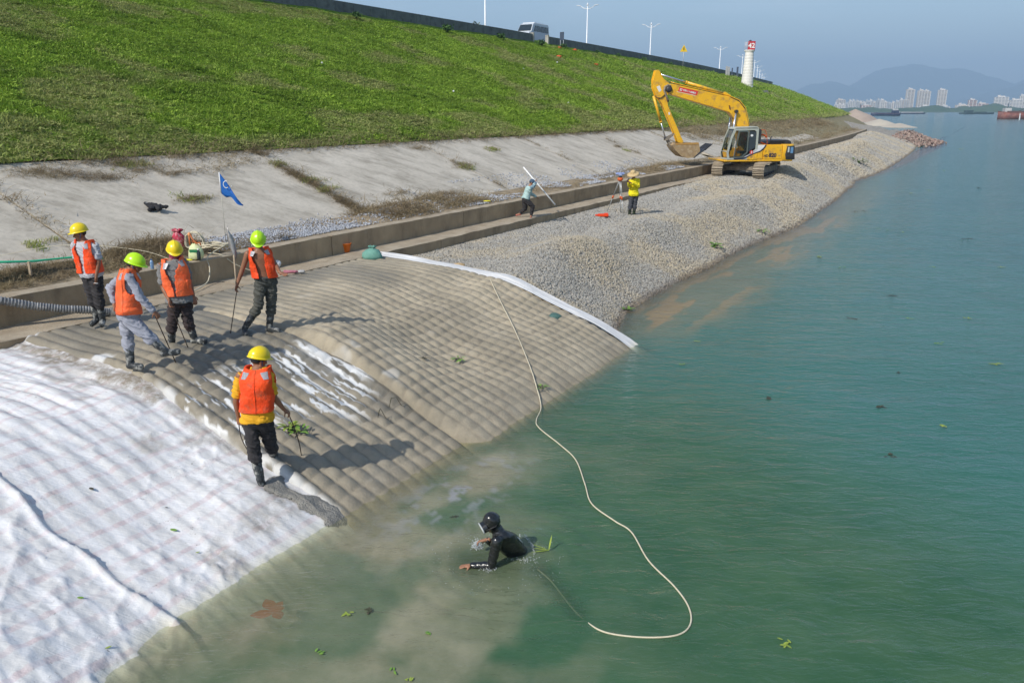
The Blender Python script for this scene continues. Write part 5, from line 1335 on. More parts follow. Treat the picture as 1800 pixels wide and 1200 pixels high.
# seat, curtain, driver's controls
b = MB(); b.box(xl(.75, 1.55, .8), (.5, .5, .16), RX, .04); b.box(xl(.48, 1.95, .8), (.14, .48, .75), RX, .04); b.box(xl(.46, 2.40, .8), (.10, .26, .2), RX, .03); b.build('driver_seat', EXK, ex)
CUR = mat('red and brown curtain', (.62, .16, .09), (.45, .32, .2), 4, .85)
b = MB(); rr = [[xl(.74 + .40 * i / 16 + 0, z_, 1.20 + .03 * math.sin(i * 1.6)) for i in range(17)] for z_ in (2.85, 2.0)]
b.rings(rr, False, False, True); o = b.build('curtain', CUR, ex); m = o.modifiers.new('t', 'SOLIDIFY'); m.thickness = .01
b = MB(); b.box(xl(1.20, 2.40, 1.20), (.14, .02, .8), RX); b.build('curtain_fold', mat('tan curtain', (.42, .30, .2), None, rough=.9), ex)
# orange guard frame and rails behind the cab
b = MB(); arch = [xl(-.12, 2.03, .95)] + [xl(-.42 + .34 * math.cos(a), 2.30 + .34 * math.sin(a), .95) for a in np.linspace(math.pi * .85, -.1, 9)] + [xl(-.08 - .62, 2.03, .95)]
b.tube(arch[1:], .05, 8); b.build('orange_guard', ORP, ex)
b = MB(); b.tube([xl(-.05, 2.95, 1.2), xl(-.48, 2.92, 1.2), xl(-.62, 2.6, 1.2), xl(-.70, 2.03, 1.2)], .018, 6); b.build('hand_rail', ORP, ex)
plate('cab_pillar', [(.0, 2.10), (.0, 3.02), (-.22, 2.94), (-.22, 2.14)], .9, EXK, .35)
# ---- boom, arm, bucket
BW = .26
boom = [(5.22, 5.60), (5.30, 5.45), (5.18, 5.22), (4.9, 5.02), (1.60, 4.0), (1.22, 3.60), (1.02, 3.10), (.72, 1.95), (.45, 1.55), (.10, 1.60), (.06, 1.95), (.22, 3.25), (.52, 4.15), (.95, 4.62), (1.72, 4.95), (4.6, 5.62), (5.0, 5.70)]
b = MB(); prism(b, boom, -BW, BW); bo = b.build('boom', EXY, ex, .03)
arm = [(5.86, 6.50), (5.68, 6.52), (5.42, 6.02), (5.12, 5.75), (4.92, 5.42), (4.96, 5.18), (5.18, 5.02), (5.10, 4.4), (4.30, 2.55), (4.12, 2.20), (4.22, 2.10), (4.45, 2.16), (4.62, 2.62), (5.45, 4.55), (5.78, 5.0), (5.95, 5.45), (5.98, 5.9)]
b = MB(); prism(b, arm, -.20, -.17); prism(b, [(x, z) for x, z in arm], .17, .20); b2_ = arm[5:] ; prism(b, [(5.82, 6.40), (5.70, 6.42), (5.44, 5.96), (5.30, 5.80), (5.50, 5.0), (5.20, 4.45), (4.36, 2.58), (4.22, 2.22), (4.40, 2.20), (4.58, 2.62), (5.42, 4.55), (5.74, 5.02), (5.90, 5.46), (5.93, 5.88)], -.17, .17)
b.build('arm', EXY, ex, .02)
b = MB(); b.lathe([(.05, -.34), (.17, -.33), (.17, .33), (.05, .34)], xl(5.12, 5.38, 0), 18, RX @ Matrix.Rotation(math.pi / 2, 3, 'X')); b.build('boom_pin', EXK, ex)
b = MB(); b.tube([xl(5.02, 5.56, .24), xl(5.16, 5.62, .24), xl(5.32, 5.52, .24), xl(5.36, 5.32, .24), xl(5.22, 4.95, .24), xl(5.10, 4.62, .24)], .06, 8); b.build('pin_guard', EXD, ex)
def cyl(nm, a, c, k, r1, r2, y=0., col=EXY):
    a3, c3 = xl(a[0], a[1], y), xl(c[0], c[1], y); m3 = a3.lerp(c3, k)
    b = MB(); b.tube([a3, m3], r1, 12); b.tube([m3, m3 + (c3 - m3).normalized() * .06], r1 * 1.15, 12); o = b.build(nm, col, ex)
    b = MB(); b.tube([m3, c3], r2, 10); b.build('piston_rod', CHR, o); b = MB(); b.tube([c3 - L_ * .10, c3 + L_ * .10], r2 * 1.7, 10); b.build('pin', EXK, o)
cyl('arm_cylinder', (1.95, 5.12), (5.66, 6.30), .57, .085, .05)
for y in (.36, -.36): cyl('boom_cylinder', (1.42, 1.65), (1.18, 4.05), .12, .095, .055, y, EXK)
cyl('bucket_cylinder', (5.86, 4.98), (5.10, 2.42), .60, .075, .042)
b = MB(); prism(b, [(1.55, 4.88), (1.95, 5.02), (2.05, 5.2), (1.9, 5.24), (1.5, 5.02)], -.10, .10); b.build('cylinder_bracket', EXY, ex)
# hoses on the boom
HOSE = mat('hydraulic hose', (.10, .065, .03), None, rough=.6)
for y in (-.14, -.05, .12): 
    b = MB(); b.tube([xl(.18, 2.4, y), xl(.14, 3.3, y), xl(.45, 4.26, y), xl(.92, 4.74, y), xl(1.72, 5.04, y), xl(3.2, 5.36, y), xl(4.7, 5.72, y), xl(5.0, 5.82, y)], .022, 6); b.build('hose', HOSE if y < 0 else EXY, bo)
b = MB(); b.tube([xl(5.30, 5.05, .22), xl(5.52, 4.85, .24), xl(5.72, 4.86, .22), xl(5.86, 4.98, .2)], .03, 6); b.build('hose', HOSE, bo)
# bucket linkage
b = MB(); prism(b, [(4.62, 2.72), (4.50, 2.80), (4.98, 2.30), (5.14, 2.26), (5.12, 2.42)], -.19, -.14); prism(b, [(4.62, 2.72), (4.50, 2.80), (4.98, 2.30), (5.14, 2.26), (5.12, 2.42)], .14, .19); b.build('link', EXD, ex)
b = MB(); prism(b, [(5.16, 2.44), (4.98, 2.40), (4.52, 1.78), (4.62, 1.70), (4.76, 1.78)], -.10, .10); b.build('link', EXD, ex)
BK = mat('worn bucket steel', (.36, .25, .13), (.26, .18, .10), 4, .6, dirt=(.45, .36, .24), dscale=5, dlo=.5, dhi=.7)
out_ = [(4.72, 2.14), (4.85, 1.98), (4.66, 1.66), (4.30, 1.30), (3.98, 1.20), (3.66, 1.22)]
bk = bpy.data.objects.new('bucket', None); COL.objects.link(bk); bk.parent = ex
side = out_ + [(3.30, 1.62), (3.38, 2.06), (3.5, 2.12)]
for y in (-.60, .575):
    b = MB(); prism(b, side, y, y + .025); b.build('bucket_side', BK, bk)
b = MB()
sh_ = out_
for k in range(len(sh_) - 1):
    (x0, z0), (x1, z1) = sh_[k], sh_[k + 1]; d = Vector((x1 - x0, z1 - z0)).normalized() * .001; nx, nz = -(z1 - z0), (x1 - x0); q = math.hypot(nx, nz); nx, nz = nx / q * .03, nz / q * .03
    b.prism([(x0, z0), (x1, z1), (x1 - nx, z1 - nz), (x0 - nx, z0 - nz)], -.575, .575, xl)
b.build('bucket_shell', BK, bk)
b = MB(); b.prism([(3.66, 1.22), (3.60, 1.20), (2.98, 1.72), (3.04, 1.76)], -.60, .60, xl); b.build('bucket_lip', EXK, bk)
for k in range(5):
    y = -.52 + .26 * k; b = MB(); b.prism([(3.06, 1.74), (3.0, 1.66), (2.60, 2.06), (2.64, 2.08)], y - .05, y + .05, xl); b.build('bucket_tooth', EXK, bk)
b = MB(); b.prism([(4.72, 2.14), (3.42, 2.16), (3.40, 2.04), (4.66, 2.02)], .575, .615, xl); b.build('bucket_rim', mat('ochre steel', (.40, .22, .06), None, rough=.6), bk)
# lettering
S2 = RX @ Matrix(((-1, 0, 0), (0, 0, 1), (0, 1, 0))).transposed()   # text x -> rearwards, text y -> up, normal -> left
def side_text(s, size, x, z, y, m, bold=.0, rot=0., parent=None):
    # x axis points towards the rear because we look from the left side
    ax = -F_; up_ = U_; nrm = ax.cross(up_)
    if rot: ax, up_ = ax * math.cos(rot) + up_ * math.sin(rot), up_ * math.cos(rot) - ax * math.sin(rot)
    M_ = Matrix((ax, up_, ax.cross(up_))).transposed().to_4x4(); M_.translation = xl(x, z, y)
    return text_mesh('lettering', s, size, m, parent or ex, M_, .003, bold=bold)
side_text('HD', .20, -.44, 1.27, 1.347, NAVYP, .007); side_text('820', .30, -.80, 1.265, 1.347, NAVYP, .012); side_text('III', .12, -1.45, 1.30, 1.347, mat('grey letters', (.2, .2, .2)), 0)
side_text('(Z', .12, -.50, 1.58, 1.347, mat('brown letters', (.35, .2, .05)), 0)
side_text('2', .17, .44, 1.505, cy1 + .020, EXW, .006)
a = math.atan2(4.62 - 5.5, 1.9 - 4.9); sl_ = math.atan2(5.10 - 5.42, -(1.9 - 3.2)) * 1.0
ang = -math.atan2(.66, 2.88) * 1.0
px_, pz_ = 4.58, 5.40
ax = (math.cos(ang), math.sin(ang)); 
def bp(u, v): return (px_ - ax[0] * u - ax[1] * -v * -1 * -1 * 0 + 0 - 0, 0)
def boom_plate(name, u0, u1, v0, v1, m, y):
    b = MB(); pts = []
    for u, v in ((u0, v0), (u1, v0), (u1, v1), (u0, v1)):
        pts.append((px_ - (u * math.cos(ang) - v * math.sin(ang)), pz_ + u * math.sin(ang) + v * math.cos(ang)))
    b.prism(pts, y, y + .004, xl); return b.build(name, m, bo)
boom_plate('red_sign', 0, 1.08, -.15, .12, mat('red sign', (.60, .045, .04), None, rough=.45), BW + .002)
boom_plate('sign_line', -.06, 1.0, -.20, -.165, mat('pale line', (.7, .55, .4)), BW + .002)
side_text('中铁二十局集团', .112, px_ - .23 * math.cos(ang), pz_ + .23 * math.sin(ang) - .06, BW + .009, EXW, .003, ang, bo)
boom_plate('sign_emblem', .07, .19, -.085, -.06, EXW, BW + .006); boom_plate('sign_emblem', .07, .19, -.045, .055, EXW, BW + .006)
boom_plate('sign_emblem', .10, .16, -.02, .03, mat('red sign', (.6, .05, .04)), BW + .011)
b = MB(); b.prism([(5.78, 5.52), (5.62, 5.60), (5.50, 5.32), (5.62, 5.20)], .201, .206, xl); b.build('white_plate', EXW, ex)
b = MB(); b.prism([(5.06, 4.0), (4.98, 4.0), (4.96, 3.86), (5.04, 3.84)], .201, .206, xl); b.build('white_plate', EXW, ex)
b = MB(); b.prism([(1.68, 4.42), (1.60, 4.42), (1.5, 4.12), (1.62, 4.2)], .262, .285, xl); b.build('bracket', mat('brown bracket', (.16, .06, .02)), ex)
# ================================================================== small things on the bank
STEEL = mat('dark steel rod', (.05, .04, .035), (.10, .06, .04), 20, .5, metal=.4)
WOOD = mat('worn pale wood', (.42, .34, .24), (.32, .25, .17), 8, .75)
ROPE = mat('cream rope', (.62, .56, .42), (.52, .46, .33), 20, .8, bump=.5, bscale=200)
def rod(a, c, r, m, lab, cat, name, bendv=None, n=8):
    a, c = Vector(a), Vector(c); pts = [a.lerp(c, i / 8) + ((bendv or Vector()) * math.sin(math.pi * i / 8)) for i in range(9)]
    b = MB(); b.tube(pts, r, n); return tag(b.build(name, m), lab, cat)
hd_ = Vector((0, 0, -.06))
rod(hand2 + hd_ + Vector((.0, 0, .03)), WV(*[float(q) for q in ST(*at_z(312, 642, 1.28)[:2])], 1.26), .008, STEEL, 'thin steel rod slanting from the hand of the grey suited worker to the mattress', 'rod', 'steel_rod')
rod(hand3 + Vector((.02, -.03, -.06)), at_z(331, 612, 1.36), .008, STEEL, 'thin steel rod held by the worker in the grey T-shirt with the pink scarf', 'rod', 'steel_rod')
rod(hand5R + Vector((.05, .03, -.08)), at_z(530, 802, .42), .007, STEEL, 'thin steel rod in the right hand of the foreground worker', 'rod', 'steel_rod', Vector((.03, 0, -.02)))
rod(hand5L + Vector((0, 0, -.10)), at_z(436, 792, .62), .007, STEEL, 'bent thin rod hanging from the left hand of the foreground worker', 'rod', 'steel_rod', Vector((-.03, 0, .0)))
h4 = hand4 + Vector((-.012, -.02, -.06))
sh = empty('shovel', h4, 'upright shovel held blade up by the bare chested worker', 'shovel')
top = at_y(411, 448, h4.y + .10) - h4
b = MB(); b.tube([Vector((0, 0, -.05)), top], .015, 8); b.build('handle', WOOD, sh)
d = (at_y(401, 404, h4.y + .16) - h4 - top) * .8
b = MB(); b.rings([[top + d * v + Vector((w_ * u, .02 - .03 * (1 - u * u), -.05 * u)) for u in (-1, -.5, 0, .5, 1)] for v, w_ in ((-.12, .016), (.03, .045), (.3, .062), (.8, .06), (1.1, .045), (1.3, .01))], False, False, True)
o = b.build('blade', mat('worn shovel steel', (.40, .38, .36), (.25, .24, .23), 12, .4, metal=.5), sh); m = o.modifiers.new('t', 'SOLIDIFY'); m.thickness = .006
rod(h4 + Vector((0, 0, -.05)), at_z(405, 586, 1.40), .008, STEEL, 'thin steel rod standing under the hand of the bare chested worker', 'rod', 'steel_rod')
b = MB(); b.tube([at_y(976, 360, 28.2), at_y(920, 294, 28.6)], .026, 8); tag(b.build('white_pole', WHITE), 'long white pole held slanting by the person on the ledge', 'pole')
# blue flag on a thin pole
fb = WV(12.75, 15.5, 2.25); top = Vector((at_y(385, 303, fb.y).x, fb.y, at_y(385, 303, fb.y).z)); fb.x = top.x
fg = empty('flag', fb, 'blue triangular pennant with a white letter on a thin pole behind the wall', 'flag')
b = MB(); b.tube([Vector((0, 0, -.3)), top - fb], .008, 6); b.build('pole', mat('pale bamboo', (.5, .48, .4)), fg)
b = MB(); b.tube([top - fb + Vector((0, 0, -.47)), top - fb], .014, 6); b.build('sleeve', WHITE, fg)
rr = []
tz = (top - fb).z
hgt = (at_y(385, 303, fb.y).z - at_y(384, 340, fb.y).z)
endp = at_y(427, 362, fb.y) - fb
for i in range(17):
    u = i / 16; up_ = Vector((0, 0, tz)).lerp(endp + Vector((0, 0, .02)), u); lo_ = Vector((0, 0, tz - hgt)).lerp(endp, u ** 1.1)
    y_ = .05 * math.sin(u * 7) * u
    lo_ += Vector((0, 0, -.05 * math.sin(u * 3.14) * math.sin(u * 9)))
    rr.append([up_.lerp(lo_, k / 6) + Vector((0, y_ + .03 * math.sin(k + u * 5) * u, 0)) for k in range(7)])
b = MB(); b.rings(rr, False, False, True); o = b.build('pennant', mat('blue flag cloth', (.012, .13, .46), (.01, .10, .38), 5, .7), fg); m = o.modifiers.new('t', 'SOLIDIFY'); m.thickness = .004
cc = (at_y(399, 324, fb.y) - fb) + Vector((0, -.06, 0)); b = MB()
b.tube([cc + Vector((.062 * math.cos(a), -.005, .078 * math.sin(a))) for a in np.linspace(.9, 5.4, 14)], .010, 5); b.build('letter', WHITE, fg)
b = MB(); b.tube([cc + Vector((.105, .0, -.06)), cc + Vector((.125, 0, -.03))], .008, 5); b.build('letter', WHITE, fg)

# coiled air hose on the wall, and its run to the diver
def path_obj(name, pts, r, m, lab, cat, n=8, sub=6):
    pts = [Vector(p) for p in pts]; q = []
    for i in range(len(pts) - 1):
        p0 = pts[max(i - 1, 0)]; p1 = pts[i]; p2 = pts[i + 1]; p3 = pts[min(i + 2, len(pts) - 1)]
        for k in range(sub):
            t = k / sub; q.append(.5 * ((2 * p1) + (-p0 + p2) * t + (2 * p0 - 5 * p1 + 4 * p2 - p3) * t * t + (-p0 + 3 * p1 - 3 * p2 + p3) * t ** 3))
    q.append(pts[-1]); b = MB(); b.tube(q, r, n); return tag(b.build(name, m), lab, cat)
pts = []; c0 = WV(11.75, 14.95, 2.10); r0 = random.Random(3)
for k in range(150):
    a = k * .42; up_ = k < 60
    if up_: pts.append(c0 + Vector((-.18 + .20 * math.cos(a) + r0.uniform(-.02, .02), .05 * math.sin(a * .2), .19 + .19 * math.sin(a) + r0.uniform(-.02, .02))))
    else: pts.append(c0 + Vector((.22 + .34 * math.cos(a) + r0.uniform(-.05, .05), .16 * math.sin(a) + r0.uniform(-.03, .03), .03 + .0009 * (k - 60) + r0.uniform(0, .05))))
pts += [WV(11.45, 14.45, 2.03), WV(11.4, 14.36, 1.80), WV(11.2, 14.2, 1.56), WV(10.7, 13.9, 1.52), WV(10.2, 13.7, 1.50)]
path_obj('air_hose_coil', pts, .013, ROPE, 'coil of cream air hose lying on the wall with an end hanging down', 'hose', 6, 3)
path_obj('rope', [WV(11.75, 14.8, 2.03), WV(11.85, 14.5, 2.0), WV(12.1, 14.33, 1.75), WV(12.5, 14.1, 1.54), WV(13.0, 13.95, 1.53)], .010, ROPE, 'second loose hose end crossing the wall face to the ledge', 'rope', 6)
hz = [(862, 492), (880, 530), (905, 580), (930, 640), (943, 680), (951, 715), (943, 738), (948, 752), (985, 782), (1012, 808), (1028, 850), (1040, 885), (1080, 915), (1110, 935), (1140, 985), (1185, 1030), (1210, 1065), (1214, 1095), (1195, 1114), (1150, 1120), (1090, 1116), (1050, 1105), (1015, 1078), (990, 1048), (968, 1020), (945, 1000)]
pts = []
for i, (x_, y_) in enumerate(hz):
    q = hit(x_, y_, lambda s, t: np.where(t > 6.3, np.maximum(panel_top(s, t) + .045, .012), .012))
    pts.append(q if i < 22 else at_z(x_, y_, -.035))
path_obj('air_hose', pts, .0095, ROPE, 'long cream air hose running over the mattress and floating in a loop to the diver', 'hose', 8, 8)
# ribbed grout hose
RUB = mat('grey ribbed hose', (.13, .135, .14), (.26, .26, .26), 14, .7, dirt=(.36, .35, .33), dscale=10, dlo=.5, dhi=.68)
ax_ = [at_t(-80, 512, 14.5), at_t(0, 528, 14.25), at_t(60, 538, 14.1), at_t(110, 543, 13.9), at_t(160, 545, 13.7), at_t(196, 549, 13.6)]
q = []; rs = []
L_t = 0
for i in range(len(ax_) - 1):
    for k in range(60):
        q.append(ax_[i].lerp(ax_[i + 1], k / 60)); rs.append(.062 + .014 * (1 if (k % 6) < 3 else 0))
gh = empty('grout_hose', (0, 0, 0), 'thick grey ribbed grout hose lying over the wall at the left edge', 'hose')
b = MB(); b.tube(q, rs, 16); b.build('ribbed_tube', RUB, gh)
e_ = q[-1]; dr = (q[-1] - q[-8]).normalized(); b = MB(); b.tube([e_ - dr * .02, e_ + dr * .16, e_ + dr * .17], [.095, .095, .085], 16); b.build('coupling', mat('grey coupling', (.20, .19, .18), (.12, .11, .10), 9, .6), gh)
# red sack, pale green sack, bottle, bottles, bucket, bags
def sack(name, px, z, sz, m, lab, seed, cat='bag', tie=None, lean=(0, 0), prof=((0, .75), (.06, 1), (.3, 1.06), (.55, .98), (.78, .72), (.92, .38), (1.0, .22))):
    p = at_z(px[0], px[1], z); r = random.Random(seed); rr = []
    for i, (v, k) in enumerate(prof):
        rr.append([Vector((sz[0] * k * math.cos(a) * (1 + .10 * math.sin(a * 3 + seed + v * 5)) + lean[0] * v, sz[1] * k * math.sin(a) * (1 + .10 * math.sin(a * 4 + v * 7)) + lean[1] * v, sz[2] * v + .012 * math.sin(a * 5 + v * 9))) for a in np.linspace(0, 6.283, 24, False)])
    e = empty(name, p, lab, cat); b = MB(); b.rings(rr); b.build('sack_body', m, e)
    b = MB(); t_ = rr[-1]
    c = sum(t_, Vector()) / len(t_); b.rings([[c + (v_ - c) * 1.0 for v_ in t_], [c + (v_ - c) * (1.6 + .6 * math.sin(i * 1.3)) + Vector((0, 0, sz[2] * .18)) for i, v_ in enumerate(t_)]], True, False)
    o = b.build('neck_ruffle', tie or m, e); mm = o.modifiers.new('t', 'SOLIDIFY'); mm.thickness = .004
    return e, p
sack('sack', (318, 441), 2.02, (.15, .12, .42), mat('red woven sack', (.42, .015, .05), (.60, .25, .28), 14, .7, lo=.5, hi=.62), 'red printed woven sack standing on the wall behind the workers', 3, 'sack', None, (-.05, .02), ((0, .8), (.06, 1), (.3, 1.08), (.55, 1.02), (.8, .85), (.93, .6), (1.0, .45)))
e, p = sack('sack', (345, 455), 2.0, (.155, .10, .34), mat('pale green sack', (.55, .66, .36), (.62, .60, .35), 8, .7), 'pale green printed bag with brown straps standing on the wall', 5, 'bag', mat('brown strap', (.30, .10, .04)))
b = MB(); b.tube([Vector((-.10, -.01, .30)), Vector((-.09, -.02, .50)), Vector((-.06, -.02, .54)), Vector((-.03, -.02, .44)), Vector((.05, -.03, .34)), Vector((.12, -.02, .36)), Vector((.14, -.02, .30))], .017, 8); b.build('handle', mat('orange strap', (.55, .16, .05)), e)
b = MB(); b.ell(Vector((-.085, -.02, .53)), (.035, .03, .05)); b.build('cap', mat('orange cap', (.7, .3, .12)), e)
b = MB(); b.box((-.005, -.105, .19), (.17, .012, .06), None, .004); b.build('print', mat('green print', (.01, .16, .06)), e)
p = at_z(350, 456, 2.0); bt = empty('bottle', p, 'dark bottle with a white cap in front of the pale green bag', 'bottle')
b = MB(); b.lathe([(.036, 0), (.040, .01), (.040, .15), (.03, .18), (.016, .20)], (0, 0, 0), 16); b.build('glass_body', mat('dark bottle', (.03, .04, .045), None, rough=.15), bt)
b = MB(); b.lathe([(.018, .20), (.018, .235)], (0, 0, 0), 12); b.build('cap', WHITE, bt)
p = at_z(268, 473, 2.0); bt = empty('bottle', p, 'small clear blue water bottle standing on the wall between two workers', 'bottle')
b = MB(); b.lathe([(.030, 0), (.034, .01), (.034, .13), (.028, .16), (.014, .185)], (0, 0, 0), 16); b.build('bottle_body', mat('blue water bottle', (.10, .22, .42), (.3, .4, .5), 20, .15), bt)
b = MB(); b.lathe([(.016, .185), (.016, .205)], (0, 0, 0), 12); b.build('cap', STRAP, bt)
p = at_z(608, 443, 1.47); bu = empty('bucket', p, 'orange plastic bucket standing on the wall ledge', 'bucket')
b = MB(); b.lathe([(.095, 0), (.10, .01), (.145, .22), (.158, .225), (.158, .24), (.140, .24), (.092, .03), (.0, .03)], (0, 0, 0), 24, cap=False); b.build('pail', mat('orange plastic', (.72, .17, .015), (.66, .15, .015), 4, .5), bu)
b = MB(); b.tube([Vector((.15 * math.cos(a), .03, .22 - .08 * math.sin(a))) for a in np.linspace(0, math.pi, 10)], .004, 5); b.build('handle', STEEL, bu)
GRNS = mat('green sandbag fabric', (.10, .25, .20), (.15, .32, .26), 9, .8, bump=.5, bscale=40, bdist=.01)
sack('sandbag', (655, 456), 1.42, (.24, .17, .30), GRNS, 'tied pale green sandbag weighing down the far end of the white strip by the ledge', 8, 'sandbag')
def lump(name, px, z, sz, m, lab, cat, seed, rz=0.):
    p = at_z(px[0], px[1], z); b = MB(); b2 = bmesh.new(); bmesh.ops.create_icosphere(b2, subdivisions=3, radius=1); r = random.Random(seed)
    for v in b2.verts:
        n_ = float(vn(v.co.x * 1.7 + seed, v.co.y * 1.7 + v.co.z * 1.3, seed)); v.co *= .85 + .3 * n_
    b.add(b2, Matrix.Rotation(rz, 4, 'Z') @ Matrix.Diagonal((*sz, 1)), True); o = b.build(name, m); o.location = p + Vector((0, 0, sz[2] * .6)); return tag(o, lab, cat)
DGS = mat('dark green bag', (.045, .10, .09), (.07, .14, .12), 8, .7, bump=.3)
lump('sandbag', (975, 563), .52, (.17, .13, .11), DGS, 'dark green rounded sandbag on the white strip halfway down to the water', 'sandbag', 4)
lump('sandbag', (1085, 616), -.10, (.15, .13, .08), DGS, 'green sandbag just under the water at the lower end of the strip', 'sandbag', 5)
lump('rock', (806, 470), 1.22, (.17, .12, .07), mat('ochre rock', (.52, .36, .18), (.40, .28, .15), 8, .85, bump=.6, bscale=20, bdist=.02), 'flat ochre stone lying beside the white strip', 'rock', 6)
lump('cloth_bundle', (487, 468), 1.5, (.10, .09, .09), WHITE, 'white bundled cloth on the ledge behind the bare chested worker', 'cloth', 9)
PINK = mat('faded pink cloth', (.42, .16, .20), (.30, .10, .14), 12, .8)
p = at_z(512, 480, 1.47); g = empty('gloves', p, 'faded pink rag and grey gloves lying on the mattress edge', 'gloves')
b = MB(); b.capsule((-.14, 0, .03), (.10, .02, .035), .045, .03); b.capsule((.08, .01, .03), (.16, .05, .03), .028, .02); b.build('rag', PINK, g)
b = MB(); b.capsule((.16, .05, .03), (.27, .08, .04), .03, .022); b.capsule((.2, .0, .03), (.30, -.02, .04), .028, .018); b.build('glove', mat('grey glove', (.2, .2, .2), (.4, .4, .4), 9, .8), g)
for px, z_, lab in (((856, 354), 2.08, 'yellow plastic scrap lying behind the wall before the person with the pole'), ((328, 458), 2.03, 'yellow plastic scrap lying on the wall beside the bottle')):
    lump('scrap', px, z_, (.14, .05, .022), mat('yellow plastic', (.75, .66, .03), None, rough=.5), lab, 'scrap', 12)
# dark clothes bundle on the slab
p = hit(268, 366, lambda s, t: slope_z(s, t) + .03)
g = empty('jacket', p, 'crumpled black jacket lying on the concrete slope', 'jacket')
BLK = mat('black cloth', (.012, .012, .014), (.022, .022, .025), 9, .8, bump=.6, bscale=30, bdist=.02)
sl2 = SL_G
b = MB()
for (a0, c0_, r1, r2) in (((-.32, .22), (-.05, .06), .06, .08), ((-.05, .06), (.20, -.02), .09, .08), ((.2, -.02), (.36, .04), .06, .05), ((.05, .0), (.02, -.22), .07, .05), ((-.32, .22), (-.38, .12), .05, .04), ((.1, .02), (.22, -.14), .05, .045)):
    b.capsule((a0[0], a0[1], a0[1] * sl2 * .5 + .03), (c0_[0], c0_[1], c0_[1] * sl2 * .5 + .03), r1, r2, 10)
remesh(b.bm, 'crumpled_cloth', .012, BLK, g, 2, .03, 9, 2)
b = MB(); b.box((-.19, .14, .12), (.13, .045, .012), Euler((0, 0, -.6)).to_matrix(), .004); b.build('white_trim', WHITE, g)
# green flat hose and rope on the left
GH = mat('green flat hose', (.015, .42, .20), (.02, .34, .16), 3, .45)
def ribbon(name, pts, w_, m, lab, cat):
    b = MB(); pts = [Vector(p) for p in pts]; rr = []
    for i, p in enumerate(pts):
        d = (pts[min(i + 1, len(pts) - 1)] - pts[max(i - 1, 0)]); n_ = Vector((-d.y, d.x, 0)).normalized(); ww = w_[i]
        rr.append([p + n_ * ww, p + Vector((0, 0, .022)) + n_ * ww * .6, p + Vector((0, 0, .026)) - n_ * ww * .6, p - n_ * ww])
    b.rings(rr, True, True, True); return tag(b.build(name, m), lab, cat)
_hs = None
ribbon('flat_hose', [at_t(-60, 463, 15.45), at_t(10, 461, 15.45), at_t(55, 460, 15.45), at_t(85, 457, 15.5), at_t(115, 454, 15.5), at_t(145, 451, 15.45), at_t(180, 455, 15.4)], [.13, .14, .11, .05, .06, .07, .05], GH, 'bright green flat hose lying along the foot of the concrete slope at the left', 'hose')
path_obj('thin_rope', [WV(6.5, 18.6, 2.55), WV(8.2, 17.6, 2.2), WV(9.6, 16.7, 2.35), WV(10.4, 15.3, 2.25), WV(10.7, 14.5, 2.02)], .006, ROPE, 'thin pale rope trailing across the slab to the wall at the left', 'rope', 5)
b = MB(); b.box((0, 0, .1), (.045, .045, .26), None, .004); o = b.build('stake', WOOD); o.location = at_z(54, 481, 2.15); tag(o, 'short pale wooden stake in the dead grass at the left', 'stake')
# tripod with level, red case
p = hit(1088, 376, gravel_z); tp = empty('survey_tripod', p, 'surveying level on an aluminium tripod standing on the gravel', 'tripod')
ALU = mat('aluminium legs', (.55, .56, .55), (.42, .43, .42), 20, .35, metal=.4)
hb = Vector((.0, 0, 1.34)); 
for (fx, fy) in ((-.42, .55), (.12, -.35), (.10, .25)):
    f_ = Vector((fx, fy, -.02)); lg = MB(); d = (f_ - hb).normalized(); sd_ = d.cross(Vector((0, 0, 1))).normalized() * .022
    lg.tube([hb + sd_, hb.lerp(f_, .55) + sd_], .011, 6); lg.tube([hb - sd_, hb.lerp(f_, .55) - sd_], .011, 6); lg.tube([hb.lerp(f_, .45), f_], .014, 6); o = lg.build('leg', ALU, tp)
    c = MB(); c.tube([hb.lerp(f_, .48), hb.lerp(f_, .57)], .034, 8); c.build('clamp', ORP, o)
b = MB(); b.lathe([(.05, 1.26), (.10, 1.30), (.11, 1.38), (.07, 1.40)], (0, 0, 0), 16); b.build('head', ORP, tp)
b = MB(); b.lathe([(.06, 1.40), (.07, 1.44), (.05, 1.47)], (0, 0, 0), 16); b.build('base', EXK, tp)
b = MB(); b.capsule((-.14, 0, 1.54), (.13, .02, 1.54), .045, .05, 12); b.box((0, 0, 1.52), (.14, .13, .12), None, .02); b.build('level', mat('blue instrument', (.06, .13, .45), (.5, .55, .65), 14, .35), tp)
p = hit(1060, 382, gravel_z) + Vector((0, 0, .03)); cs_ = empty('instrument_case', p, 'small red orange open instrument case lying on the gravel', 'case')
b = MB(); b.box((0, 0, .05), (.40, .24, .10), None, .02); b.build('tray', mat('red orange plastic', (.72, .06, .01), None, rough=.45), cs_)
b = MB(); b.box((.12, .08, .10), (.16, .06, .04), None, .01); b.box((-.25, 0, .05), (.1, .12, .05), None, .01); b.build('lid', mat('red orange plastic', (.7, .1, .03)), cs_)
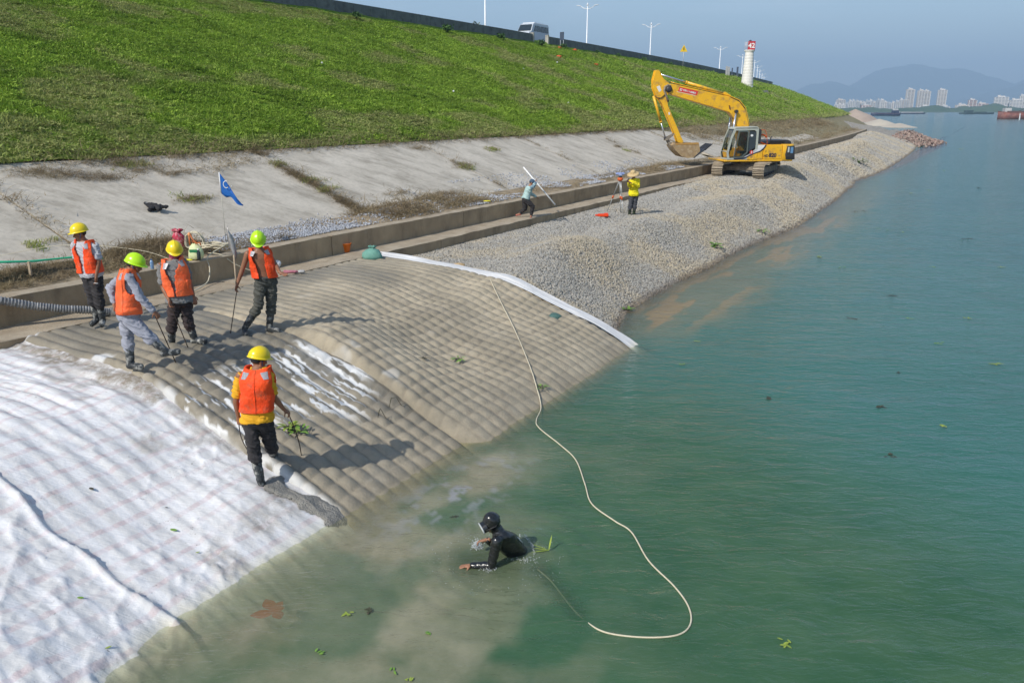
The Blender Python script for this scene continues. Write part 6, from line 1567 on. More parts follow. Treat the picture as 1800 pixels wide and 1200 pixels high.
# ------------------------------------------------------------------ plants
LEAF = mat('fresh leaves', (.11, .24, .03), (.18, .31, .045), 12, .6, spec=.4)
LEAFY = mat('yellow green leaves', (.27, .34, .05), (.18, .26, .04), 12, .6)
LEAFD = mat('dark stalks', (.035, .045, .02), (.06, .05, .03), 12, .7)
def leaf(b, base, d, L, w_, droop=.3):
    d = Vector(d).normalized(); sd_ = d.cross(Vector((0, 0, 1)))
    if sd_.length < .1: sd_ = Vector((1, 0, 0))
    sd_.normalize(); pts = []
    for i in range(6):
        u = i / 5; c = base + d * L * u - Vector((0, 0, droop * L * u * u)); ww = w_ * math.sin(math.pi * min(1, u * .85 + .12)) ; pts.append([c - sd_ * ww, c + Vector((0, 0, ww * .4)) * 0, c + sd_ * ww])
    b.rings(pts, False, False, True)
def plant(name, p, n, L, w_, m, lab, seed, up=.8, group=None, cat='plant', stalk=True):
    r = random.Random(seed); e = empty(name, p, lab, cat, group); b = MB(); st = MB(); leaves = []
    for i in range(n):
        a = r.uniform(0, 6.283); d = Vector((math.cos(a), math.sin(a), r.uniform(.15, 1) * up)); base = Vector((r.gauss(0, L * .25), r.gauss(0, L * .25), .015))
        if stalk: st.tube([base, base + d * L * .5], .004, 5, False)
        leaf(b, base + d * L * .4, d, L * r.uniform(.6, 1.1), w_ * r.uniform(.7, 1.2))
    b.build('leaves', m, e)
    if stalk: st.build('stalks', LEAFD, e)
    else: st.bm.free()
    return e
def top_at(px, py):
    def f(s, t):
        z = np.where(s < 16.1, panel_top(s, t) + .02, gravel_z(s, t) + .03); k = s < 6.95
        z = np.where(k, cloth_surf(np.clip(s, -3, 7.2), np.clip(t, 2, 13.7)), z); return np.maximum(z, 0)
    return hit(px, py, f)
plant('water_plant', top_at(508, 752), 26, .13, .020, LEAFY, 'wilted yellow green water plant lying on the mattress beside the foreground worker', 1, .7)
plant('water_plant', top_at(526, 760), 20, .12, .022, LEAF, 'fresh green water plant clump lying just behind the foreground worker rod', 2, .7)
plant('water_plant', top_at(806, 632), 14, .11, .018, LEAF, 'small green water plant in the middle of the tan mattress', 3, .5)
plant('water_plant', top_at(745, 630), 8, .10, .010, LEAFD, 'small dark withered sprig left of the green plant on the tan mattress', 4, .5)
plant('water_plant', top_at(951, 682), 14, .12, .012, LEAF, 'green sprig caught under the air hose near the waterline', 5, .5)
plant('water_plant', top_at(1256, 432), 26, .30, .045, LEAF, 'large leafy water plant on the gravel slope', 6, .5)
plant('water_plant', top_at(1338, 406), 16, .34, .035, LEAF, 'leafy water plant on the gravel slope nearer to the excavator', 7, .4)
plant('water_plant', top_at(1102, 545), 14, .17, .035, LEAF, 'green leaves at the waterline where the gravel meets the river', 8, .5)
plant('water_plant', top_at(1508, 285), 30, .9, .10, mat('dull leaves', (.10, .16, .03), (.14, .15, .05), 5, .7), 'dull green weeds at the waterline of the far gravel heap', 9, .5)
for i, (q, L) in enumerate((((684, 716), .16), ((664, 735), .16))):
    p = top_at(*q); b = MB(); a = Vector((0, 0, 0)); 
    b.tube([a, a + Vector((.04, 0, L)), a + Vector((.12, .02, L * 1.05)), a + Vector((.19, .03, .03)), a + Vector((.25, .02, .01))] if i == 0 else [a, a + Vector((.03, 0, L * .8)), a + Vector((.05, 0, L)), a + Vector((.12, .02, .0)), a + Vector((.15, -.05, .0))], [.004, .008, .004, .007, .002], 6)
    o = b.build('bent_stalk', LEAFD); o.location = p; tag(o, ['taller bent dry stalk standing on the wet mattress', 'shorter bent dry stalk nearer to the foreground worker'][i], 'stalk')
p = at_z(950, 968, 0); e = empty('water_plant', p, 'yellow green floating blades right behind the diver', 'plant'); b = MB()
for d in ((-1, .25, .1), (-.95, -.15, .05), (.25, .35, 1.3), (-.6, .1, .25)): leaf(b, Vector((.10, 0, .01)), d, .21, .011, .1)
b.build('leaves', LEAFY, e)
# loose leaves on the cloth
for i, (x_, y_, L, m_, lab) in enumerate(((158, 858, .10, LEAFD, 'dark curled leaf on the white cloth at the left'), (300, 930, .11, LEAF, 'narrow green leaf lying on the white cloth'), (136, 1050, .08, LEAF, 'small green leaf on the nearer white sheet'), (290, 892, .04, LEAFD, 'tiny dark leaf above the narrow green leaf on the cloth'), (344, 972, .05, LEAFY, 'brown leaf scrap near the waterline on the cloth'), (185, 1140, .06, LEAFY, 'yellowish leaf low on the nearer white sheet'))):
    p = top_at(x_, y_) + Vector((0, 0, .006)); b = MB(); leaf(b, Vector((0, 0, 0)), (1, -.8 + .3 * i, .05), L, L * .22, 0); o = b.build('leaf', m_); o.location = p; tag(o, lab, 'leaf')
# floating weeds: individuals on the river
r = random.Random(11)
near_f = [(752, 1112), (1383, 1132), (645, 1075), (560, 1148), (610, 1080), (1548, 716), (1650, 603), (1660, 748), (800, 908), (690, 1180), (720, 1195)]
far_f = [(1520, 371), (1560, 405), (1600, 340), (1570, 520), (1634, 335), (1702, 560), (1500, 372), (1545, 402), (1585, 408), (1580, 655), (1480, 470), (1750, 640), (1700, 420), (1660, 300), (1690, 262), (1720, 330), (1600, 560), (1440, 452), (1500, 560), (1640, 470), (1760, 470), (1565, 800), (1200, 640), (1225, 600), (1350, 700)]
for i, (x_, y_) in enumerate(near_f + far_f):
    p = at_z(x_, y_, .006); dist_ = p.y; sc_ = (.5 + dist_ * .055) * r.uniform(.6, 1.1); me = bpy.data.meshes.new('floating_weed'); 
    b = MB(); 
    for k in range(7 if i % 3 else 4):
        a = r.uniform(0, 6.283); leaf(b, Vector((r.gauss(0, .03) * sc_, r.gauss(0, .02) * sc_, .008)), (math.cos(a), math.sin(a), r.uniform(0, .3)), .065 * sc_, .014 * sc_, .1)
    o = b.build('floating_weed', [LEAF, LEAFY, LEAFD][(i * 7) % 3]); o.location = p
    nl = ['drifting weed left of the bottom centre, below the orange rag', 'largest green weed near the lower right of the river', 'yellowish weed right of the sunken orange rag', 'round green weed left of the bottom weed', 'tiny weed scrap between the rag and the next weed', 'weed drifting at mid right of the river', 'weed drifting alone right of the hose', 'weed drifting above the mid right weed', 'weed right by the grey scum behind the diver', 'bottom weed at the lower edge, left one', 'bottom weed at the lower edge, right one']
    tag(o, nl[i] if i < len(nl) else 'small distant clump of water weed drifting on the river', 'weed', 'water weeds drifting on the river')
# orange rag sunk in the shallows
p = at_z(480, 1078, -.05); OR = mat('orange rag', (.62, .13, .03), (.5, .12, .04), 12, .8); b = MB(); r = random.Random(5)
for (cx, cy, L, a) in ((-.02, .04, .20, 2.2), (-.05, 0, .17, .3), (0, -.03, .22, 3.4), (.03, 0, .17, -1.0), (.0, .02, .16, 1.2)):
    leaf(b, Vector((cx, cy, 0)), (math.cos(a), math.sin(a), .02), L, L * .36, 0)
o = b.build('sunken_rag', OR); o.location = p + Vector((0, 0, .035)); tag(o, 'torn orange rag sunk just under the muddy water', 'rag')
# splashes around the diver
FOAM = NT('splash water'); FOAM = FOAM.done(FOAM.pbr((.82, .86, .88), .12, 0, .8, None, **{'Transmission Weight': .35, 'IOR': 1.33}))
c0 = DIVER_ROOT; V = []; r = random.Random(9); b = MB()
def drop(p, r_): 
    b2 = bmesh.new(); bmesh.ops.create_icosphere(b2, subdivisions=1, radius=r_); b.add(b2, Matrix.Translation(p), True)
hs = at_z(838, 962, 0) - c0
for _ in range(300): drop(hs + Vector((r.gauss(0, .035), r.gauss(0, .04), abs(r.gauss(0, .045)))), r.uniform(.002, .0065))
for _ in range(130): a = r.uniform(0, 6.283); R = r.gauss(.72, .10); drop(Vector((R * math.cos(a) * 1.0 - .12, R * math.sin(a) * .8, r.uniform(0, .03))), r.uniform(.0015, .004))
e2 = at_z(858, 1002, 0) - c0
for _ in range(90): drop(e2 + Vector((r.gauss(0, .05), r.gauss(0, .02), abs(r.gauss(0, .015)))), r.uniform(.002, .005))
e2 = at_z(925, 985, 0) - c0
for _ in range(90): drop(e2 + Vector((r.gauss(0, .10), r.gauss(0, .04), abs(r.gauss(0, .02)))), r.uniform(.002, .005))
arc = [at_z(912, 942, .02), at_z(925, 945, .03), at_z(935, 958, .02), at_z(938, 975, .01)]
for _ in range(150):
    k = r.random() * 3; i = min(2, int(k)); q = arc[i].lerp(arc[i + 1], k - i) - c0; drop(q + Vector((r.gauss(0, .008), r.gauss(0, .012), abs(r.gauss(0, .02)))), r.uniform(.0015, .0045))
o = b.build('water_splash', FOAM); o.location = c0; tag(o, 'drops and foam splashed up around the diver', 'splash', kind='stuff')
# ================================================================== dyke top, lamps, marker tower, river traffic, far shore
PARW = m_concrete('parapet concrete', (.17, .18, .18), (.12, .13, .135), (.06, .065, .065))
def s_at_px(px, t, z):
    ss = np.linspace(10, 250, 6000); x, y = W(ss, t); dep = y * _c - (z - CAM_H) * _s
    return float(ss[np.argmin(np.abs(900 + FPX * x / dep - px))])
pw = bpy.data.objects.new('parapet_wall', None); COL.objects.link(pw); tag(pw, 'long grey concrete parapet wall along the top of the grass bank', 'wall')
g0, g1 = s_at_px(936, 43.5, 12.5), s_at_px(962, 43.5, 12.5)
s = 30.; k = 0
while s < 262:
    L = 2.0 if s < 110 else 6.0
    e = s + L
    a, c = s, e
    if a < g1 and c > g0:
        if a < g0: c = g0
        elif c > g1: a = g1
        else: s = e; continue
    if a < g0 < c: c = g0
    if c - a > .1:
        b = MB(); bank_box(b, a + .015, c - .015, 43.40, 43.62, 11.4, 12.85, 0., 1)
        b.build('wall_panel', PARW, pw)
    s = e
for sg_ in (g0, g1):
    b = MB(); bank_box(b, sg_ - .12, sg_ + .12, 43.32, 43.70, 11.6, 12.98, 0, 1); b.build('end_post', m_concrete('pale post', (.42, .40, .35), (.35, .33, .29), (.2, .19, .17)), pw)
# street lamps, all alike
LAMPW = mat('white lamp paint', (.78, .79, .80), None, rough=.4)
def lamp0():
    e = bpy.data.objects.new('street_lamp', None); COL.objects.link(e)
    b = MB(); b.tube([Vector((0, 0, 0)), Vector((0, 0, 1)), Vector((0, 0, 10.0))], [.16, .14, .07], 10); b.build('pole', LAMPW, e)
    b = MB(); b.tube([Vector((-1.25, 0, 9.85)), Vector((-.6, 0, 9.45)), Vector((0, 0, 9.35)), Vector((.6, 0, 9.45)), Vector((1.25, 0, 9.85))], .05, 6)
    b.tube([Vector((-.5, 0, 9.5)), Vector((0, 0, 10.1)), Vector((.5, 0, 9.5))], .03, 6); b.build('arms', LAMPW, e)
    for x_ in (-1, 1): b = MB(); b.box((1.55 * x_, 0, 9.93), (.75, .28, .10), Euler((0, -.12 * x_, 0)).to_matrix(), .03); b.build('lamp_head', LAMPW, e)
    b = MB(); b.lathe([(.12, 9.9), (.16, 10.1), (.03, 10.35)], (0, 0, 0), 10); b.build('finial', LAMPW, e)
    return e
def copy_tree(o, parent=None):
    c = o.copy(); COL.objects.link(c); c.parent = parent
    for ch in [q for q in o.children]: copy_tree(ch, c)
    return c
lt = [(853, None), (1033, 8), (1145, 42), (1267, 83), (1306, 97), (1327, 107), (1332, 116), (1336, 123), (1340, 130), (1343, 135)]
llab = ['street lamp whose head lies above the picture, left of the white minibus', 'tallest complete double armed street lamp, right of the blue board', 'double armed street lamp between the tallest one and the warning sign', 'double armed street lamp left of the white marker tower', 'double armed street lamp just behind the left side of the white marker tower']
L0 = lamp0()
for i, (x_, y_) in enumerate(lt):
    o = L0 if i == 0 else copy_tree(L0)
    if y_ is None: p = WV(93.5, 58, 12.2); p.x = at_y(853, 40, p.y).x
    else: q = at_z(x_, y_, 22.3); p = Vector((q.x, q.y, 12.2))
    o.location = p; o.rotation_euler = (0, 0, -.35)
    o['label'] = llab[i] if i < 5 else 'small distant double armed street lamp in the row right of the white marker tower'
    o['category'] = 'street lamp'; o['group'] = 'street lamps along the dyke road'
# marker tower
sT, tT = 151.2, 35.4; p = WV(sT, tT, 9.15); TW = mat('white tower paint', (.72, .69, .64), (.64, .62, .57), .8, .6, obj=True, dirt=(.5, .42, .36), dscale=.7, dlo=.6, dhi=.8)
tw = empty('marker_tower', p, 'white conical river marker tower with a red number box on top', 'tower')
b = MB(); prof = []
for i in range(15):
    z_ = -1.4 + i * .5; r_ = 1.12 - .062 * (z_ + .6) ; prof += [(r_, z_), (r_ - .027, z_ + .46), (r_ - .036, z_ + .475)]
prof += [(.72, 5.62), (.70, 5.75), (.90, 5.95), (.92, 6.12), (.55, 6.14)]
b.lathe(prof, (0, 0, 0), 40); b.build('tower_shaft', TW, tw)
RTm = Matrix.Rotation(-math.radians(12), 3, 'Z')
b = MB(); b.box((.25, 0, 6.86), (1.25, 1.25, 1.42), RTm, .02); b.build('number_box', mat('red box', (.42, .018, .03), None, rough=.5), tw)
for (sx, rz) in ((0, 0), (1, math.pi / 2)):
    Rz = RTm @ Matrix.Rotation(rz, 3, 'Z')
    M_ = (Rz @ Matrix.Rotation(math.pi / 2, 3, 'X')).to_4x4(); M_.translation = Vector((.25, 0, 6.46)) + Rz @ Vector((0, -.632, 0))
    text_mesh('number', '42', 1.12, WHITE, tw, M_, .01, 'CENTER', .03)
b = MB(); b.lathe([(.22, 7.5), (.22, 7.72), (.1, 7.8)], (0, 0, 0), 12); b.build('beacon', EXK, tw)
b = MB()
for a in np.linspace(0, 6.283, 10, False): b.tube([Vector((-.2 + .55 * math.cos(a) - .15, .55 * math.sin(a), 6.1)), Vector((-.2 + .55 * math.cos(a) - .15, .55 * math.sin(a), 7.4))], .02, 4)
b.tube([Vector((-.35 + .55 * math.cos(a), .55 * math.sin(a), 7.4)) for a in np.linspace(0, 6.283, 16)], .02, 4); b.tube([Vector((-.35 + .55 * math.cos(a), .55 * math.sin(a), 6.9)) for a in np.linspace(0, 6.283, 16)], .02, 4)
b.build('railing', WHITE, tw)
# marker footing block
for (px, py, sz, lab) in (((1334, 154, 0)[0], 154, (1.1, .8, .55), 'dark concrete block at the foot of the white marker tower'),):
    q = WV(sT - 2.6, tT - 1.4, 0); q.z = float(slope_z(sT - 2.6, tT - 1.4)) + .25; q = WV(sT + 1.6, tT - 2.6, float(slope_z(0, tT - 2.6)) + .2); b = MB(); b.box((0, 0, 0), (1.7, 1.0, .7), None, .04); o = b.build('concrete_block', PARW); o.location = q; tag(o, lab, 'block')
# bollards and boards near the tower
BLB = mat('dark blue board', (.03, .05, .09), (.05, .07, .11), 3, .5)
def board(px, t, z0, w_, h, leg, lab, name='sign_board', m=BLB):
    s1 = s_at_px(px, t, z0 + 1); p = WV(s1, t, z0); e = empty(name, p, lab, 'sign', None, -.5)
    for x_ in (-w_ / 2 + .06, w_ / 2 - .06): b = MB(); b.tube([Vector((x_, 0, -.5)), Vector((x_, 0, leg + h))], .04, 6); b.build('post', mat('grey post', (.4, .42, .45)), e)
    b = MB(); b.box((0, -.03, leg + h / 2), (w_, .05, h), None, .01); b.build('panel', m, e); return e
board(988, 42.6, 11.75, .5, .85, .8, 'dark blue notice board on two posts behind the orange cloths', m=BLB)
board(1287, 42.9, 11.7, .28, 1.3, .5, 'narrow dark upright board left of the marker tower, furthest left')
board(1296, 42.9, 11.7, .40, 1.7, .6, 'taller dark upright board immediately left of the marker tower')
q = WV(s_at_px(1201, 42.9, 13), 42.9, 11.9); e = empty('warning_sign', q, 'yellow triangular warning sign on a grey post above the parapet', 'sign')
b = MB(); b.tube([Vector((0, 0, 0)), Vector((0, 0, 2.4))], .05, 6); b.build('post', mat('grey post', (.4, .42, .45)), e)
b = MB(); b.prism([(-.62, 2.3), (.62, 2.3), (0, 3.4)], 0, .05, lambda x, y, d: Vector((x, -d, y))); o = b.build('plate', mat('yellow sign', (.75, .48, .01)), e)
b = MB(); b.prism([(-.06, 2.55), (.06, 2.55), (.08, 3.0), (-.08, 3.0)], .055, .07, lambda x, y, d: Vector((x, -d, y))); b.build('mark', EXK, o)
for px in (1277, 1281):
    q = WV(s_at_px(px, 41.5, 12), 41.5, 11.4); b = MB(); b.box((0, 0, .9), (.35, .35, 1.8), None, .03); o = b.build('bollard', m_concrete('pale post', (.4,) * 3, (.4,) * 3, (.4,) * 3)); o.location = q; tag(o, 'one of two pale concrete posts at the bend of the parapet', 'post', 'pale posts by the parapet')
# minibus
sv = s_at_px(937, 46.5, 13.2); p = WV(sv, 46.6, 12.2)
va = math.atan2(BY, BX) ; van = empty('minibus', p, 'white minibus with dark windows parked in the gap of the parapet wall', 'minibus', None, va + math.pi + .02)
VP = mat('silver white van paint', (.50, .54, .58), None, rough=.3); VR = mat('white van roof', (.78, .79, .8), None, rough=.3); VG = mat('van glass', (.02, .03, .035), None, rough=.08, spec=.8)
prof = [(2.55, .35), (2.62, .9), (2.35, 1.22), (1.95, 1.32), (1.35, 2.12), (1.0, 2.26), (-2.35, 2.30), (-2.52, 2.1), (-2.58, .35)]
b = MB(); b.prism(prof, -.92, .92, lambda x, y, d: Vector((x, d * (1 - .10 * max(0, y - 1.2)), y))); b.build('body', VP, van, .06)
b = MB(); b.box((-.65, 0, 2.29), (3.1, 1.5, .10), None, .04); b.build('roof', VR, van)
for sd_ in (-1, 1):
    for x0, x1 in ((.72, 1.28), (-.35, .62), (-1.35, -.45), (-2.3, -1.45)):
        b = MB(); tp_ = x1 - (.35 if x1 > 1 else 0); b.prism([(x0, 1.38), (x1 + .1 * (x1 > 1), 1.38), (tp_, 1.98), (x0, 1.98)], .0, .02, lambda x, y, d: Vector((x, sd_ * (.925 - .092 * (y - 1.2) + d - .01), y))); b.build('window', VG, van)
    for x_ in (1.6, -1.55):
        b = MB(); b.lathe([(.05, -.1), (.33, -.1), (.35, -.06), (.35, .06), (.33, .1), (.05, .1)], (x_, sd_ * .84, .35), 20, Matrix.Rotation(math.pi / 2, 3, 'X')); w_ = b.build('wheel', mat('tyre', (.02, .02, .02)), van)
        b = MB(); b.lathe([(.02, -.11), (.2, -.11), (.2, .11), (.02, .11)], (x_, sd_ * .84, .35), 16, Matrix.Rotation(math.pi / 2, 3, 'X')); b.build('rim', ALU, w_)
    b = MB(); b.box((2.58, sd_ * .66, .88), (.1, .36, .2), None, .04); b.build('headlight', mat('headlight', (.6, .62, .65), None, rough=.1), van)
b = MB(); b.quad((1.93, -.80, 1.40), (1.93, .80, 1.40), (1.42, .74, 2.07), (1.42, -.74, 2.07)); o = b.build('windscreen', VG, van); o.location = (.03, 0, .02)
# orange cloths and stone steps down the grass slope
STP = mat('pale rubble steps', (.36, .31, .24), (.22, .18, .13), 2, .9, obj=False)
for i, (x_, y_) in enumerate(((983, 88), (1010, 92), (983, 104), (1048, 118))):
    bt_ = 40.0
    for t_ in np.linspace(43, 24, 400):
        z_ = float(slope_z(0, t_)); s1 = s_at_px(x_, t_, z_); x, y = W(s1, t_); yy = 600 - FPX * (y * _s + (z_ - CAM_H) * _c) / (y * _c - (z_ - CAM_H) * _s)
        if yy > y_: bt_ = t_; break
    q = WV(s1, bt_, z_ + .22); b = MB(); b2 = bmesh.new(); bmesh.ops.create_icosphere(b2, subdivisions=2, radius=.24); 
    for v in b2.verts: v.co *= random.uniform(.7, 1.2)
    b.add(b2, Matrix.Diagonal((1.2, 1, .7, 1)), True); o = b.build('orange_cloth', mat('orange flower cloth', (.62, .07, .02), (.5, .10, .03), 2, .8)); o.location = q
    tag(o, ['red orange cloth heap on the grass nearest to the notice board', 'pale orange cloth heap on the grass right of the notice board', 'orange cloth heap lying lower on the grass, leftmost', 'red orange cloth heap beside the rubble steps'][i], 'cloth')
st = bpy.data.objects.new('rubble_steps', None); COL.objects.link(st); tag(st, 'line of pale rubble steps running down the grass slope behind the excavator boom', 'steps')
r = random.Random(4); sm_ = [stone_mesh('step_stone', 90 + k) for k in range(4)]
for me in sm_: me.materials.append(STP)
for i in range(110):
    u = i / 109; t_ = 41.4 - u * 19; s1 = 79.2 + u * 4.0 + r.gauss(0, .15); o = mesh_obj('stone', sm_[i % 4], None, st); o.location = WV(s1, t_, float(slope_z(s1, t_)) + .06); o.scale = (r.uniform(.10, .26),) * 2 + (.14,); o.rotation_euler = (0, 0, r.uniform(0, 6))
sb = bpy.data.objects.new('rubble_steps', None); COL.objects.link(sb); tag(sb, 'thin pale line of rubble running down the grass right of the marker tower', 'steps')
for i in range(46):
    u = i / 45; t_ = 33.5 - u * 9; s1 = 156 + u * 2; o = mesh_obj('stone', sm_[i % 4], None, sb); o.location = WV(s1, t_, float(slope_z(s1, t_)) + .3); o.scale = (.35, .35, .3)
# white litter on the grass
for i, (s1, t_) in enumerate(((40, 27.5), (33, 31), (58, 33), (52, 26), (96, 33), (70, 36), (120, 30))):
    b = MB(); b2 = bmesh.new(); bmesh.ops.create_icosphere(b2, subdivisions=1, radius=.035 + .0007 * s1); b.add(b2); o = b.build('litter', WHITE); o.location = WV(s1, t_, float(slope_z(s1, t_)) + .25); tag(o, 'small white scrap of litter lying in the grass', 'litter', 'white litter in the grass')
# bushes showing above the parapet
def crown(name, p, R, m, lab, seed, n=260, group=None, cat='bush', leafs=.16):
    r = random.Random(seed); e = empty(name, p, lab, cat, group); b = MB()
    b.tube([Vector((0, 0, -R * .8)), Vector((0, 0, R * .3))], [R * .10, R * .04], 6); b.build('trunk', LEAFD, e); V = []; F = []
    for i in range(n):
        d = Vector((r.gauss(0, 1), r.gauss(0, 1), r.gauss(0, .8))); d.normalize(); q = d * R * r.uniform(.35, 1.05) * (.8 + .35 * math.sin(d.x * 5 + seed) * math.cos(d.y * 4)); q.z *= .7
        a = Vector((r.gauss(0, 1), r.gauss(0, 1), r.gauss(0, 1))).normalized(); c = a.orthogonal().normalized(); L = R * leafs; k = len(V); V += [q + a * L, q + c * L * .6, q - a * L, q - c * L * .6]; F.append((k, k + 1, k + 2, k + 3))
    me = bpy.data.meshes.new('crown'); me.from_pydata(V, [], F); mesh_obj('crown', me, m, e); return e
BUSHM = mat('olive foliage', (.06, .085, .02), (.11, .10, .035), 3, .8)
for x_, z_, R, lab in ((838, 12.9, .9, 'olive bush showing above the parapet, left of the lamp pole'), (868, 12.8, .7, 'lower brownish bush above the parapet, right of the lamp pole')):
    s1 = s_at_px(x_, 46, 13); crown('bush', WV(s1, 46, z_), R, BUSHM, lab, int(x_))
for k in range(9):
    s1 = 50 + k * 9 + random.uniform(-3, 3); 
    crown('shrub', WV(s1, 42.3, 11.9), random.uniform(.35, .6), mat('green shrub leaves', (.035, .085, .015), (.05, .11, .02), 3, .8), 'dark green shrub growing at the foot of the parapet', 40 + k, 120, 'shrubs along the parapet', 'shrub', .22)
# rubble of bricks at the far point, and sand heaps
BRK = m_stone('pink rubble', (.30, .20, .17), (.38, .29, .24), (.15, .10, .09)); bc = variant_collection('rubble pieces', [stone_mesh('rubble', 120 + i) for i in range(5)], BRK)
n = 2100; s = RNG.uniform(128, 170, n); u = RNG.random(n); t = 6.2 + u * 8 
t = t - 3.0 * np.exp(-((s - 150) / 16) ** 2) - 1.0; z = .15 + 1.9 * np.exp(-((t - 8.2) / 3.2) ** 2) * np.exp(-((s - 150) / 17) ** 2); k = RNG.random(n) < np.exp(-((s - 150) / 15) ** 2) * np.exp(-((t - 6.6) / 3.4) ** 2) * 1.6
s, t, z = s[k], t[k], z[k]; x, y = W(s, t); rr_ = RNG.uniform(.12, .30, len(s))
ZR = RNG.random(len(s)); scatter('brick_rubble', np.stack([x, y, z * ZR - .1], -1), RNG.uniform(0, 6.28, (len(s), 3)), np.stack([rr_, rr_ * .7, rr_ * .6], -1), bc, 5, RNG.random(len(s)), 'pinkish brick rubble tipped at the far point of the gravel bank', 'rubble')
def heap(name, c, rx, ry, h, m, lab, seed, cat='heap'):
    u = np.linspace(-1.15, 1.15, 60); U, V = np.meshgrid(u, u); R = np.sqrt(U ** 2 + V ** 2) + .18 * (fbm(U * 2 + seed, V * 2, seed, 3) - .5)
    Z = h * np.clip(1 - R, 0, 1) ** .85 * 1.05 - .4 + .04 * h * fbm(U * 8, V * 8, seed + 5, 3); o = grid_mesh(name, c.x + U * rx, c.y + V * ry, Z, m, keep=R < 1.12); return tag(o, lab, cat)
SAND = mat('pale sand', (.46, .41, .33), (.38, .33, .27), .15, .95, obj=False, bump=.5, bscale=1.5, bdist=.2)
heap('gravel_heap', at_z(1545, 221, 0), 7, 10, 2.5, SAND, 'pale pointed gravel heap at the far end of the bank, before the river', 3)
heap('gravel_heap', at_z(1580, 224, 0), 5.5, 8, 1.5, SAND, 'lower pale gravel heap beside the pointed heap at the far end', 8)
heap('sand_heap', at_z(1502, 214, 0), 11, 14, 5.6, mat('tan sand', (.38, .30, .24), (.32, .25, .2), .2, .95, obj=False), 'tall tan sand heap standing in the river bend behind the grass bank', 5)
# ---- boats
def hull(e, L, Wd, H, mlow, mtop, bow=.18, sheer=.3):
    b = MB(); rr = []
    for i in range(13):
        u = i / 12; w_ = Wd / 2 * min(1, ((1 - u) / bow) ** .6 if u > 1 - bow else 1) * (1 if u > .05 else .9); w_ = max(w_, .04); x = -L / 2 + L * u; sh_ = H + sheer * H * max(0, (u - .7) / .3) ** 2
        rr.append([Vector((x, -w_ * .85, -.5)), Vector((x, -w_, H * .5)), Vector((x, -w_, sh_)), Vector((x, w_, sh_)), Vector((x, w_, H * .5)), Vector((x, w_ * .85, -.5))])
    b.rings(rr); b.build('hull', mlow, e)
    b = MB(); 
    for sd_ in (-1, 1): b.tube([r_[2 if sd_ < 0 else 3] for r_ in rr], H * .05, 6)
    b.build('gunwale', mtop, e)
NB = mat('dark blue hull', (.02, .035, .08), (.04, .05, .09), .5, .6); RH_ = mat('rust red hull', (.22, .07, .05), (.15, .06, .05), .4, .8, dirt=(.3, .18, .14), dscale=.5); GB_ = mat('grey white deck', (.5, .5, .5), (.4, .4, .4), .3, .7)
def boat(name, px, py, L, Wd, H, ang, ml, lab, houses, mt=None, cat='boat'):
    p = at_z(px, py, 0); e = empty(name, p, lab, cat, None, ang); hull(e, L, Wd, H, ml, mt or ml)
    for (x, w_, l_, h, m) in houses:
        b = MB(); b.box((x, 0, H + h / 2), (l_, w_, h), None, .05); o = b.build('cabin', m, e)
        for k in range(int(l_ // 1.6)):
            b = MB(); b.box((x - l_ / 2 + .9 + 1.6 * k, -w_ / 2 - .01, H + h * .65), (.8, .03, h * .3)); b.build('window', VG, o)
    return e
boat('cargo_boat', 1555, 203.6, 26, 6, 1.9, math.pi + .1, NB, 'dark blue cargo boat with a rear wheelhouse moored beyond the gravel point', [(-9.5, 4, 5, 2.6, NB), (-9.5, 3, 3.5, 4.0, GB_), (2, 4.6, 14, .7, NB)], RH_)
boat('cargo_boat', 1599, 200.6, 40, 7, 1.3, .1, NB, 'low cargo boat with a pale cargo just right of the dark blue boat', [(3, 5, 26, 1.3, GB_), (-16, 4, 4, 2.2, GB_)])
boat('cargo_boat', 1718, 200.8, 44, 7, 1.6, .15, mat('dark green hull', (.03, .06, .06), None, rough=.7), 'low dark green barge in front of the far trees', [(-12, 5, 9, 2.6, mat('dark green cabin', (.03, .06, .06))), (4, 4, 14, 1.0, mat('dark green cabin', (.03, .06, .06)))])
p = at_z(1800, 209.5, 0); bg_ = empty('dredger_barge', p, 'rusty red dredger barge cut by the right edge of the picture', 'barge', None, 2.95)
hull(bg_, 28, 9, 3.4, RH_, RH_, .12, .25)
b = MB(); b.box((0, 0, 3.9), (20, 7, 1.1), None, .1); b.build('hopper', mat('dark rust', (.12, .07, .06), (.08, .05, .05), .4, .85), bg_)
b = MB(); b.box((9.5, 0, 4.9), (3.4, 4, 2.2), None, .1); b.build('wheelhouse', GB_, bg_)
b = MB(); b.tube([Vector((9.5, 0, 6)), Vector((9.5, 0, 8.4))], .10, 6); b.tube([Vector((4, 0, 4)), Vector((-2, 0, 7))], .15, 6); b.build('mast', EXK, bg_)
b = MB(); rr = [Vector((4.2 + .1 * k, 4.5 + .35 * k, 3.2 - .075 * k * k)) for k in range(8)]; b.tube(rr, [.12 + .04 * k for k in range(8)], 8); b.build('water_jet', FOAM, bg_)
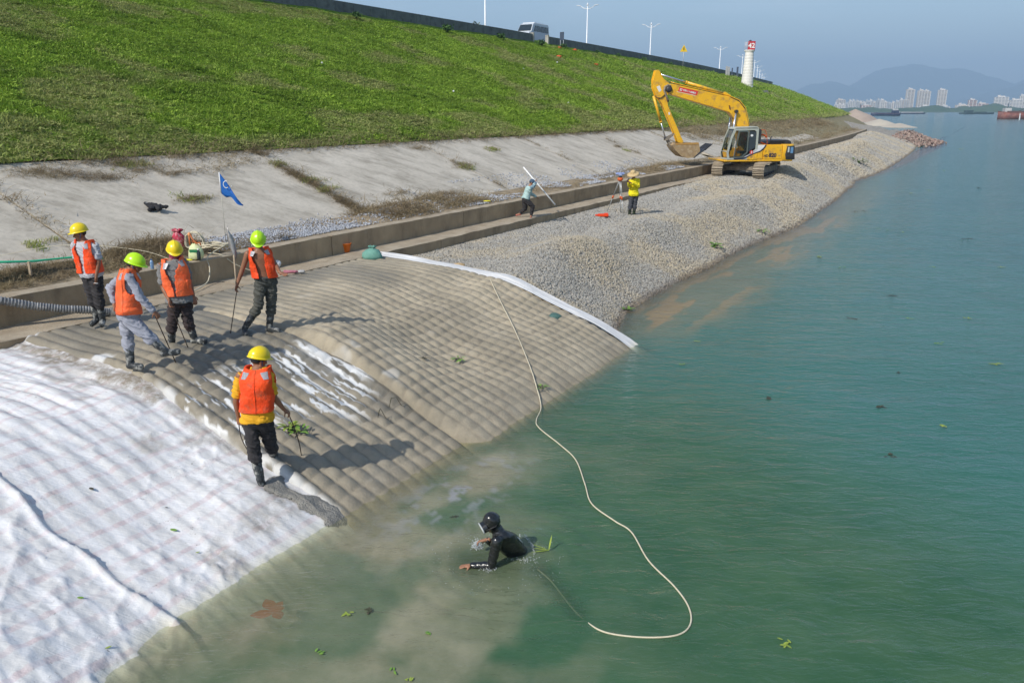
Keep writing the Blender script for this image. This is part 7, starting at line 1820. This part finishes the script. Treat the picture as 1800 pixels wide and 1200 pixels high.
# ---- far shore, city, hills
gx = np.linspace(400, 5200, 200); gy = np.linspace(0, 1, 8)
shore_me = m_concrete
FT = mat('far trees', (.030, .065, .035), (.05, .085, .04), .03, .95, obj=False)
def skyline_strip(name, d, x0, x1, hf, depth, m, lab, cat=None, kind='stuff', n=240, zb=-1):
    u = np.linspace(x0, x1, n); v = np.linspace(0, 1, 9); U, V = np.meshgrid(u, v)
    prof_ = np.sin(np.clip(V, 0, 1) * math.pi) ** .5; Z = hf(U) * prof_ + zb * (1 - prof_); o = grid_mesh(name, U, d + V * depth, Z, m); return tag(o, lab, cat, kind=kind)
skyline_strip('far_trees', 1740, 500, 2100, lambda u: 4 + 12 * fbm(u * .03, 3, 301, 5) * (.6 + .8 * vn(u * .006, 4, 306)) + 9 * sm(1250, 1300, u) * vn(u * .012, 1, 303), 60, FT, 'low dark belt of trees along the far shore', 'trees', n=500)
BK_ = mat('far bank', (.20, .20, .15), (.14, .16, .10), .02, .95, obj=False)
o = skyline_strip('far_shore', 1690, 420, 2400, lambda u: 1.6 + 1.5 * fbm(u * .02, 8, 305, 3), 700, BK_, None, None, 'structure', 300)
def ridge(u, seed, base):
    return base * (1 + .05 * (fbm(u * .0022, 1, seed, 5) - .5))
MT = mat('hill forest', (.035, .06, .04), (.05, .075, .045), .002, .95, obj=False)
def px2x(px, y): return (px - 900) / FPX * (y * _c)
kp = [(1300, 182), (1390, 160), (1420, 146), (1450, 142), (1480, 150), (1510, 133), (1545, 121), (1580, 113), (1610, 117), (1640, 123), (1665, 119), (1690, 127), (1720, 134), (1750, 148), (1772, 146), (1800, 134), (1850, 118), (1950, 130), (2100, 165)]
def hills(name, D, kp, lab, seed, rough_):
    xs = np.array([px2x(k[0], D) for k in kp]); hs = np.array([at_y(k[0], k[1], D).z for k in kp])
    u = np.linspace(xs[0], xs[-1], 260); v = np.linspace(0, 1, 30); U, V = np.meshgrid(u, v)
    H = np.interp(U, xs, hs) + rough_ * (fbm(U * .0045, 2, seed, 6) - .5)
    pr = np.sin(np.clip(V, 0, 1) * math.pi / 2 ) ** 1.1
    Z = H * pr * (1 - .16 * (1 - pr) * np.abs(fbm(U * .003, V * 5, seed + 3, 4) - .5) * 5) - 6
    o = grid_mesh(name, U, D - 1600 + V * 1600, Z, MT); return tag(o, kind='structure')
hills('hills', 10200, kp, '', 401, 95)
hills('hills', 8200, [(1600, 191), (1680, 176), (1730, 163), (1770, 152), (1800, 142), (1850, 128), (1950, 110), (2100, 150)], '', 421, 45)
# ---- city
def tower(px, base_w, h, D, m1, m2, name, lab, group=None, style=0, depth=14, twin=0):
    x = px2x(px, D); e = empty(name, Vector((x, D, 1)), lab, 'building', group, random.uniform(-.15, .15) - .25)
    b = MB(); b.box((0, 0, h / 2), (base_w, depth, h)); b.build('wall', m1, e)
    nb = max(2, int(base_w // 6))
    b = MB()
    for k in range(nb + 1):
        xx = -base_w / 2 + base_w * k / nb; b.box((xx, -depth / 2 - .7, h / 2 - .5), (1.6, 1.6, h - 1))
    b.build('balcony_column', m2, e)
    b = MB()
    fl = int(h // 3.2)
    for k in range(fl): b.box((0, -depth / 2 - .06, 2 + 3.2 * k), (base_w * .94, .3, 1.2))
    o = b.build('window_band', mat('far windows', (.10, .12, .14), None, rough=.4), e)
    b = MB(); b.box((0, 0, h + 1.2), (base_w * .5, depth * .6, 2.6)); b.box((-base_w * .2, 0, h + 2.4), (base_w * .2, depth * .3, 4)); b.build('roof', m2, e)
    return e
CW = mat('white city plaster', (.56, .54, .52), None, rough=.8); CP = mat('cream city plaster', (.54, .48, .42), None, rough=.8); CG = mat('pale grey city plaster', (.38, .40, .42), None, rough=.8); CR = mat('reddish roof plaster', (.42, .27, .22), None, rough=.8)
D0 = 2100; kk = D0 * _c / FPX
def hpx(py0): return (at_y(1600, py0, D0).z)
for px, w_, top_, lab in ((1596, 11, 158, 'leftmost of the tall pale high-rise towers on the far shore'), (1615, 9, 160, 'tall pale tower forming the left half of the central high-rise pair'), (1625, 9, 161, 'tall pale tower forming the right half of the central high-rise pair'), (1652, 13, 159, 'rightmost of the tall pale high-rise towers, standing alone')):
    tower(px, w_ * kk, hpx(top_), D0, CP, CW, 'high_rise', lab)
r = random.Random(21); gl = 'white mid-rise blocks along the far shore'
x_ = 1466
while x_ < 1590:
    w_ = r.uniform(5, 8); top_ = r.uniform(176, 182) + (3 if x_ < 1490 else 0); 
    tower(x_ + w_ / 2, w_ * kk * .9, hpx(top_), D0 + r.uniform(-120, 200), r.choice([CW, CG, CP]), r.choice([CW, CG]), 'city_block', 'white mid-rise apartment block in the row left of the tall towers', gl); x_ += w_ * r.uniform(.75, 1.15)
tower(1476, 17 * kk, hpx(172), D0 + 500, CP, CP, 'city_block', 'broad pale cream block rising behind the left end of the row', None)
for px, w_, top_, m_, lab in ((1632, 30, 189, CW, 'low white buildings at the foot of the tall towers'), (1707, 11, 178, CR, 'small pinkish block right of the tall towers'), (1690, 18, 186, CP, 'long low cream building with a flat roof above the river'), (1725, 16, 184, CR, 'low pinkish building between the cream one and the white block'), (1757, 19, 173, CW, 'white slab block with dark window bands near the right edge'), (1783, 18, 178, CW, 'stepped white building behind the rusty barge'), (1793, 6, 171, CW, 'slender white turret behind the rusty barge'), (1522, 14, 187, CR, 'low reddish building in front of the mid-rise row'), (1660, 12, 188, CG, 'low grey building right of the last tall tower')):
    tower(px, w_ * kk, hpx(top_), D0 - 150, m_, CW, 'city_building', lab)
for px in (1421, 1427, 1433): tower(px, 5 * kk, hpx(169 if px == 1427 else 172), D0 + 900, CG, CG, 'city_block', 'bluish distant tower block showing over the grass slope', 'distant tower blocks over the grass slope')
